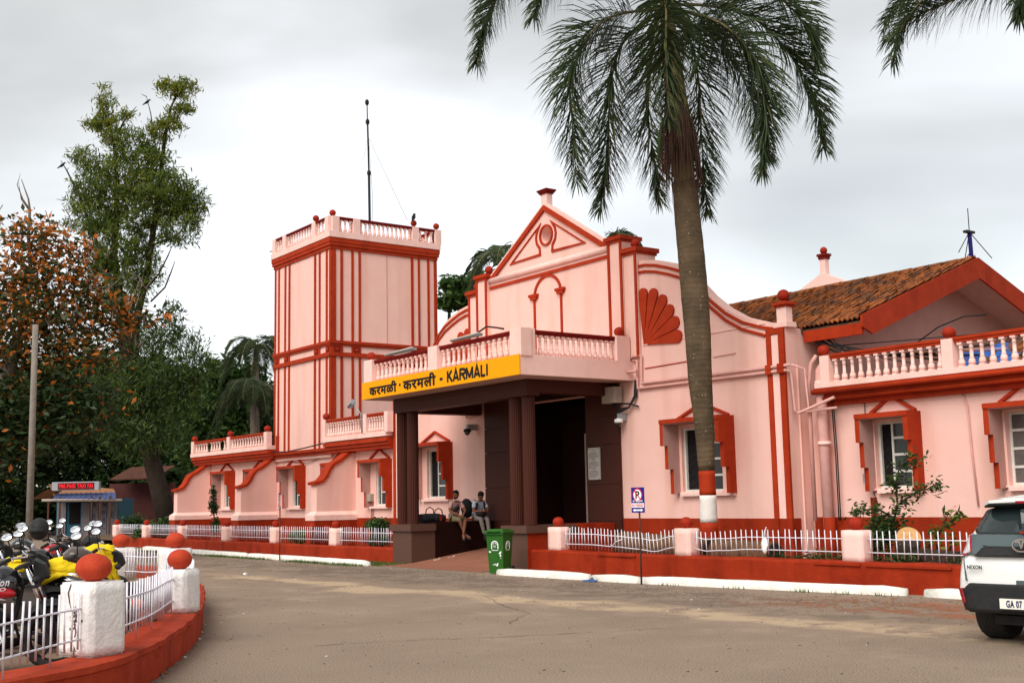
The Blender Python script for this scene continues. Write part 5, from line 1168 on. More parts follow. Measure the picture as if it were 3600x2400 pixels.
for s in (1,-1):
    patch([(s*.545,.91),(s*.66,.87),(s*.70,.89),(s*.725,.96),(s*.72,1.04),(s*.69,1.075),(s*.64,1.05)],'lampclr','tail_lamp',.02)
    patch([(s*.59,.868),(s*.69,.868),(s*.70,.885),(s*.585,.885)],'lampred','tail_lamp_edge',.026)
    patch([(s*.535,.90),(s*.55,.895),(s*.645,1.06),(s*.635,1.065)],'lampred','tail_lamp_edge',.024)
    patch([(s*.615,.40),(s*.655,.40),(s*.70,.545),(s*.65,.55)],'lampred','reflector',.040)
    patch([(s*.30,.21),(s*.44,.21),(s*.48,.265),(s*.28,.265)],'lampclr','reversing_lamp',.03)
# spoiler, stop lamp
b=MB(); b.prism([(-.53,.34,1.345),(-.42,.24,1.375),(0,.22,1.395),(.42,.24,1.375),(.53,.34,1.345),(.50,.62,1.39),(0,.62,1.455),(-.50,.62,1.39)],(0,0,.028)); sp2=put('spoiler',b,'carw',car,local=True)
b=MB(); b.prism([(-.52,.345,1.33),(-.42,.25,1.355),(0,.23,1.37),(.42,.25,1.355),(.52,.345,1.33),(.50,.6,1.36),(-.5,.6,1.36)],(0,0,.018)); put('spoiler_shade',b,'plast',car,local=True)
b=MB(); b.box(-.14,.14,.215,.24,1.372,1.395); put('stop_lamp',b,'lampred',car,local=True)
# badge, letters, plate
ry=rear_y(0,.98)-.05
b=MB(); b.ribbon([(.085*math.cos(a),ry,.975+.058*math.sin(a)) for a in [i*math.pi/12 for i in range(24)]],(0,-1,0),.013,.012,closed=True)
b.ribbon([(-.055,ry,1.008),(-.02,ry,1.012),(0,ry,.945)],(0,-1,0),.014,.01); b.ribbon([(.055,ry,1.008),(.02,ry,1.012),(0,ry,.945)],(0,-1,0),.014,.01); put('badge',b,'chrome',car,local=True)
t=fit(text('NEXON',1,.03,ext=.002),-.575,-.425,.735,.775,0); t.v=[(x,rear_y(x,z)-.022+y,z) for x,y,z in t.v]; put('lettering',t,'plast',car,local=True)
b=MB(); b.box(-.235,.235,-.075,-.06,.375,.47); pl_=put('number_plate',b,'plate',car,local=True)
b=MB(); b.box(-.25,.25,-.06,.05,.355,.49); put('plate_holder',b,'plast',car,local=True)
t=fit(text('GA 07 L',1,.03,ext=.002),-.17,.03,.388,.457,-.0775); put('lettering',t,'navy',pl_,local=True)
b=MB(); b.box(-.10,.10,rear_y(0,.66)-.004,rear_y(0,.66)+.01,.60,.64); put('handle_recess',b,'carg',car,local=True)
t=fit(text('INDIA  INDIA',1,.03,ext=.001),-.10,.12,1.088,1.11,0) if False else None
b=MB(); 
for k in range(3): b.box(-.02+k*.1,.06+k*.1,rear_y(0,1.1)-.024,rear_y(0,1.1)-.02,1.088,1.105)
put('window_sticker',b,'redball',car,local=True)
# side windows, wheel arches, wheels, rails
for s in (1,-1):
    b=MB(); b.add([(s*.705,.62,1.02),(s*.715,2.45,.98),(s*.60,2.25,1.27),(s*.585,1.5,1.34),(s*.60,.75,1.31)],[(0,1,2,3,4)]); b.v=[(v[0]+s*.02,v[1],v[2]) for v in b.v]; put('side_window',b,'carglass',car,local=True,fix=False)
    b=MB(); b.tube([(s*.50,.75,1.415),(s*.51,1.2,1.44),(s*.50,2.0,1.42)],.012,6); put('roof_rail',b,'steel',car,local=True)
    b=MB(); b.box(s*.70,s*.785,.95,2.35,.17,.30); put('sill_cladding',b,'plast',car,local=True)
    for yw in (.72,2.92):
        b=MB(); b.tube([(s*.47,yw,.302),(s*.51,yw,.302),(s*.715,yw,.302),(s*.745,yw,.302)],[.28,.302,.302,.28],32); wt=put('tyre',b,'rubber',car,local=True)
        b=MB(); b.tube([(s*.735,yw,.302),(s*.752,yw,.302)],.185,20); put('rim',b,'steel',wt,local=True)
        for g_ in range(4): b=MB(); b.tube([(s*(.58+g_*.035),yw,.302),(s*(.583+g_*.035),yw,.302)],.3035,32,caps=False); put('tread_groove',b,'gloss',wt,local=True)
        b=MB(); b.ribbon([(s*.782,yw+.36*math.cos(a),.302+.36*math.sin(a)) for a in [math.pi*(i/12) for i in range(13)]],(s,0,0),.06,.012); put('arch_cladding',b,'plast',car,local=True)
b=MB(); b.box(-.45,.45,.25,3.3,.19,.28); put('underbody',b,'plast',car,local=True)
# ================= MOTORCYCLES =================
def wheel(b_par,c,r,wd,rim='plast',sp=5):
    b=MB(); n=28; vs=[];prof=[]
    for k in range(8): a=k/8*2*math.pi; prof.append((math.cos(a)*wd*.5,r-wd*.5+math.sin(a)*wd*.5))
    for i in range(n):
        t=2*math.pi*i/n
        for (yy,rr_) in prof: vs.append((c[0]+rr_*math.cos(t),c[1]+yy,c[2]+rr_*math.sin(t)))
    fs=[(i*8+j,i*8+(j+1)%8,((i+1)%n)*8+(j+1)%8,((i+1)%n)*8+j) for i in range(n) for j in range(8)]
    b.add(vs,fs,0,True); ty=put('tyre',b,'rubber',b_par,local=True)
    b=MB(); rr_=r-wd*.9
    b.ribbon([(c[0]+rr_*math.cos(a),c[1]-.02,c[2]+rr_*math.sin(a)) for a in [i*math.pi/12 for i in range(24)]],(0,-1,0),.03,-.04,closed=True)
    for k in range(sp):
        a=2*math.pi*k/sp+.3; b.tube([(c[0]+.03*math.cos(a),c[1],c[2]+.03*math.sin(a)),(c[0]+rr_*math.cos(a+.12),c[1],c[2]+rr_*math.sin(a+.12))],[.022,.012],6)
    b.tube([(c[0],c[1]-.07,c[2]),(c[0],c[1]+.07,c[2])],.04,10); b.tube([(c[0],c[1]-.035,c[2]),(c[0],c[1]-.03,c[2])],.10,16); put('rim',b,rim,ty,local=True)
def mirror(par,p,q,face,r=(.062,.042)):
    """p handle foot, q mirror centre, face direction the glass looks"""
    p=Vector(p);q=Vector(q); mp=put('mirror_stalk',MB().tube([p,p.lerp(q,.5)+Vector((0,0,.02)),q],.006,6),'plast',par,local=True)
    f=Vector(face).normalized(); rt=f.to_track_quat('Z','Y').to_matrix().to_4x4()
    b=MB(); b.lathe([(.5,-.35),(1,-.18),(1.06,0)],(0,0,0),20); b.v=[(v[0]*r[0]*1.08,v[1]*r[1]*1.08,v[2]*.05) for v in b.v]; b.xf(Matrix.Translation(q)@rt); ms=put('mirror_shell',b,'plast',mp,local=True) if False else put('mirror',b,'plast',par,local=True)
    b=MB(); b.lathe([(1,0),(.98,.03)],(0,0,0),20); b.v=[(v[0]*r[0],v[1]*r[1],v[2]*.05+.001) for v in b.v]; b.xf(Matrix.Translation(q)@rt); put('mirror_glass',b,'mirror',ms,local=True)
def motorcycle(name,pos,rz,label,tank='gloss',trim='glossred',cover=None,lean=.10,steer=.0,txt=None,mir_r=(.058,.038),light=False,s=.93,mdir=(-.5,-.7,.6),group='motorcycles and scooters parked on the island'):
    t_=thing(name,pos,label,'motorcycle',group,rz); t_.rotation_euler=(lean,0,rz); t_.scale=(s,s,s)
    P=lambda n,b,m,par=t_:put(n,b,m,par,local=True)
    fw=(.62,0,.30); rw=(-.62,0,.30)
    wheel(t_,rw,.30,.11); 
    fwo=wheel(t_,fw,.30,.09)
    # fork
    for sy in (-1,1):
        b=MB(); b.tube([(.62,sy*.085,.30),(.50,sy*.085,.62)],.026,10); P('fork_slider',b,'plast')
        b=MB(); b.tube([(.505,sy*.085,.60),(.37,sy*.085,.98)],.0185,10); P('fork_tube',b,'chrome')
    b=MB(); b.box(-.09,.09,-.11,.11,-.015,.015); b.xf(Matrix.Translation((.37,0,.97))@Matrix.Rotation(rad(-20),4,'Y')); b2=MB(); b2.box(-.05,.05,-.11,.11,-.015,.015); b2.xf(Matrix.Translation((.43,0,.78))); b.add(b2.v,b2.f); P('fork_clamp',b,'plast')
    # front mudguard
    b=MB(); vs=[]; 
    for i in range(11):
        a=rad(10+i*14); 
        for yy,dr in ((-.075,-.03),(-.05,.01),(0,.02),(.05,.01),(.075,-.03)): vs.append((.62+(.335+dr)*math.cos(a),yy,.30+(.335+dr)*math.sin(a)))
    b.add(vs,[(i*5+j,i*5+j+1,(i+1)*5+j+1,(i+1)*5+j) for i in range(10) for j in range(4)],0,True); P('front_mudguard',b,'plast')
    # headlamp + cowl
    b=MB(); b.prism([(.44,-.09,1.02),(.53,-.09,.97),(.57,-.09,.87),(.50,-.09,.80),(.44,-.09,.84)],(0,.18,0)); b.v=[(x,y*(1.0 if x<.5 else .6),z) for x,y,z in b.v]; P('headlamp_cowl',b,'plast')
    if light: b=MB(); b.ell((.585,0,.90),.05,.085,.10); P('headlamp',b,'lampclr')
    for sy in (-1,1): b=MB(); b.tube([(.47,sy*.10,.86),(.48,sy*.19,.86)],.012,6); b.ell((.49,sy*.22,.86),.035,.05,.03); P('indicator',b,'plast')
    # handlebar
    b=MB(); b.tube([(.20,-.36,1.02),(.29,-.24,1.06),(.35,-.08,1.04),(.36,0,1.03),(.35,.08,1.04),(.29,.24,1.06),(.20,.36,1.02)],.0125,8); hb=P('handlebar',b,'chrome')
    for sy in (-1,1):
        b=MB(); b.tube([(.20,sy*.37,1.02),(.27,sy*.26,1.05)],.019,10); P('grip',b,'rubber',hb); b=MB(); b.tube([(.30,sy*.22,1.05),(.31,sy*.38,1.045)],.006,6); P('lever',b,'steel',hb)
        mirror(t_,(.29,sy*.25,1.06),(.26,sy*.36,1.26),mdir,mir_r)
    b=MB()
    for k in range(4): b.tube([(.32,-.15+.08*k,1.05),(.44,-.10+.05*k,1.0),(.46,-.05+.03*k,.85),(.30,0,.72)],.005,5)
    P('cable',b,'wire')
    # tank
    b=MB(); 
    S_=[(-.14,.07,.70,.80),(-.05,.12,.68,.90),(.08,.15,.66,.96),(.20,.15,.66,.96),(.28,.11,.68,.92),(.33,.04,.72,.86)]
    vs=[]
    for x,w2,z0,z1 in S_:
        for i in range(12): a=2*math.pi*i/12; vs.append((x,w2*math.cos(a)*(1.0 if math.sin(a)<0 else .92),(z0+z1)/2+(z1-z0)/2*math.sin(a)))
    b.add(vs,[(i*12+j,i*12+(j+1)%12,(i+1)*12+(j+1)%12,(i+1)*12+j) for i in range(5) for j in range(12)]+[tuple(range(12))[::-1],tuple(60+j for j in range(12))],0,True); tk=P('fuel_tank',b,tank)
    for sy in (-1,1):
        b=MB(); b.ell((.12,sy*.115,.745),.19,.045,.055,rot=Euler((0,rad(8),0))); P('tank_stripe',b,trim,tk); b=MB(); b.ell((.08,sy*.13,.70),.15,.03,.018,rot=Euler((0,rad(12),0))); P('tank_line',b,'steel',tk)
    if txt:
        for body_,z0,z1,x0,x1,shr in txt:
            t=text(body_,1,.03,ext=.001,shear=shr); xs=[v[0] for v in t.v];ys=[v[1] for v in t.v]; a,c=min(xs),max(xs);d_,e_=min(ys),max(ys)
            t.v=[((v[0]-a)/(c-a)*(x1-x0)+x0,0,(v[1]-d_)/(e_-d_)*(z1-z0)+z0) for v in t.v]
            t.v=[(x,-.158+abs(x-.13)**2*.6+max(0,z-.84)*.45,z) for x,y,z in t.v]; P('lettering',t,'signw',tk)
    b=MB(); b.ell((-.36,0,.80),.34,.12,.055,rot=Euler((0,rad(5),0))); b.ell((-.12,0,.79),.14,.10,.05); P('seat',b,'rubber')
    b=MB(); b.ell((-.62,0,.78),.24,.085,.07,rot=Euler((0,rad(14),0))); P('tail_cowl',b,tank); b=MB(); b.ell((-.84,0,.82),.04,.06,.04); P('tail_lamp',b,'lampred')
    b=MB(); b.tube([(-.55,-.12,.86),(-.78,-.12,.90),(-.86,0,.91),(-.78,.12,.90),(-.55,.12,.86)],.012,6); P('grab_rail',b,'steel')
    b=MB(); b.tube([(.34,0,.85),(.30,0,.62),(.24,0,.36),(.0,0,.25),(-.25,0,.28)],.026,8); b.tube([(.30,0,.78),(-.2,0,.68),(-.55,0,.66)],.022,8); b.tube([(-.2,0,.68),(-.22,0,.3)],.02,8); b.tube([(-.62,.09,.30),(-.2,.08,.32)],.02,8); b.tube([(-.62,-.09,.30),(-.2,-.08,.32)],.02,8); P('frame',b,'plast')
    b=MB(); b.box(-.16,.18,-.11,.11,.26,.46); b.ell((.1,0,.52),.10,.09,.12); b.tube([(-.02,-.13,.34),(-.02,.13,.34)],.10,16); P('engine',b,'grey' if tank!='gloss' else 'plast')
    for sy in (-1,1): b=MB(); b.ell((-.26,sy*.10,.56),.15,.03,.12); P('side_panel',b,tank); b=MB(); b.tube([(-.60,sy*.12,.30),(-.48,sy*.12,.72)],.02,8); P('shock_absorber',b,'plast')
    b=MB(); b.tube([(.12,-.10,.45),(.20,-.13,.30),(.05,-.14,.22),(-.25,-.14,.24)],.02,8); b.tube([(-.25,-.14,.24),(-.78,-.17,.36)],[.03,.045],12); P('exhaust',b,'steel')
    b=MB(); b.tube([(.20,-.28,.62),(.30,-.25,.55),(.33,-.10,.32),(.33,.10,.32),(.30,.25,.55),(.20,.28,.62)],.014,8); P('crash_guard',b,'plast')
    b=MB(); b.tube([(-.05,.12,.28),(-.1,.30,.02)],.012,6); P('side_stand',b,'plast')
    b=MB(); vs=[]
    for i in range(8):
        a=rad(40+i*16)
        for yy in (-.07,0,.07): vs.append((-.62+.35*math.cos(a),yy,.30+.35*math.sin(a)+(.012 if yy==0 else 0)))
    b.add(vs,[(i*3+j,i*3+j+1,(i+1)*3+j+1,(i+1)*3+j) for i in range(7) for j in range(2)],0,True); P('rear_mudguard',b,'plast')
    return t_
def sheet(par_pos,rz,label,xs,prof,name='cloth_cover',lean=.1,seed=1,s=.93):
    """draped yellow cloth: stations along the bike, half width & top height & hem"""
    t_=MB(); rr=random.Random(seed); vs=[]; K=18
    for i,x in enumerate(xs):
        w2,zt,zh=prof[i]
        for j in range(K+1):
            u=-1+2*j/K; a=abs(u)
            if a<.35: yy=u/.35*w2*.8; z=zt-.02*(a/.35)**2
            else: q=(a-.35)/.65; yy=math.copysign(w2*(.8+.35*q)+.02*math.sin(j*2.3+i),u); z=zt-.02-(zt-zh)*q**1.15
            vs.append((x+.02*math.sin(j*1.7+i*.9),yy+rr.uniform(-.012,.012),z+rr.uniform(-.016,.016)+.035*math.sin(i*1.1+j*.9)*abs(u)))
    n=len(xs); t_.add(vs,[(i*(K+1)+j,i*(K+1)+j+1,(i+1)*(K+1)+j+1,(i+1)*(K+1)+j) for i in range(n-1) for j in range(K)],0,True)
    o=put(name,t_,'cover',local=True,fix=False); o.location=par_pos; o.rotation_euler=(lean,0,rz); o.scale=(s,s,s); sm=o.modifiers.new('t','SOLIDIFY'); sm.thickness=.004
    return tag(o,label,'cover','yellow cloth covers over motorcycles')
def dense(xs,prof,k=4):
    X=[];Pn=[]
    for i in range(len(xs)-1):
        for t in range(k):
            u=t/k; X.append(xs[i]+(xs[i+1]-xs[i])*u); Pn.append(tuple(a+(b_-a)*u for a,b_ in zip(prof[i],prof[i+1])))
    return X+[xs[-1]],Pn+[prof[-1]]
def scooter(pos,rz,label,m='brownp',s=.93,lean=.08,mdir=(-.5,-.7,.6)):
    t_=thing('scooter',pos,label,'scooter','motorcycles and scooters parked on the island',rz); t_.rotation_euler=(lean,0,rz); t_.scale=(s,s,s)
    P=lambda n,b,mm,par=t_:put(n,b,mm,par,local=True)
    wheel(t_,(.58,0,.24),.24,.10); wheel(t_,(-.55,0,.24),.24,.11)
    def loftx(S_,n=12):
        b=MB(); vs=[]
        for x,y0,z,w2,h2 in S_:
            for i in range(n): a=2*math.pi*i/n; vs.append((x,y0+w2*math.cos(a),z+h2*math.sin(a)))
        b.add(vs,[(i*n+j,i*n+(j+1)%n,(i+1)*n+(j+1)%n,(i+1)*n+j) for i in range(len(S_)-1) for j in range(n)]+[tuple(range(n))[::-1],tuple((len(S_)-1)*n+j for j in range(n))],0,True); return b
    b=MB(); K=10; vs=[]
    for i in range(9):
        z=.26+i*.075; x=.40-.012*i+(.04 if i<2 else 0); w2=.12+.13*math.sin(min(i/7,1)*math.pi*.62)
        for j in range(K+1): u=-1+2*j/K; vs.append((x+.10*(1-u*u)+.02,u*w2,z))
    b.add(vs,[(i*(K+1)+j,i*(K+1)+j+1,(i+1)*(K+1)+j+1,(i+1)*(K+1)+j) for i in range(8) for j in range(K)],0,True); o=P('front_apron',b,m); sm=o.modifiers.new('t','SOLIDIFY'); sm.thickness=.02
    P('front_mudguard',loftx([(.36,0,.42,.03,.02),(.48,0,.48,.07,.05),(.62,0,.49,.075,.04),(.76,0,.43,.05,.03),(.84,0,.34,.02,.02)]),m)
    P('handlebar_cowl',loftx([(.14,0,.98,.06,.03),(.22,0,1.0,.19,.08),(.32,0,.98,.17,.095),(.42,0,.95,.08,.07),(.46,0,.93,.03,.04)]),m)
    b=MB(); b.ell((.41,0,.95),.05,.10,.06); P('headlamp',b,'lampclr')
    P('body',loftx([(-.80,0,.72,.03,.04),(-.66,0,.66,.12,.12),(-.40,0,.56,.17,.18),(-.12,0,.48,.15,.20),(.0,0,.40,.11,.16)]),m)
    b=MB(); b.ell((-.34,0,.78),.38,.14,.055); P('seat',b,'rubber')
    b=MB(); b.box(-.05,.42,-.13,.13,.24,.30); P('floor_board',b,'plast')
    b=MB(); b.tube([(.22,-.36,.99),(.26,-.18,1.01),(.26,.18,1.01),(.22,.36,.99)],.014,8); P('handlebar',b,'plast')
    for sy in (-1,1):
        b=MB(); b.tube([(.20,sy*.38,.985),(.24,sy*.25,1.0)],.02,8); P('grip',b,'rubber'); mirror(t_,(.28,sy*.22,1.02),(.26,sy*.34,1.22),mdir)
    b=MB(); b.tube([(-.72,-.12,.80),(-.84,0,.82),(-.72,.12,.80)],.014,6); P('grab_rail',b,'plast')
    b=MB(); b.tube([(-.1,-.16,.22),(-.6,-.18,.28)],[.04,.05],10); P('exhaust',b,'steel')
    b=MB(); b.tube([(.40,0,.6),(.52,-.06,.40),(.58,-.06,.24)],.02,8); P('fork',b,'plast')
    return t_
GZ=.14
def front_at(px,py,dep,rz,fx=.62,s=.93):
    """root position so that the front axle sits on the ray through the pixel"""
    c=at(px,py,dep); return Vector((c.x-math.cos(rz)*fx*s,c.y-math.sin(rz)*fx*s,GZ))
H0=rad(74)
h1=rad(66); motorcycle('motorcycle',front_at(195,2215,10.2,h1),h1,'black and red motorcycle nearest the railing, chrome fork facing right',txt=[('Passion',.80,.87,-.0,.25,.3),('PRO',.755,.79,.08,.22,.2)],lean=.09)
h2=rad(75); scooter(front_at(372,2150,11.6,h2,.58),h2,'grey brown scooter with rounded headlamp cowl behind the cracked pillar')
h3=rad(72); p_=front_at(455,2150,12.2,h3); motorcycle('motorcycle',p_,h3,'dark motorcycle beside the cracked pillar, half under a yellow cloth',tank='plast',trim='steel')
X,Pn=dense([-.75,-.3,.0,.25,.42,.50],[(.10,.86,.74),(.11,.89,.72),(.12,.98,.76),(.14,1.08,.84),(.13,1.05,.74),(.08,.90,.62)],4); sheet(p_,h3,'yellow cloth draped over the dark motorcycle beside the cracked pillar',X,Pn,seed=5)
p4_=front_at(190,2130,11.9,H0); motorcycle('motorcycle',p4_,rad(74),'black motorcycle under a long yellow cloth at the left edge',tank='gloss',trim='steel')
X,Pn=dense([-.95,-.5,-.1,.25,.46],[(.09,.82,.70),(.11,.86,.72),(.12,.92,.79),(.12,.97,.86),(.07,.96,.87)],5); sheet(p4_,rad(74),'long yellow cloth over the black motorcycle at the left edge',X,Pn,seed=8)
for (px,py,dep,hz,kind,lab,m1,m2) in ((265,2090,14.6,36,'m','black motorcycle with red tank panel in the second row','gloss','glossred'),(150,2060,15.6,40,'s','black scooter with upright mirrors in the second row','gloss',None),(300,2040,16.6,34,'m','dark red motorcycle at the back of the parking row','glossred','steel'),(60,2080,14.8,42,'m','black motorcycle with white panel at the far left edge','plast','signw'),(395,2075,16.0,30,'s','dark scooter behind the yellow covered motorcycle','plast',None),(30,2030,17.5,40,'m','motorcycle farthest left at the back','gloss','steel')):
    h_=rad(hz+38)
    if kind=='m': motorcycle('motorcycle',front_at(px,py,dep,h_),h_,lab,tank=m1,trim=m2)
    else: scooter(front_at(px,py,dep,h_,.58),h_,lab,m1)
# helmet resting on a mirror
hp=at(138,1858,13.9); t_=thing('helmet',hp,'dark grey helmet resting on a motorcycle handlebar at left','helmet'); b=MB(); b.ell((0,0,0),.125,.11,.13); put('shell',b,'plast',t_,local=True); b=MB(); b.ell((.035,-.02,-.02),.10,.105,.05); put('visor',b,'plast',t_,local=True)
# red crate + bottle seen through the railing
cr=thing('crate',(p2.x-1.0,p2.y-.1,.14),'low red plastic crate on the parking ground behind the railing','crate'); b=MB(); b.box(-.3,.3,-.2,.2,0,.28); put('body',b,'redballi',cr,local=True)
b=MB()
for k in range(5): b.box(-.28+k*.12,-.22+k*.12,-.205,-.201,.04,.24)
put('slot',b,'plast',cr,local=True)
# ================= PEOPLE =================
def figure(name,pos,rz,label,J,E_,R,regions,s=.86):
    """one continuous skinned body; regions: list of (material, [joint pairs]) by nearest bone"""
    t_=thing(name,pos,label,'person',None,rz); t_.scale=(s,s,s)
    names=list(J); idx={n:i for i,n in enumerate(names)}
    me=bpy.data.meshes.new('body'); me.from_pydata([J[n] for n in names],[(idx[a],idx[c]) for a,c,_ in E_],[])
    o=bpy.data.objects.new('body',me); COL.objects.link(o)
    sk=o.modifiers.new('skin','SKIN'); 
    for n in names:
        r=R[n]; v=me.skin_vertices[0].data[idx[n]]; v.radius=(r,r) if not isinstance(r,tuple) else r
    me.skin_vertices[0].data[idx['pelvis']].use_root=True
    ss=o.modifiers.new('ss','SUBSURF'); ss.levels=2; ss.render_levels=2
    dg=bpy.context.evaluated_depsgraph_get(); dg.update(); nm=bpy.data.meshes.new_from_object(o.evaluated_get(dg)); 
    bpy.data.objects.remove(o); o=bpy.data.objects.new('body',nm); COL.objects.link(o); o.parent=t_
    nm.materials.clear(); mats=[]
    for _,_,m in E_:
        if m not in mats: mats.append(m)
    for m in mats: nm.materials.append(M[m])
    bones=[(Vector(J[a]),Vector(J[c]),mats.index(m)) for a,c,m in E_]
    for p in nm.polygons:
        c=p.center; best=(9,0)
        for a,b_,mi in bones:
            d=b_-a; t=max(0,min(1,(c-a).dot(d)/max(d.length_squared,1e-9))); q=(c-(a+d*t)).length
            if q<best[0]: best=(q,mi)
        p.material_index=best[1]; p.use_smooth=True
    return t_
def head_bits(t_,hc,fd,beard=False,hz=.0):
    f=Vector(fd).normalized(); up=Vector((0,0,1)); sd=up.cross(f).normalized(); u2=f.cross(sd)
    Rm=Matrix((f,sd,u2)).transposed().to_4x4(); Tm=Matrix.Translation(hc)@Rm
    b=MB(); b.ell((0,0,0),.098,.078,.122,18); b.ell((.035,0,-.06),.062,.052,.06); b.ell((.098,0,-.018),.018,.013,.026,8); b.ell((0,.079,-.01),.018,.012,.03,8); b.ell((0,-.079,-.01),.018,.012,.03,8); b.xf(Tm); put('head',b,'skin',t_,local=True)
    b=MB()
    vs=[];fs=[]
    b.ell((-.018,0,.035),.102,.087,.112,20); b.ell((.03,0,.10),.07,.075,.045)
    rr=random.Random(3); b.v=[(x+rr.uniform(-.006,.006),y+rr.uniform(-.006,.006),z+rr.uniform(-.006,.006)) for x,y,z in b.v]; b.xf(Tm); put('hair',b,'hair',t_,local=True)
    b=MB(); 
    for sy in (-1,1): b.ell((.088,sy*.030,.005),.012,.016,.008,8); b.ell((.092,sy*.032,.028),.008,.022,.005,8)
    if beard: b.ell((.06,0,-.085),.05,.045,.035); b.ell((.092,0,-.048),.012,.028,.006,8)
    else: b.ell((.088,0,-.055),.012,.022,.005,8)
    b.xf(Tm); put('face_features',b,'hair',t_,local=True)
def hand(t_,w_,d,pn,s=1):
    """palm and five fingers; d = pointing direction, pn = palm normal"""
    w_=Vector(w_); d=Vector(d).normalized(); pn=Vector(pn).normalized(); sd=d.cross(pn).normalized(); pn=sd.cross(d)
    b=MB(); b.tube([w_,w_+d*.03,w_+d*.085],[.026,.036,.034],10)
    for i,(o,L_) in enumerate(((-.028,.062),(-.010,.072),(.009,.068),(.027,.052))):
        a=w_+d*.08+sd*o; m1=a+d*L_*.5+pn*.012; m2=m1+d*L_*.25+pn*.028; b.tube([a-d*.02,a,m1,m2],[.010,.010,.009,.007],6)
    a=w_+d*.03-sd*.032; b.tube([a,a-sd*.02+d*.03+pn*.01,a-sd*.005+d*.06+pn*.03],[.012,.011,.008],6)
    put('hand',b,'skin',t_,local=True)
def foot(t_,a,d,m='skin',sole='plast'):
    a=Vector(a); d=Vector(d).normalized(); b=MB(); b.tube([a+Vector((0,0,-.01)),a+d*.05+Vector((0,0,-.035)),a+d*.14+Vector((0,0,-.055)),a+d*.20+Vector((0,0,-.06))],[.042,.044,.040,.022],10); put('foot',b,m,t_,local=True)
    b=MB(); b.tube([a-d*.03+Vector((0,0,-.085)),a+d*.10+Vector((0,0,-.10)),a+d*.22+Vector((0,0,-.085))],[.03,.04,.03],8); b.v=[(x,y,z) for x,y,z in b.v]; put('sandal',b,sole,t_,local=True)
# frame: +x = legs side (towards the ramp), +y = away from the camera side, z up; seat at z=0
def seated(lf,rf,twist=0,shirt='shirtp',leg='khaki',short=True,headx=.10,heady=0,lean=.12,armL=None,armR=None):
    J={'pelvis':(0,0,.10),'belly':(lean*.4,0,.26),'chest':(lean,0,.42),'neckb':(lean+.03,heady*.3,.56),'neck':(lean+.05,heady*.6,.62),
       'shL':(lean+.02,.17,.53),'shR':(lean+.02,-.17,.53),'hipL':(.04,.09,.09),'hipR':(.04,-.09,.09),'kneeL':lf[0],'ankL':lf[1],'kneeR':rf[0],'ankR':rf[1],
       'elL':armL[0],'wrL':armL[1],'elR':armR[0],'wrR':armR[1]}
    def mid(a,b_,t=.5): return tuple(x+(y-x)*t for x,y in zip(J[a],J[b_]))
    J['thL']=mid('hipL','kneeL',.75);J['thR']=mid('hipR','kneeR',.75);J['caL']=mid('kneeL','ankL',.35);J['caR']=mid('kneeR','ankR',.35);J['slL']=mid('shL','elL',.62);J['slR']=mid('shR','elR',.62)
    lg=leg; sk='skin' if short else leg
    E_=[('pelvis','belly',shirt),('belly','chest',shirt),('chest','neckb',shirt),('neckb','neck','skin'),('chest','shL',shirt),('chest','shR',shirt),('shL','slL',shirt),('slL','elL','skin'),('elL','wrL','skin'),('shR','slR',shirt),('slR','elR','skin'),('elR','wrR','skin'),
        ('pelvis','hipL',lg),('pelvis','hipR',lg),('hipL','thL',lg),('thL','kneeL',lg),('kneeL','caL',sk),('caL','ankL',sk),('hipR','thR',lg),('thR','kneeR',lg),('kneeR','caR',sk),('caR','ankR',sk)]
    kr=.062 if short else .07
    R={'pelvis':.14,'belly':(.135,.125),'chest':(.15,.13),'neckb':.065,'neck':.05,'shL':.075,'shR':.075,'slL':.062,'slR':.062,'elL':.040,'elR':.040,'wrL':.028,'wrR':.028,'hipL':.105,'hipR':.105,'thL':.088,'thR':.088,'kneeL':kr,'kneeR':kr,'caL':kr,'caR':kr,'ankL':.038 if short else .05,'ankR':.038 if short else .05}
    return J,E_,R
# man in pink shirt
pz_=1.0
J,E_,R=seated(((.46,.12,.07),(.50,.02,-.37)),((.46,-.08,.05),(.42,.12,-.36)),armL=((.28,.24,.30),(.44,.06,.18)),armR=((.22,-.26,.30),(.42,-.06,.17)))
m1=figure('person',(-25.50,16.52,pz_),0,'man in dusty pink t-shirt and khaki shorts sitting on the ramp wall, head turned left',J,E_,R,None)
head_bits(m1,(.19,-.02,.76),(.45,-.9,-.12),True)
hand(m1,(.44,.06,.18),(.5,-.6,-.4),(0,-.3,-1)); hand(m1,(.42,-.06,.17),(.4,.7,-.3),(0,.2,-1)); foot(m1,(.50,.02,-.37),(.75,-.4,-.35)); foot(m1,(.42,.12,-.36),(.7,.45,-.3))
b=MB(); b.ribbon([(.02,.16,.62),(.16,.10,.55),(.245,-.02,.42),(.22,-.16,.28)],(1,0,.1),.035,.012); b.ell((.24,-.05,.36),.05,.12,.07,rot=Euler((.5,0,0))); put('chest_bag',b,'bag',m1,local=True)
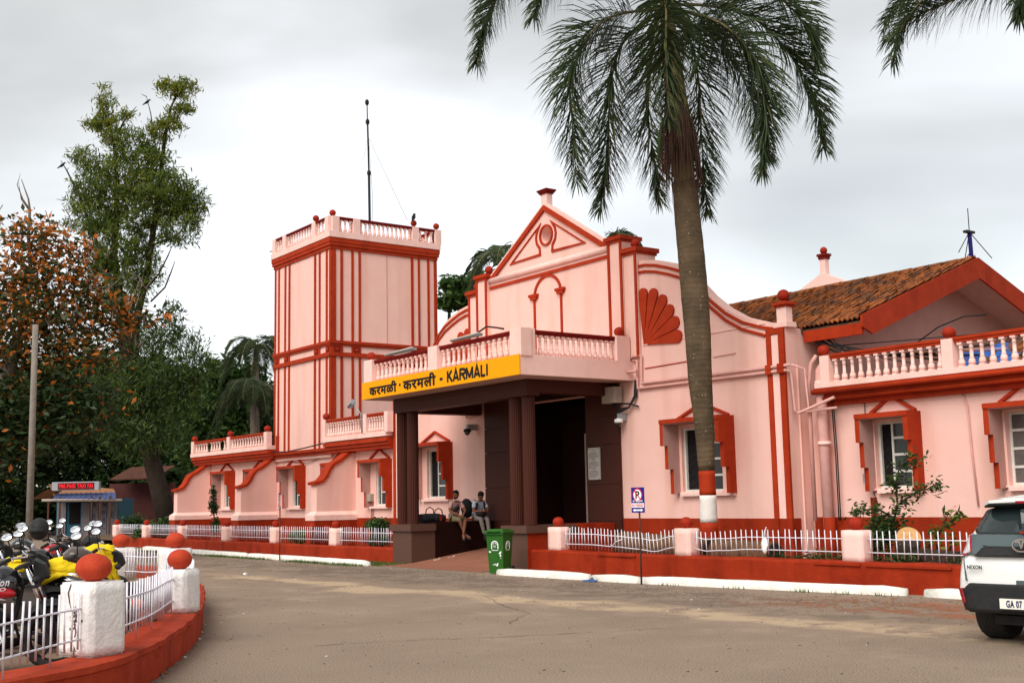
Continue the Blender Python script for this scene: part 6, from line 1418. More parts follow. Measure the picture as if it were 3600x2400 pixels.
# man in pale blue shirt
J,E_,R=seated(((.44,.14,.06),(.50,.16,-.40)),((.44,-.08,.05),(.46,.02,-.40)),shirt='shirtb',leg='greytr',short=False,lean=.18,armL=((.34,.24,.30),(.55,.10,.30)),armR=((.30,-.24,.28),(.52,-.04,.28)))
m2=figure('person',(-25.50,17.22,pz_),rad(-6),'man in pale blue t-shirt and grey trousers sitting on ramp wall with phone',J,E_,R,None)
head_bits(m2,(.30,0,.72),(.85,-.1,-.65)); hand(m2,(.55,.10,.30),(.7,-.6,.1),(0,0,1)); hand(m2,(.52,-.04,.28),(.8,.3,.1),(0,0,1)); foot(m2,(.50,.16,-.42),(.9,-.1,-.3),'bag'); foot(m2,(.46,.02,-.42),(.9,.1,-.3),'bag')
for yy in (-.12,.12): b=MB(); b.ribbon([(.0,yy,.62),(.13,yy,.62),(.30,yy,.50),(.27,yy*1.2,.28)],(1,0,.2),.05,.015); put('strap',b,'bag',m2,local=True)
b=MB(); b.ell((.36,-.02,.20),.12,.17,.09); put('lap_bag',b,'bag',m2,local=True)
ph=thing('phone',m2.location+Vector((.52,0,.30)),'phone held by the man in the pale blue shirt','phone'); b=MB(); b.box(-.035,.035,-.06,.06,0,.008); put('body',b,'black',ph,local=True)
bp=thing('backpack',(-25.62,16.98,1.22),'large black backpack worn by the man in the pale blue shirt','backpack'); b=MB(); b.ell((-.02,.06,.10),.15,.17,.26,rot=Euler((.35,.25,0))); b.ell((.06,-.03,.02),.10,.12,.18); put('body',b,'bag',bp,local=True)
def duffel(x,y,z,l,r,label,strap=None,h=None):
    t_=thing('travel_bag',(x,y,z),label,'bag','black bags on the ramp wall'); b=MB(); n=12; vs=[]
    for i,(u,k) in enumerate(((-1,.75),(-.94,.96),(-.5,1),(0,1.02),(.5,1),(.94,.95),(1,.72))):
        for j in range(n): a=2*math.pi*j/n; cc,s2=math.cos(a),math.sin(a); vs.append((r*k*abs(cc)**.6*math.copysign(1,cc),u*l/2,r*.8+r*.8*k*abs(s2)**.6*math.copysign(1,s2)))
    b.add(vs,[(i*n+j,i*n+(j+1)%n,(i+1)*n+(j+1)%n,(i+1)*n+j) for i in range(6) for j in range(n)]+[tuple(range(n))[::-1],tuple(6*n+j for j in range(n))],0,True); put('body',b,'bag',t_,local=True)
    b=MB(); b.tube([(0,-.12,r*1.5),(0,-.1,r*1.5+.12),(0,0,r*1.5+.17),(0,.1,r*1.5+.12),(0,.12,r*1.5)],.014,6); put('handle',b,'bag',t_,local=True)
    if strap: b=MB(); b.box(r*.99,r*1.02,-.03,.03,.02,r*1.4); b.box(r*.95,r*1.02,-.03,l*.3,r*1.15,r*1.25); put('strap',b,'redball',t_,local=True)
duffel(-25.75,15.98,1.0,.56,.13,'black duffel bag with upright handles on the ramp wall beside the column'); duffel(-25.72,16.52-.30,1.0,.34,.11,'low black bag with a red strap right next to the man in pink',True)
# ================= VEGETATION =================
def leafmesh(name,P,size,asp,mats,mi=None,droop=0.,parent=None,up=.35,cup=True):
    """many small leaves: P (n,3) centres; each leaf a folded pair of triangles"""
    n=len(P); s=size*RNG.uniform(.6,1.35,n)
    d=RNG.normal(0,1,(n,3)); d[:,2]=d[:,2]*.6-droop; d/=np.linalg.norm(d,axis=1)[:,None]
    nn=RNG.normal(0,1,(n,3)); nn[:,2]=np.abs(nn[:,2])+up; sd=np.cross(d,nn); sd/=np.linalg.norm(sd,axis=1)[:,None]
    q=np.cross(sd,d)
    a=P-d*s[:,None]; c=P+d*s[:,None]; w_=(s*asp)[:,None]; l=P+sd*w_+q*(s*.12)[:,None]-d*(s*.1)[:,None]; r=P-sd*w_+q*(s*.12)[:,None]-d*(s*.1)[:,None]
    V=np.stack([a,l,c,r],1).reshape(-1,3); F=(np.arange(n)[:,None]*4+np.array([[0,1,2,3]]))
    me=bpy.data.meshes.new(name); me.vertices.add(4*n); me.vertices.foreach_set('co',V.ravel()); tri=np.concatenate([F[:,[0,1,2]],F[:,[0,2,3]]])
    me.loops.add(len(tri)*3); me.loops.foreach_set('vertex_index',tri.ravel().astype(np.int32)); me.polygons.add(len(tri)); me.polygons.foreach_set('loop_start',np.arange(0,len(tri)*3,3,dtype=np.int32))
    for m in mats: me.materials.append(M[m])
    if mi is not None: me.polygons.foreach_set('material_index',np.concatenate([mi,mi]).astype(np.int32))
    me.update(calc_edges=True); me.validate()
    o=bpy.data.objects.new(name,me); COL.objects.link(o)
    if parent: o.parent=parent; off=wloc(parent); me.transform(Matrix.Translation(-off))
    return o
def cloud(blobs,n,clump=.35,per=26,shell=.55):
    """leaf centres: clumps spread through the blobs (c,r), denser toward their outside"""
    vol=np.array([r[0]*r[1]*r[2] for _,r in blobs])**.72; pr_=vol/vol.sum(); out=[]; k=max(1,n//per)
    ch=RNG.choice(len(blobs),k,p=pr_)
    d=RNG.normal(0,1,(k,3)); d/=np.linalg.norm(d,axis=1)[:,None]; rr=RNG.uniform(shell**3,1,k)**(1/3)
    C_=np.array([list(blobs[i][0]) for i in ch])+d*rr[:,None]*np.array([blobs[i][1] for i in ch])
    P=np.repeat(C_,per,0)+RNG.normal(0,clump,(k*per,3))*np.array([1,1,.75]); return P
def limb(b,p0,p1,r0,r1,n=6,wob=.1):
    p0=Vector(p0);p1=Vector(p1); L_=(p1-p0).length; pts=[p0.lerp(p1,i/n)+Vector([random.uniform(-wob,wob)*L_*.2*(0<i<n) for _ in range(3)]) for i in range(n+1)]
    b.tube(pts,[r0+(r1-r0)*i/n for i in range(n+1)],7); return pts
# --- tall thin leaved tree ---
TD=52
tt=thing('tall_tree',at(560,1800,TD),'tall slender tree with sparse pale top rising above the left wing','tree')
A_=lambda x,y,d=TD:at(x,y,d)
b=MB()
tr=[A_(600,1870),A_(560,1720),A_(500,1480),A_(450,1250),A_(430,1100)]
b.tube(tr,[.46,.40,.33,.27,.22],10)
E1=[A_(430,1100),A_(400,900),A_(412,700),A_(408,560),A_(395,480),A_(345,330)]; b.tube(E1,[.20,.16,.12,.08,.05,.02],8)
E2=[A_(470,1330),A_(480,1120),A_(520,950),A_(555,700),A_(580,480),A_(600,380),A_(640,290)]; b.tube(E2,[.20,.17,.14,.11,.08,.05,.02],8)
b.tube([A_(360,900),A_(320,800),A_(275,680),A_(235,600),A_(214,565)],[.08,.065,.05,.03,.012],7); b.tube([A_(430,1100),A_(360,900)],[.11,.08],7)
b.tube([A_(545,510),A_(530,400),A_(515,340)],[.03,.022,.012],6); b.tube([A_(515,340),A_(498,332)],[.02,.01],5)
b.tube([A_(415,470),A_(440,420),A_(480,375)],[.05,.03,.012],6); b.tube([A_(440,425),A_(432,400)],[.02,.01],5)
b.tube([A_(390,480),A_(350,445),A_(300,430),A_(270,425)],[.05,.03,.02,.01],6)
for q in ([(520,1010),(560,960),(590,900),(607,860)],[(530,1060),(580,1010),(600,960),(615,918)]): b.tube([A_(*p) for p in q],[.04,.034,.028,.012],6)
for q in ([(450,900),(380,820),(290,800)],[(540,780),(620,720),(690,650)],[(540,860),(620,830),(680,760)],[(420,800),(350,700),(300,660)],[(410,700),(360,600),(330,560)]): b.tube([A_(*p) for p in q],[.06,.04,.02],6)
put('trunk',b,'bark',tt)
def pb(x,y,rx,ry,d=TD,rd=None):   # blob given in photo pixels at depth d
    k=d/FPX; return (A_(x,y,d),(rx*k,(rd or rx)*k,ry*k))
core=[pb(440,640,110,110),pb(330,640,70,70),pb(520,700,120,100),pb(470,520,70,70),pb(330,760,80,80),pb(420,850,110,100),pb(600,680,100,80),pb(680,720,55,75),pb(620,800,80,70),pb(300,560,50,45),pb(270,700,35,60),pb(560,560,60,60),pb(500,950,70,90),pb(430,1030,90,80),pb(360,950,60,80),pb(240,795,25,20)]
P=cloud(core,27000,.18,22,.3); leafmesh('crown',P,.13,.20,['leafeu','leafeuy'],(RNG.random(len(P))<.22).astype(int),droop=1.0,parent=tt)
top=[pb(370,350,35,55),pb(375,430,45,40),pb(440,410,30,20),pb(600,310,50,28),pb(650,310,42,32),pb(650,370,36,34),pb(600,400,28,30),pb(610,440,40,30),pb(690,300,22,16),pb(560,460,40,40),pb(330,440,36,20),pb(400,490,45,35)]
P=cloud(top,4600,.13,20,.2); leafmesh('crown_top',P,.13,.20,['leafeuy','leafeu'],(RNG.random(len(P))<.35).astype(int),droop=1.0,parent=tt)
lo=[pb(600,1200,90,60),pb(680,1280,50,80),pb(560,1330,140,90),pb(650,1400,80,70),pb(500,1500,160,110),pb(480,1180,100,70),pb(600,1110,40,40),pb(720,1230,30,40),pb(400,1400,150,140)]
P=cloud(lo,15000,.24,24,.2); leafmesh('lower_crown',P,.14,.20,['leafdk','leafeu'],(RNG.random(len(P))<.45).astype(int),droop=1.0,parent=tt)
# --- almond tree with orange leaves ---
AD=34
al=thing('almond_tree',at(60,1850,AD),'broad almond tree with orange and dark green leaves at the left edge','tree')
b=MB(); b.tube([at(-80,1900,AD),at(-40,1700,AD),at(-20,1450,AD),at(60,1200,AD)],[.35,.3,.26,.2],9)
for q in ([(-20,1450),(60,1200),(110,1000),(100,820),(105,740),(100,700),(75,630)],[(60,1200),(200,1120),(330,1160),(480,1250)],[(60,1200),(0,1050),(-60,950)],[(110,1000),(150,930),(200,830),(230,800)],[(60,1250),(180,1330),(300,1400)],[(105,740),(75,700),(65,640)],[(110,1000),(50,880),(10,830),(0,790)],[(-20,1450),(150,1500),(260,1480)],[(200,1120),(250,1000),(300,930)],[(330,1160),(450,1110),(560,1110),(620,1100)]):
    b.tube([at(x,y,AD) for x,y in q],[(.09 if q[0] in ((-20,1450),(60,1200)) else .035)*(1-.88*i/(len(q)-1)) for i in range(len(q))],6)
tw_=random.Random(9)
for _ in range(150):
    x,y=tw_.uniform(-40,520),tw_.uniform(860,1230)
    if x>350 and y<1000: continue
    a_=at(x,y,AD+tw_.uniform(-1.2,1.2)); a2=at(x+tw_.uniform(-60,70),y-tw_.uniform(20,110),AD+tw_.uniform(-1.5,1.5)); b.tube([a_,a_.lerp(a2,.5)+Vector((0,0,-.05)),a2],[.022,.014,.005],4)
for q in ([(105,740),(80,700),(60,650),(72,610)],[(0,790),(-10,750),(10,720)],[(230,800),(245,760),(225,730)],[(150,870),(175,790),(160,740)]): b.tube([at(x,y,AD) for x,y in q],[.03,.02,.012,.005][:len(q)],5)
put('trunk',b,'barkl',al)
k=AD
bl=[pb(90,860,80,50,k),pb(170,850,110,60,k),pb(0,980,140,90,k),pb(180,980,160,90,k),pb(300,1000,90,60,k),pb(360,1080,110,60,k),pb(100,1080,190,90,k),pb(250,1150,160,80,k),pb(420,1150,70,60,k),pb(40,1180,160,90,k),pb(560,1110,60,20,k),pb(470,1090,60,30,k),pb(270,880,60,40,k),pb(300,870,40,30,k),pb(80,800,90,40,k),pb(300,1240,150,70,k),pb(120,1280,160,70,k)]
P=cloud(bl,8200,.22,7,.1); z=(P[:,2]-P[:,2].min())/(np.ptp(P[:,2])+1e-6); mi=(RNG.random(len(P))<(.16+.34*z)).astype(int)
leafmesh('crown',P,.10,.5,['leafalm','leafor'],mi,droop=.1,parent=al)
bl=[pb(60,1400,170,110,k),pb(240,1420,150,90,k),pb(-20,1550,150,110,k),pb(190,1500,130,80,k)]
P=cloud(bl,6500,.34,9,.15); leafmesh('lower_crown',P,.125,.45,['leafdk','leafor'],(RNG.random(len(P))<.06).astype(int),droop=.1,parent=al)
# --- backdrop trees ---
def bushtree(name,px,py,d,blobs,n,label,mats=('leafdk','leafmd'),size=.16,cl=.34,mix=.35,trunk=True,asp=.42,shell=.4):
    t_=thing(name,at(px,1850,d),label,'tree','trees behind the station yard')
    if trunk:
        b=MB(); base=at(px,1880,d); base.z=-.1
        for x,y,rx,ry in blobs[:5]: limb(b,base,at(x,y,d),.28,.06,6,.25)
        put('trunk',b,'bark',t_)
    P=cloud([pb(x,y,rx,ry,d,rd=rx*1.0) for x,y,rx,ry in blobs],n,cl,26,shell); leafmesh('crown',P,size,asp,list(mats),(RNG.random(len(P))<mix).astype(int),droop=.2,parent=t_); return t_
bushtree('broad_tree',800,1500,64,[(760,1330,80,50),(850,1330,70,40),(920,1400,60,50),(820,1400,110,80),(900,1460,100,90),(740,1450,90,90),(840,1540,110,80),(720,1560,90,80),(930,1560,60,80)],15000,'mid green tree beyond the left wing roof',mix=.75,size=.2)
bushtree('broad_tree',420,1600,76,[(380,1500,160,120),(520,1560,140,110),(300,1620,160,120),(600,1640,110,110),(450,1700,170,100),(680,1700,60,110),(430,1800,160,50),(580,1800,80,60)],20000,'dark leafy tree behind the taxi booth',mix=.3,size=.2)
bushtree('broad_tree',140,1600,74,[(60,1480,170,130),(200,1560,150,130),(40,1640,160,120),(150,1740,170,90),(-80,1600,120,160),(30,1800,150,60),(200,1810,150,50)],19000,'very dark tree mass behind the grey pole',mix=.12,size=.2)
bushtree('broad_tree',-150,1500,66,[(-150,1300,200,160),(-60,1450,180,160),(-220,1550,220,200)],9000,'dark tree beyond the left edge of the yard',mix=.2,size=.24)
bushtree('broad_tree',700,1750,78,[(560,1400,150,120),(680,1500,120,120),(420,1350,180,120),(760,1620,140,120),(250,1400,200,140),(560,1700,160,120),(900,1650,90,110)],22000,'far dark green tree filling the gap behind the tall tree',mix=.3,size=.3,cl=.5)
bushtree('broad_tree',1635,1100,50,[(1600,1010,42,25),(1640,1040,45,40),(1580,1065,35,14),(1680,1000,40,40),(1620,1060,45,18)],2200,'rounded leafy tree peeking between tower and gable',mix=.8,mats=('leafdk','leafmd'),size=.17,cl=.2,trunk=True,asp=.5)
# ground bushes in the distance
for i,(px,py,rx,ry,d,lab) in enumerate(((470,1850,40,34,58,'dark low bush left of the first buttress'),(585,1862,45,30,50,'low bush at the foot of the tall tree'),(520,1878,30,20,46,'small low bush behind the far railing'))):
    t_=thing('low_bush',at(px,py,d),lab,'bush'); P=cloud([pb(px,py,rx,ry,d)],2200,.15,20,.2); leafmesh('foliage',P,.09,.4,['leafdk','leafmd'],(RNG.random(len(P))<.3).astype(int),parent=t_)
# --- palms ---
def frond(path,Lf,n,mat_i,seed,name,parent,spread=1.0,rr0=.035,plume=True,wd=.018,droop=.55):
    """path: rachis points; leaflets spring all round the rachis and droop"""
    rr=np.random.default_rng(seed); path=[Vector(p) for p in path]
    # resample (catmull-rom)
    Q=[]
    for i in range(len(path)-1):
        p0=path[max(i-1,0)];p1=path[i];p2=path[i+1];p3=path[min(i+2,len(path)-1)]
        for t in [k/6 for k in range(6)]: Q.append(.5*((2*p1)+(p2-p0)*t+(2*p0-5*p1+4*p2-p3)*t*t+(-p0+3*p1-3*p2+p3)*t**3))
    Q.append(path[-1]); m_=len(Q)
    b=MB(); b.tube(Q,[rr0*(1-.88*i/(m_-1)) for i in range(m_)],6,m=2)
    V=[];F=[];MI=[]
    cum=[0]
    for a,c in zip(Q,Q[1:]): cum.append(cum[-1]+(c-a).length)
    T=cum[-1]
    def sample(s):
        s*=T
        for i in range(m_-1):
            if cum[i+1]>=s: t=(s-cum[i])/max(cum[i+1]-cum[i],1e-6); return Q[i].lerp(Q[i+1],t),(Q[i+1]-Q[i]).normalized()
        return Q[-1],(Q[-1]-Q[-2]).normalized()
    for i in range(n):
        u=.14+.86*(i+.5)/n; p,d=sample(u); 
        sd=d.cross(Vector((0,0,1)));
        if sd.length<.05: sd=d.cross(Vector((1,0,0)))
        sd.normalize(); up=sd.cross(d)
        sg=1 if i%2 else -1
        ang=rr.normal(0,.75 if plume else .18)
        o=(sd*sg*math.cos(ang)+up*math.sin(ang)*(1 if plume else 1))
        fwd=.35+.75*u; dr=(o+d*fwd).normalized()
        L_=Lf*(.55+.45*math.sin(min(u*1.15,1)*math.pi))*(1 if u<.85 else .75)*rr.uniform(.8,1.12)
        g_=Vector((0,0,-1)); pts=[p]
        cur=dr.copy(); st_=L_/3
        for k in range(3): 
            pts.append(pts[-1]+cur*st_); cur=(cur+g_*(droop*(.35+.5*k)*rr.uniform(.6,1.4))).normalized()
        wv=wd*rr.uniform(.8,1.25); s2=cur.cross(d); 
        if s2.length<.1: s2=sd
        s2.normalize(); o0=len(V)
        for k,(q,w_) in enumerate(zip(pts,(wv*.5,wv,wv*.8,.001))): V+= [q+s2*w_,q-s2*w_]
        for k in range(3): F.append((o0+2*k,o0+2*k+1,o0+2*k+3,o0+2*k+2)); MI.append(mat_i if rr.random()>.16 else 1-mat_i)
    b.v+= [tuple(v) for v in V]; off=len(b.v)-len(V); b.f+= [[j+off for j in f] for f in F]; b.m+=MI; b.sm+=[False]*len(F)
    return put(name,b,['palm','palmy','rachis'],parent,fix=False)
PD=23.1
pl=thing('palm_tree',(-16.28,16.3,.2),'tall foxtail palm with red and white painted trunk in front of the facade','palm tree')
def ctr(x0,x1,y): return (onY(x0,y,16.3)+onY(x1,y,16.3))/2, (onY(x1,y,16.3)-onY(x0,y,16.3)).length/2*.70
prof=[]
for x0,x1,y in ((2462,2528,1975),(2461,2524,1835),(2459,2519,1740),(2455,2514,1655),(2442,2512,1500),(2420,2504,1340),(2408,2500,1180),(2396,2492,1050),(2384,2478,900),(2372,2462,760),(2364,2452,640)): prof.append(ctr(x0,x1,y))
prof=[(Vector((prof[0][0].x+.02,16.3,.1)),prof[0][1]*1.08)]+prof
def seg(i0,i1,name,m,grow=1.0):
    b=MB(); P=[];Rr=[]
    for i in range(i0,i1):
        for t in range(6): P.append(prof[i][0].lerp(prof[i+1][0],t/6)); Rr.append((prof[i][1]+(prof[i+1][1]-prof[i][1])*t/6)*grow*(1+ (.012*math.sin(t*2.1+i) if m=='trunk' else 0)))
    P.append(prof[i1][0]);Rr.append(prof[i1][1]*grow); b.tube(P,Rr,24); return put(name,b,m,pl)
seg(0,2,'painted_base','red'); seg(2,3,'white_band','white',1.004); seg(3,4,'red_band','red'); seg(4,11,'trunk','trunk')
c0=prof[-1][0]; crown=at(2335,-40,PD)
b=MB(); b.tube([c0-Vector((0,0,.2)),c0.lerp(crown,.25),c0.lerp(crown,.55),crown],[.20,.25,.20,.11],14); put('crown_shaft',b,'rachis',pl)
# hanging brown fruit stalks and fibres round the shaft
b=MB(); rr=random.Random(5)
for k in range(340):
    a=rr.uniform(0,6.28); t=rr.uniform(.16,.42); p=c0.lerp(crown,t)+Vector((math.cos(a)*.21,math.sin(a)*.21,0)); L_=rr.uniform(.5,1.15); o=rr.uniform(.02,.17)
    q=p+Vector((math.cos(a)*o,math.sin(a)*o,-L_*.45)); r_=q+Vector((math.cos(a)*o*.2,math.sin(a)*o*.2,-L_*.55)); b.tube([p,q,r_],[.014,.010,.004],3,caps=False)
put('fruit_stalks',b,'palmbr',pl,kind=None)
FR=[ # (pixel path with depth offset, leaflets, length)
 ([(2335,30,0),(2272,36,-.1),(2150,60,-.3),(2060,140,-.5),(2005,280,-.5),(2010,420,-.5),(2028,640,-.45)],0),
 ([(2335,40,0),(2270,70,.1),(2185,160,.2),(2150,280,.3),(2140,430,.3),(2130,600,.3),(2112,730,.3)],0),
 ([(2338,0,0),(2340,-30,-.5),(2342,60,-1.0),(2342,200,-1.3),(2345,330,-1.35),(2350,430,-1.3)],0),
 ([(2330,60,0),(2300,100,.5),(2285,250,.8),(2280,420,.9),(2300,560,.9),(2318,700,.85)],0),
 ([(2350,30,0),(2450,50,-.3),(2560,100,-.7),(2650,210,-.9),(2690,360,-.9),(2695,470,-.9),(2680,600,-.9)],0),
 ([(2350,20,0),(2480,20,.1),(2640,60,.2),(2760,170,.2),(2840,300,.2),(2880,420,.2),(2895,520,.2)],0),
 ([(2350,50,0),(2440,90,.5),(2540,170,.8),(2620,290,.9),(2665,420,1.0),(2700,560,1.0)],0),
 ([(2350,60,0),(2420,130,.7),(2455,280,1.0),(2465,460,1.05),(2478,640,1.05),(2485,740,1.0)],0),
 ([(2330,-40,0),(2200,-190,0),(2020,-220,.1),(1850,-150,.2),(1750,-20,.2),(1700,120,.2),(1680,220,.2)],0),
 ([(2330,-30,0),(2230,-130,-.4),(2080,-150,-.7),(1960,-90,-.8),(1900,-10,-.8),(1880,60,-.8)],0),
 ([(2345,-20,0),(2470,-110,-.2),(2620,-90,-.4),(2760,10,-.5),(2840,110,-.5),(2870,220,-.5)],0),
 ([(2345,-40,0),(2440,-220,.5),(2600,-320,.8),(2780,-300,1),(2930,-200,1)],0),
 ([(2330,-40,0),(2260,-240,.6),(2120,-380,1),(1950,-400,1.2),(1800,-330,1.2)],0),
 ([(2335,-50,0),(2330,-260,-.6),(2310,-420,-1.2),(2290,-470,-1.9)],0)]
for i,(pp,_) in enumerate(FR):
    L_=sum(math.hypot(a[0]-c[0],a[1]-c[1]) for a,c in zip(pp,pp[1:]))*PD/FPX
    frond([at(x,y,PD+dz) for x,y,dz in pp],1.02,int(420*L_/3.0)+50,0 if i not in (0,2) else 0,40+i,'frond',pl,droop=.5,wd=.015)
for (x0,y0,x1,y1,dz) in ((2290,260,2240,150,-.5),(2425,290,2470,165,-.4),(2325,430,2312,590,-.6)):
    b=MB(); a=at(x0,y0,PD+dz);c=at(x1,y1,PD+dz); b.tube([a,a.lerp(c,.4),c],[.02,.045,.006],6); put('spathe',b,'leafmd',pl)
# second palm: only its fronds reach in from the upper right
pl2=thing('palm_tree',(-9.2,15.9,.2),'palm whose fronds hang in at the upper right corner of the picture','palm tree')
cr=at(3800,-330,19.5); b=MB(); b.tube([Vector((cr.x+.2,cr.y,.1)),Vector((cr.x+.1,cr.y,4)),cr-Vector((0,0,1))],[.22,.27,.22],16)
pl2.location=(cr.x+.2,cr.y,.1)
for i,pp in enumerate(([(3800,-330,0),(3600,-300,0),(3400,-160,0),(3260,-20,0),(3170,100,0),(3140,220,0)],[(3800,-330,0),(3650,-330,.2),(3450,-240,.4),(3290,-110,.5),(3180,-10,.5),(3110,90,.5)],[(3800,-330,0),(3900,-260,.2),(3960,-100,.3),(3980,80,.3)],[(3800,-330,0),(3650,-180,.2),(3480,-60,.3),(3330,10,.4),(3200,70,.4),(3120,140,.4)],[(3800,-330,0),(3730,-240,-.4),(3640,-100,-.6),(3600,-20,-.6),(3585,60,-.6)],[(3800,-330,0),(3700,-520,.3),(3500,-600,.6)],[(3800,-330,0),(3950,-500,0),(4100,-450,0),(4200,-250,0)])):
    frond([at(x,y,19.5+dz) for x,y,dz in pp],.85,520,0,90+i,'frond',pl2,droop=.5,wd=.013)
cx_=Vector((cr.x,cr.y,0)); b=MB(); b.tube([Vector((cr.x+.6,cr.y+.1,.1)),Vector((cr.x+.3,cr.y,4)),Vector((cr.x,cr.y,cr.z))],[.20,.26,.16],16); put('trunk',b,'trunk',pl2)
# palms behind tower and gable
def farpalm(px,py,d,L_,nf,label,seed,size=1.0,base=True):
    c=at(px,py,d); t_=thing('palm_tree',(c.x,c.y,0),label,'palm tree','palms behind the station'); rr=random.Random(seed)
    b=MB(); b.tube([Vector((c.x,c.y,0)),Vector((c.x+.1,c.y,c.z*.5)),c],[.25,.2,.14],8); put('trunk',b,'barkl',t_)
    for k in range(nf):
        a=2*math.pi*k/nf+rr.uniform(-.2,.2); e=rr.uniform(.15,1.0); pts=[]
        for u in (0,.25,.5,.75,1): r_=L_*u*(1-.18*u); pts.append(c+Vector((math.cos(a)*r_*.9,math.sin(a)*r_*.9,L_*(e*u*.8-.95*u*u))))
        frond(pts,.62*size,110,0,seed*50+k,'frond',t_,droop=.4,wd=.026,plume=False,rr0=.03)
farpalm(900,1215,62,2.6,15,'palm behind the left of the tower, crown at mid height',2); farpalm(890,1370,60,3.0,17,'lower palm behind the left wing beside the tower',3)
farpalm(1785,905,46,2.3,13,'palm tips showing behind the left slope of the gable',4); farpalm(2120,850,50,2.3,13,'palm tips showing behind the right slope of the gable',5)
# --- shrubs in the bed ---
def twiggy(name,P0,branches,n,size,label,mats,mix=.3,asp=.4,cl=.05,stem='bark'):
    t_=thing(name,P0,label,'shrub'); b=MB(); ends=[]
    for q in branches:
        pts=[Vector(p) for p in q]; b.tube(pts,[.022*(1-.75*i/(len(pts)-1)) for i in range(len(pts))],5)
        for a,c in zip(pts,pts[1:]):
            for t in (.35,.7,1.0): ends.append(a.lerp(c,t))
    put('stem',b,stem,t_); E_=np.array([list(e) for e in ends]); w_=np.linspace(.3,1,len(E_)); P=np.repeat(E_,max(1,n//len(E_)),0)+RNG.normal(0,cl,(len(E_)*max(1,n//len(E_)),3))
    leafmesh('foliage',P,size,asp,mats,(RNG.random(len(P))<mix).astype(int),parent=t_)
Y=16.6; o=lambda x,y,dy=0:onY(x,y,Y+dy)
twiggy('leafy_shrub',o(3125,1950),[[o(3125,1950),o(3140,1840),o(3155,1780),o(3150,1700),o(3160,1650),o(3190,1620),o(3235,1615)],[o(3150,1780),o(3190,1750),o(3230,1725),o(3290,1712),o(3300,1715)],[o(3140,1820),o(3090,1790),o(3060,1790),o(3020,1795),o(3000,1800)],[o(3150,1700),o(3130,1700)],[o(3130,1880),o(3080,1850),o(3050,1870)],[o(3130,1900),o(3170,1860),o(3180,1800)]],900,.05,'straggly leafy shrub in front of the first right wing window',['leafmd','leafdk'],.4,cl=.07)
t_=thing('low_bush',o(3090,1880),'dense green bush at the foot of the straggly shrub','bush'); P=cloud([(o(3105,1870),(.28,.25,.25)),(o(3075,1920),(.26,.22,.25))],1700,.06,16,.1); leafmesh('foliage',P,.045,.42,['leafdk','leafmd'],(RNG.random(len(P))<.6).astype(int),parent=t_)
twiggy('broad_leaved_plant',o(3290,1960),[[o(3290,1960),o(3300,1880),o(3320,1840),o(3335,1800)],[o(3320,1850),o(3360,1820),o(3375,1805)],[o(3300,1900),o(3280,1870)],[o(3330,1960),o(3350,1900),o(3345,1880)],[o(3260,1960),o(3270,1900)]],150,.075,'young plant with large yellowish leaves beside the white car',['leafmd','leafeuy'],.5,.34,cl=.05)
P=cloud([(Vector((-14.2+k*.45,15.9+.2*(k%2),.40)),(.25,.2,.14)) for k in range(14)],3200,.05,14,.1); g_=leafmesh('ground_cover',P,.04,.45,['leafdk','leafmd'],(RNG.random(len(P))<.4).astype(int)); tag(g_,'low green weeds in the bed behind the right railing',kind='stuff')
bk=MB()
for k in range(9): a=Vector((-12.5+k*.3,16.0+.15*(k%3),.3)); bk.tube([a,a+Vector((random.uniform(.3,.8),random.uniform(-.2,.3),random.uniform(-.02,.12)))],random.uniform(.05,.11),8)
tag(put('cut_branches',bk,'bark'),'pile of dark cut branches behind the right railing',kind='stuff')
# creeper on first buttress, plants in left bed
Y=16.4; o=lambda x,y,dy=0:onY(x,y,Y+dy)
t_=thing('creeper',o(753,1850),'thin dark climbing plant on the wall beside the first left window','climbing plant'); b=MB(); b.tube([o(755,1880),o(752,1800),o(748,1740),o(752,1705)],[.03,.025,.02,.01],5); put('stem',b,'bark',t_)
P=cloud([(o(755,1850),(.12,.1,.3)),(o(750,1780),(.13,.1,.3)),(o(750,1730),(.08,.08,.25))],1500,.05,12,.1); leafmesh('foliage',P,.05,.45,['leafdk','leafmd'],(RNG.random(len(P))<.25).astype(int),parent=t_)
for (x,y,rx,rz_,n,lab,mm) in ((1325,1845,.45,.16,1500,'green leafy plant behind the railing beside the portico',('leafmd','leafdk')),(1050,1885,.40,.20,1300,'pale green low bush behind the railing near the red hydrant',('leafmd','leafeuy')),(1330,1900,.4,.2,900,'dark foliage under the leafy plant beside the portico',('leafdk','leafmd'))):
    t_=thing('low_bush',o(x,y),lab,'bush'); P=cloud([(o(x,y),(rx,.25,rz_))],n,.05,12,.1); leafmesh('foliage',P,.055,.42,list(mm),(RNG.random(len(P))<.3).astype(int),parent=t_)
b=MB(); b.box(-27.6,-26.9,16.2,16.8,.2,.92); tag(put('concrete_block',b,'granitel',loc=(-27.2,16.5,.2)),'dull concrete block behind the railing beside the portico','block')
b=MB()
P=[(onZ(822,1930,.0)+Vector((0,.3,.12)),(.2,.15,.15))]; P=cloud(P,700,.05,12,.1); t_=thing('low_bush',P[0].tolist(),'small weed sprouting at the foot of the left red wall','weed'); leafmesh('foliage',P,.04,.4,['leafdk','leafmd'],(RNG.random(len(P))<.5).astype(int),parent=t_)
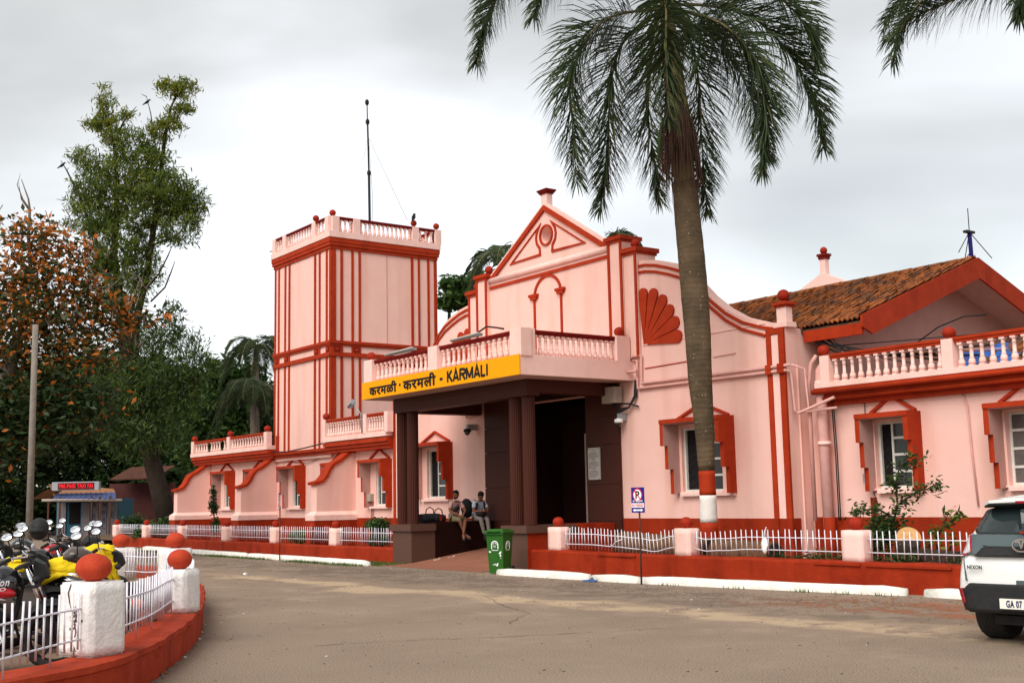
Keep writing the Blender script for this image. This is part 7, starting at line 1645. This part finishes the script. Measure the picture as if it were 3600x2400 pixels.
# ================= FAR LEFT: BOOTH, POLE, SHED =================
b=MB(); a=at(102,1880,30); a.z=-.05; c=at(125,1140,30); b.tube([a,a.lerp(c,.5),c],[.09,.08,.072],12); tag(put('pole',b,'pole',loc=(a.x,a.y,0)),'bare weathered grey pole left of the taxi booth','pole')
BD=60
def Bp(px,py,dd=0): return at(px,py,BD+dd)
bo=thing('taxi_booth',(Bp(280,1890).x,Bp(280,1890).y,0),'small pre-paid taxi booth with blue awning and red lettered display','booth')
ax=CR.copy(); ax.z=0; ax.normalize(); ay=Vector((-ax.y,ax.x,0))   # booth faces the yard
O=Bp(175,1890); O.z=0; kx=BD/FPX
def bbox(b,px0,px1,d0,d1,py0,py1,m=0):
    x0,x1=(px0-175)*kx,(px1-175)*kx; z0,z1=[1.5+(1787-p)*kx for p in (py1,py0)]
    q=[O+ax*x+ay*y for x,y in ((x0,d0),(x1,d0),(x1,d1),(x0,d1))]; b.add([(v.x,v.y,z0) for v in q]+[(v.x,v.y,z1) for v in q],[(3,2,1,0),(4,5,6,7),(0,1,5,4),(1,2,6,5),(2,3,7,6),(3,0,4,7)],m)
b=MB(); bbox(b,180,400,.6,3.0,1752,1895); put('booth_wall',b,'bluept',bo)
for px0,px1,m in ((185,215,'poster'),(270,300,'poster'),(312,330,'poster'),(335,360,'poster'),(362,398,'poster')): b=MB(); bbox(b,px0,px1,.52,.595,1765,1885); put('panel',b,m,bo)
b=MB(); bbox(b,226,264,.55,.597,1765,1840); put('booth_window',b,'dark',bo)
def btext(s,px0,px1,py0,py1,d,m,par,bold=.0):
    t=text(s,1,bold,ext=.004); xs=[v[0] for v in t.v];ys=[v[1] for v in t.v]; a_,c_=min(xs),max(xs);d_,e_=min(ys),max(ys)
    def f(v): 
        x=((v[0]-a_)/(c_-a_)*(px1-px0)+px0-175)*kx; z=1.5+(1787-(py1+(v[1]-d_)/(e_-d_)*(py0-py1)))*kx; p=O+ax*x+ay*(d-v[2]); return (p.x,p.y,z)
    t.v=[f(v) for v in t.v]; put('lettering',t,m,par)
for s_,x,y in (('A',316,1775),('B',316,1818),('M',352,1778),('R',352,1830),('E',382,1812),('C',350,1850),('P',350,1806)): btext(s_,x-5,x+6,y-11,y+9,.51,'navy',bo)
for px in (182,222,333,362,397): b=MB(); bbox(b,px-3,px+3,-.6,-.55,1745,1895); put('post',b,'rust',bo)
b=MB(); vs=[]; n=36
for i in range(n+1):
    u=i/n; rz_=.03*(1 if (i//1)%3==0 else 0); 
    for (pa,pb_,y,z) in ((172,380,.9,1.5+(1787-1732)*kx),(195,420,-.7,1.5+(1787-1757)*kx)):
        p=O+ax*((pa+(pb_-pa)*u-175)*kx)+ay*y; vs.append((p.x,p.y,z+rz_))
b.add(vs,[(2*i,2*i+1,2*i+3,2*i+2) for i in range(n)]); put('awning',b,'awning',bo,fix=False)
b=MB(); p0=O+ax*(-15*kx)+ay*-.6; p1=O+ax*((440-175)*kx)+ay*-.6; b.tube([Vector((p0.x,p0.y,1.95)),Vector((p1.x,p1.y,1.88))],.07,8); put('gutter',b,'beige',bo)
b=MB(); vs=[]
for px,y,py in ((132,1.2,1697),(175,.4,1745),(335,.4,1742),(375,1.2,1735),(345,2.2,1718),(150,2.6,1695)): p=O+ax*((px-175)*kx)+ay*y; vs.append((p.x,p.y,1.5+(1787-py)*kx))
b.add(vs,[(0,1,2,3,4,5)]); put('roof_sheet',b,'rustroof',bo,fix=False)
b=MB(); p=[O+ax*((px-175)*kx)+ay*.4 for px in (90,150)]; b.add([(p[0].x,p[0].y,1.5+35*kx),(p[1].x,p[1].y,1.5+70*kx),(p[1].x,p[1].y+1,1.5+75*kx),(p[0].x,p[0].y+1,1.5+40*kx)],[(0,1,2,3)]); put('roof_flap',b,'rustroof',bo,fix=False)
b=MB(); bbox(b,174,340,.1,.4,1692,1722); ds=put('display_case',b,'grey',bo); b=MB(); bbox(b,196,323,.06,.099,1696,1719); put('display_face',b,'black',ds)
btext('PRE-PAID TAXI FAI',201,320,1701,1713,.04,'led',ds,.0)
b=MB()
for k in range(44): 
    bbox(b,199+k*2.8,200+k*2.8,.05,.058,1698,1699); bbox(b,199+k*2.8,200+k*2.8,.05,.058,1715,1716)
put('led_dots',b,'led',ds)
# dim shed / compound wall behind the trees
sh=thing('tiled_shed',at(500,1880,66),'dim reddish shed with tiled roof edge under the trees','shed')
def wallq(px0,px1,py0,py1,d,dz=.3,m='mauve'): 
    a=at(px0,py1,d);c=at(px1,py1,d); a.z=c.z=-.1; zt=1.5+(1775-py0)*d/FPX; v=Vector((c.y-a.y,a.x-c.x,0)).normalized()*-dz; b=MB(); b.prism([a,c,Vector((c.x,c.y,zt)),Vector((a.x,a.y,zt))],v); return b
M['mauve']=mat('dim_shed_paint',(.10,.035,.032),(.06,.022,.02),1.5,.9); M['roofdim']=mat('old_roof_sheet',(.11,.045,.03),(.06,.028,.02),3,.85)
put('shed_wall',wallq(380,610,1690,1890,66),'mauve',sh)
b=MB(); a=at(385,1684,65);c=at(545,1678,65); b.prism([a,c,c+Vector((-1.0,1.5,.7)),a+Vector((-1.0,1.5,.7))],(0,0,-.06)); put('shed_roof',b,'roofdim',sh)
sh2=thing('side_shed',at(660,1850,52),'small lean-to with rows of red tiles beside the left wing end','shed')
put('shed_wall',wallq(620,700,1700,1880,53),'mauve',sh2)
for k in range(4): b=MB(); a=at(628-k*2+k*8,1720-k*16,52+k*.3);c=at(712,1706-k*18,52+k*.3); b.prism([a,c,c+Vector((-.3,.5,.25)),a+Vector((-.3,.5,.25))],(0,0,-.07)); put('tile_row',b,'tileold' if k%2 else 'roofdim',sh2)
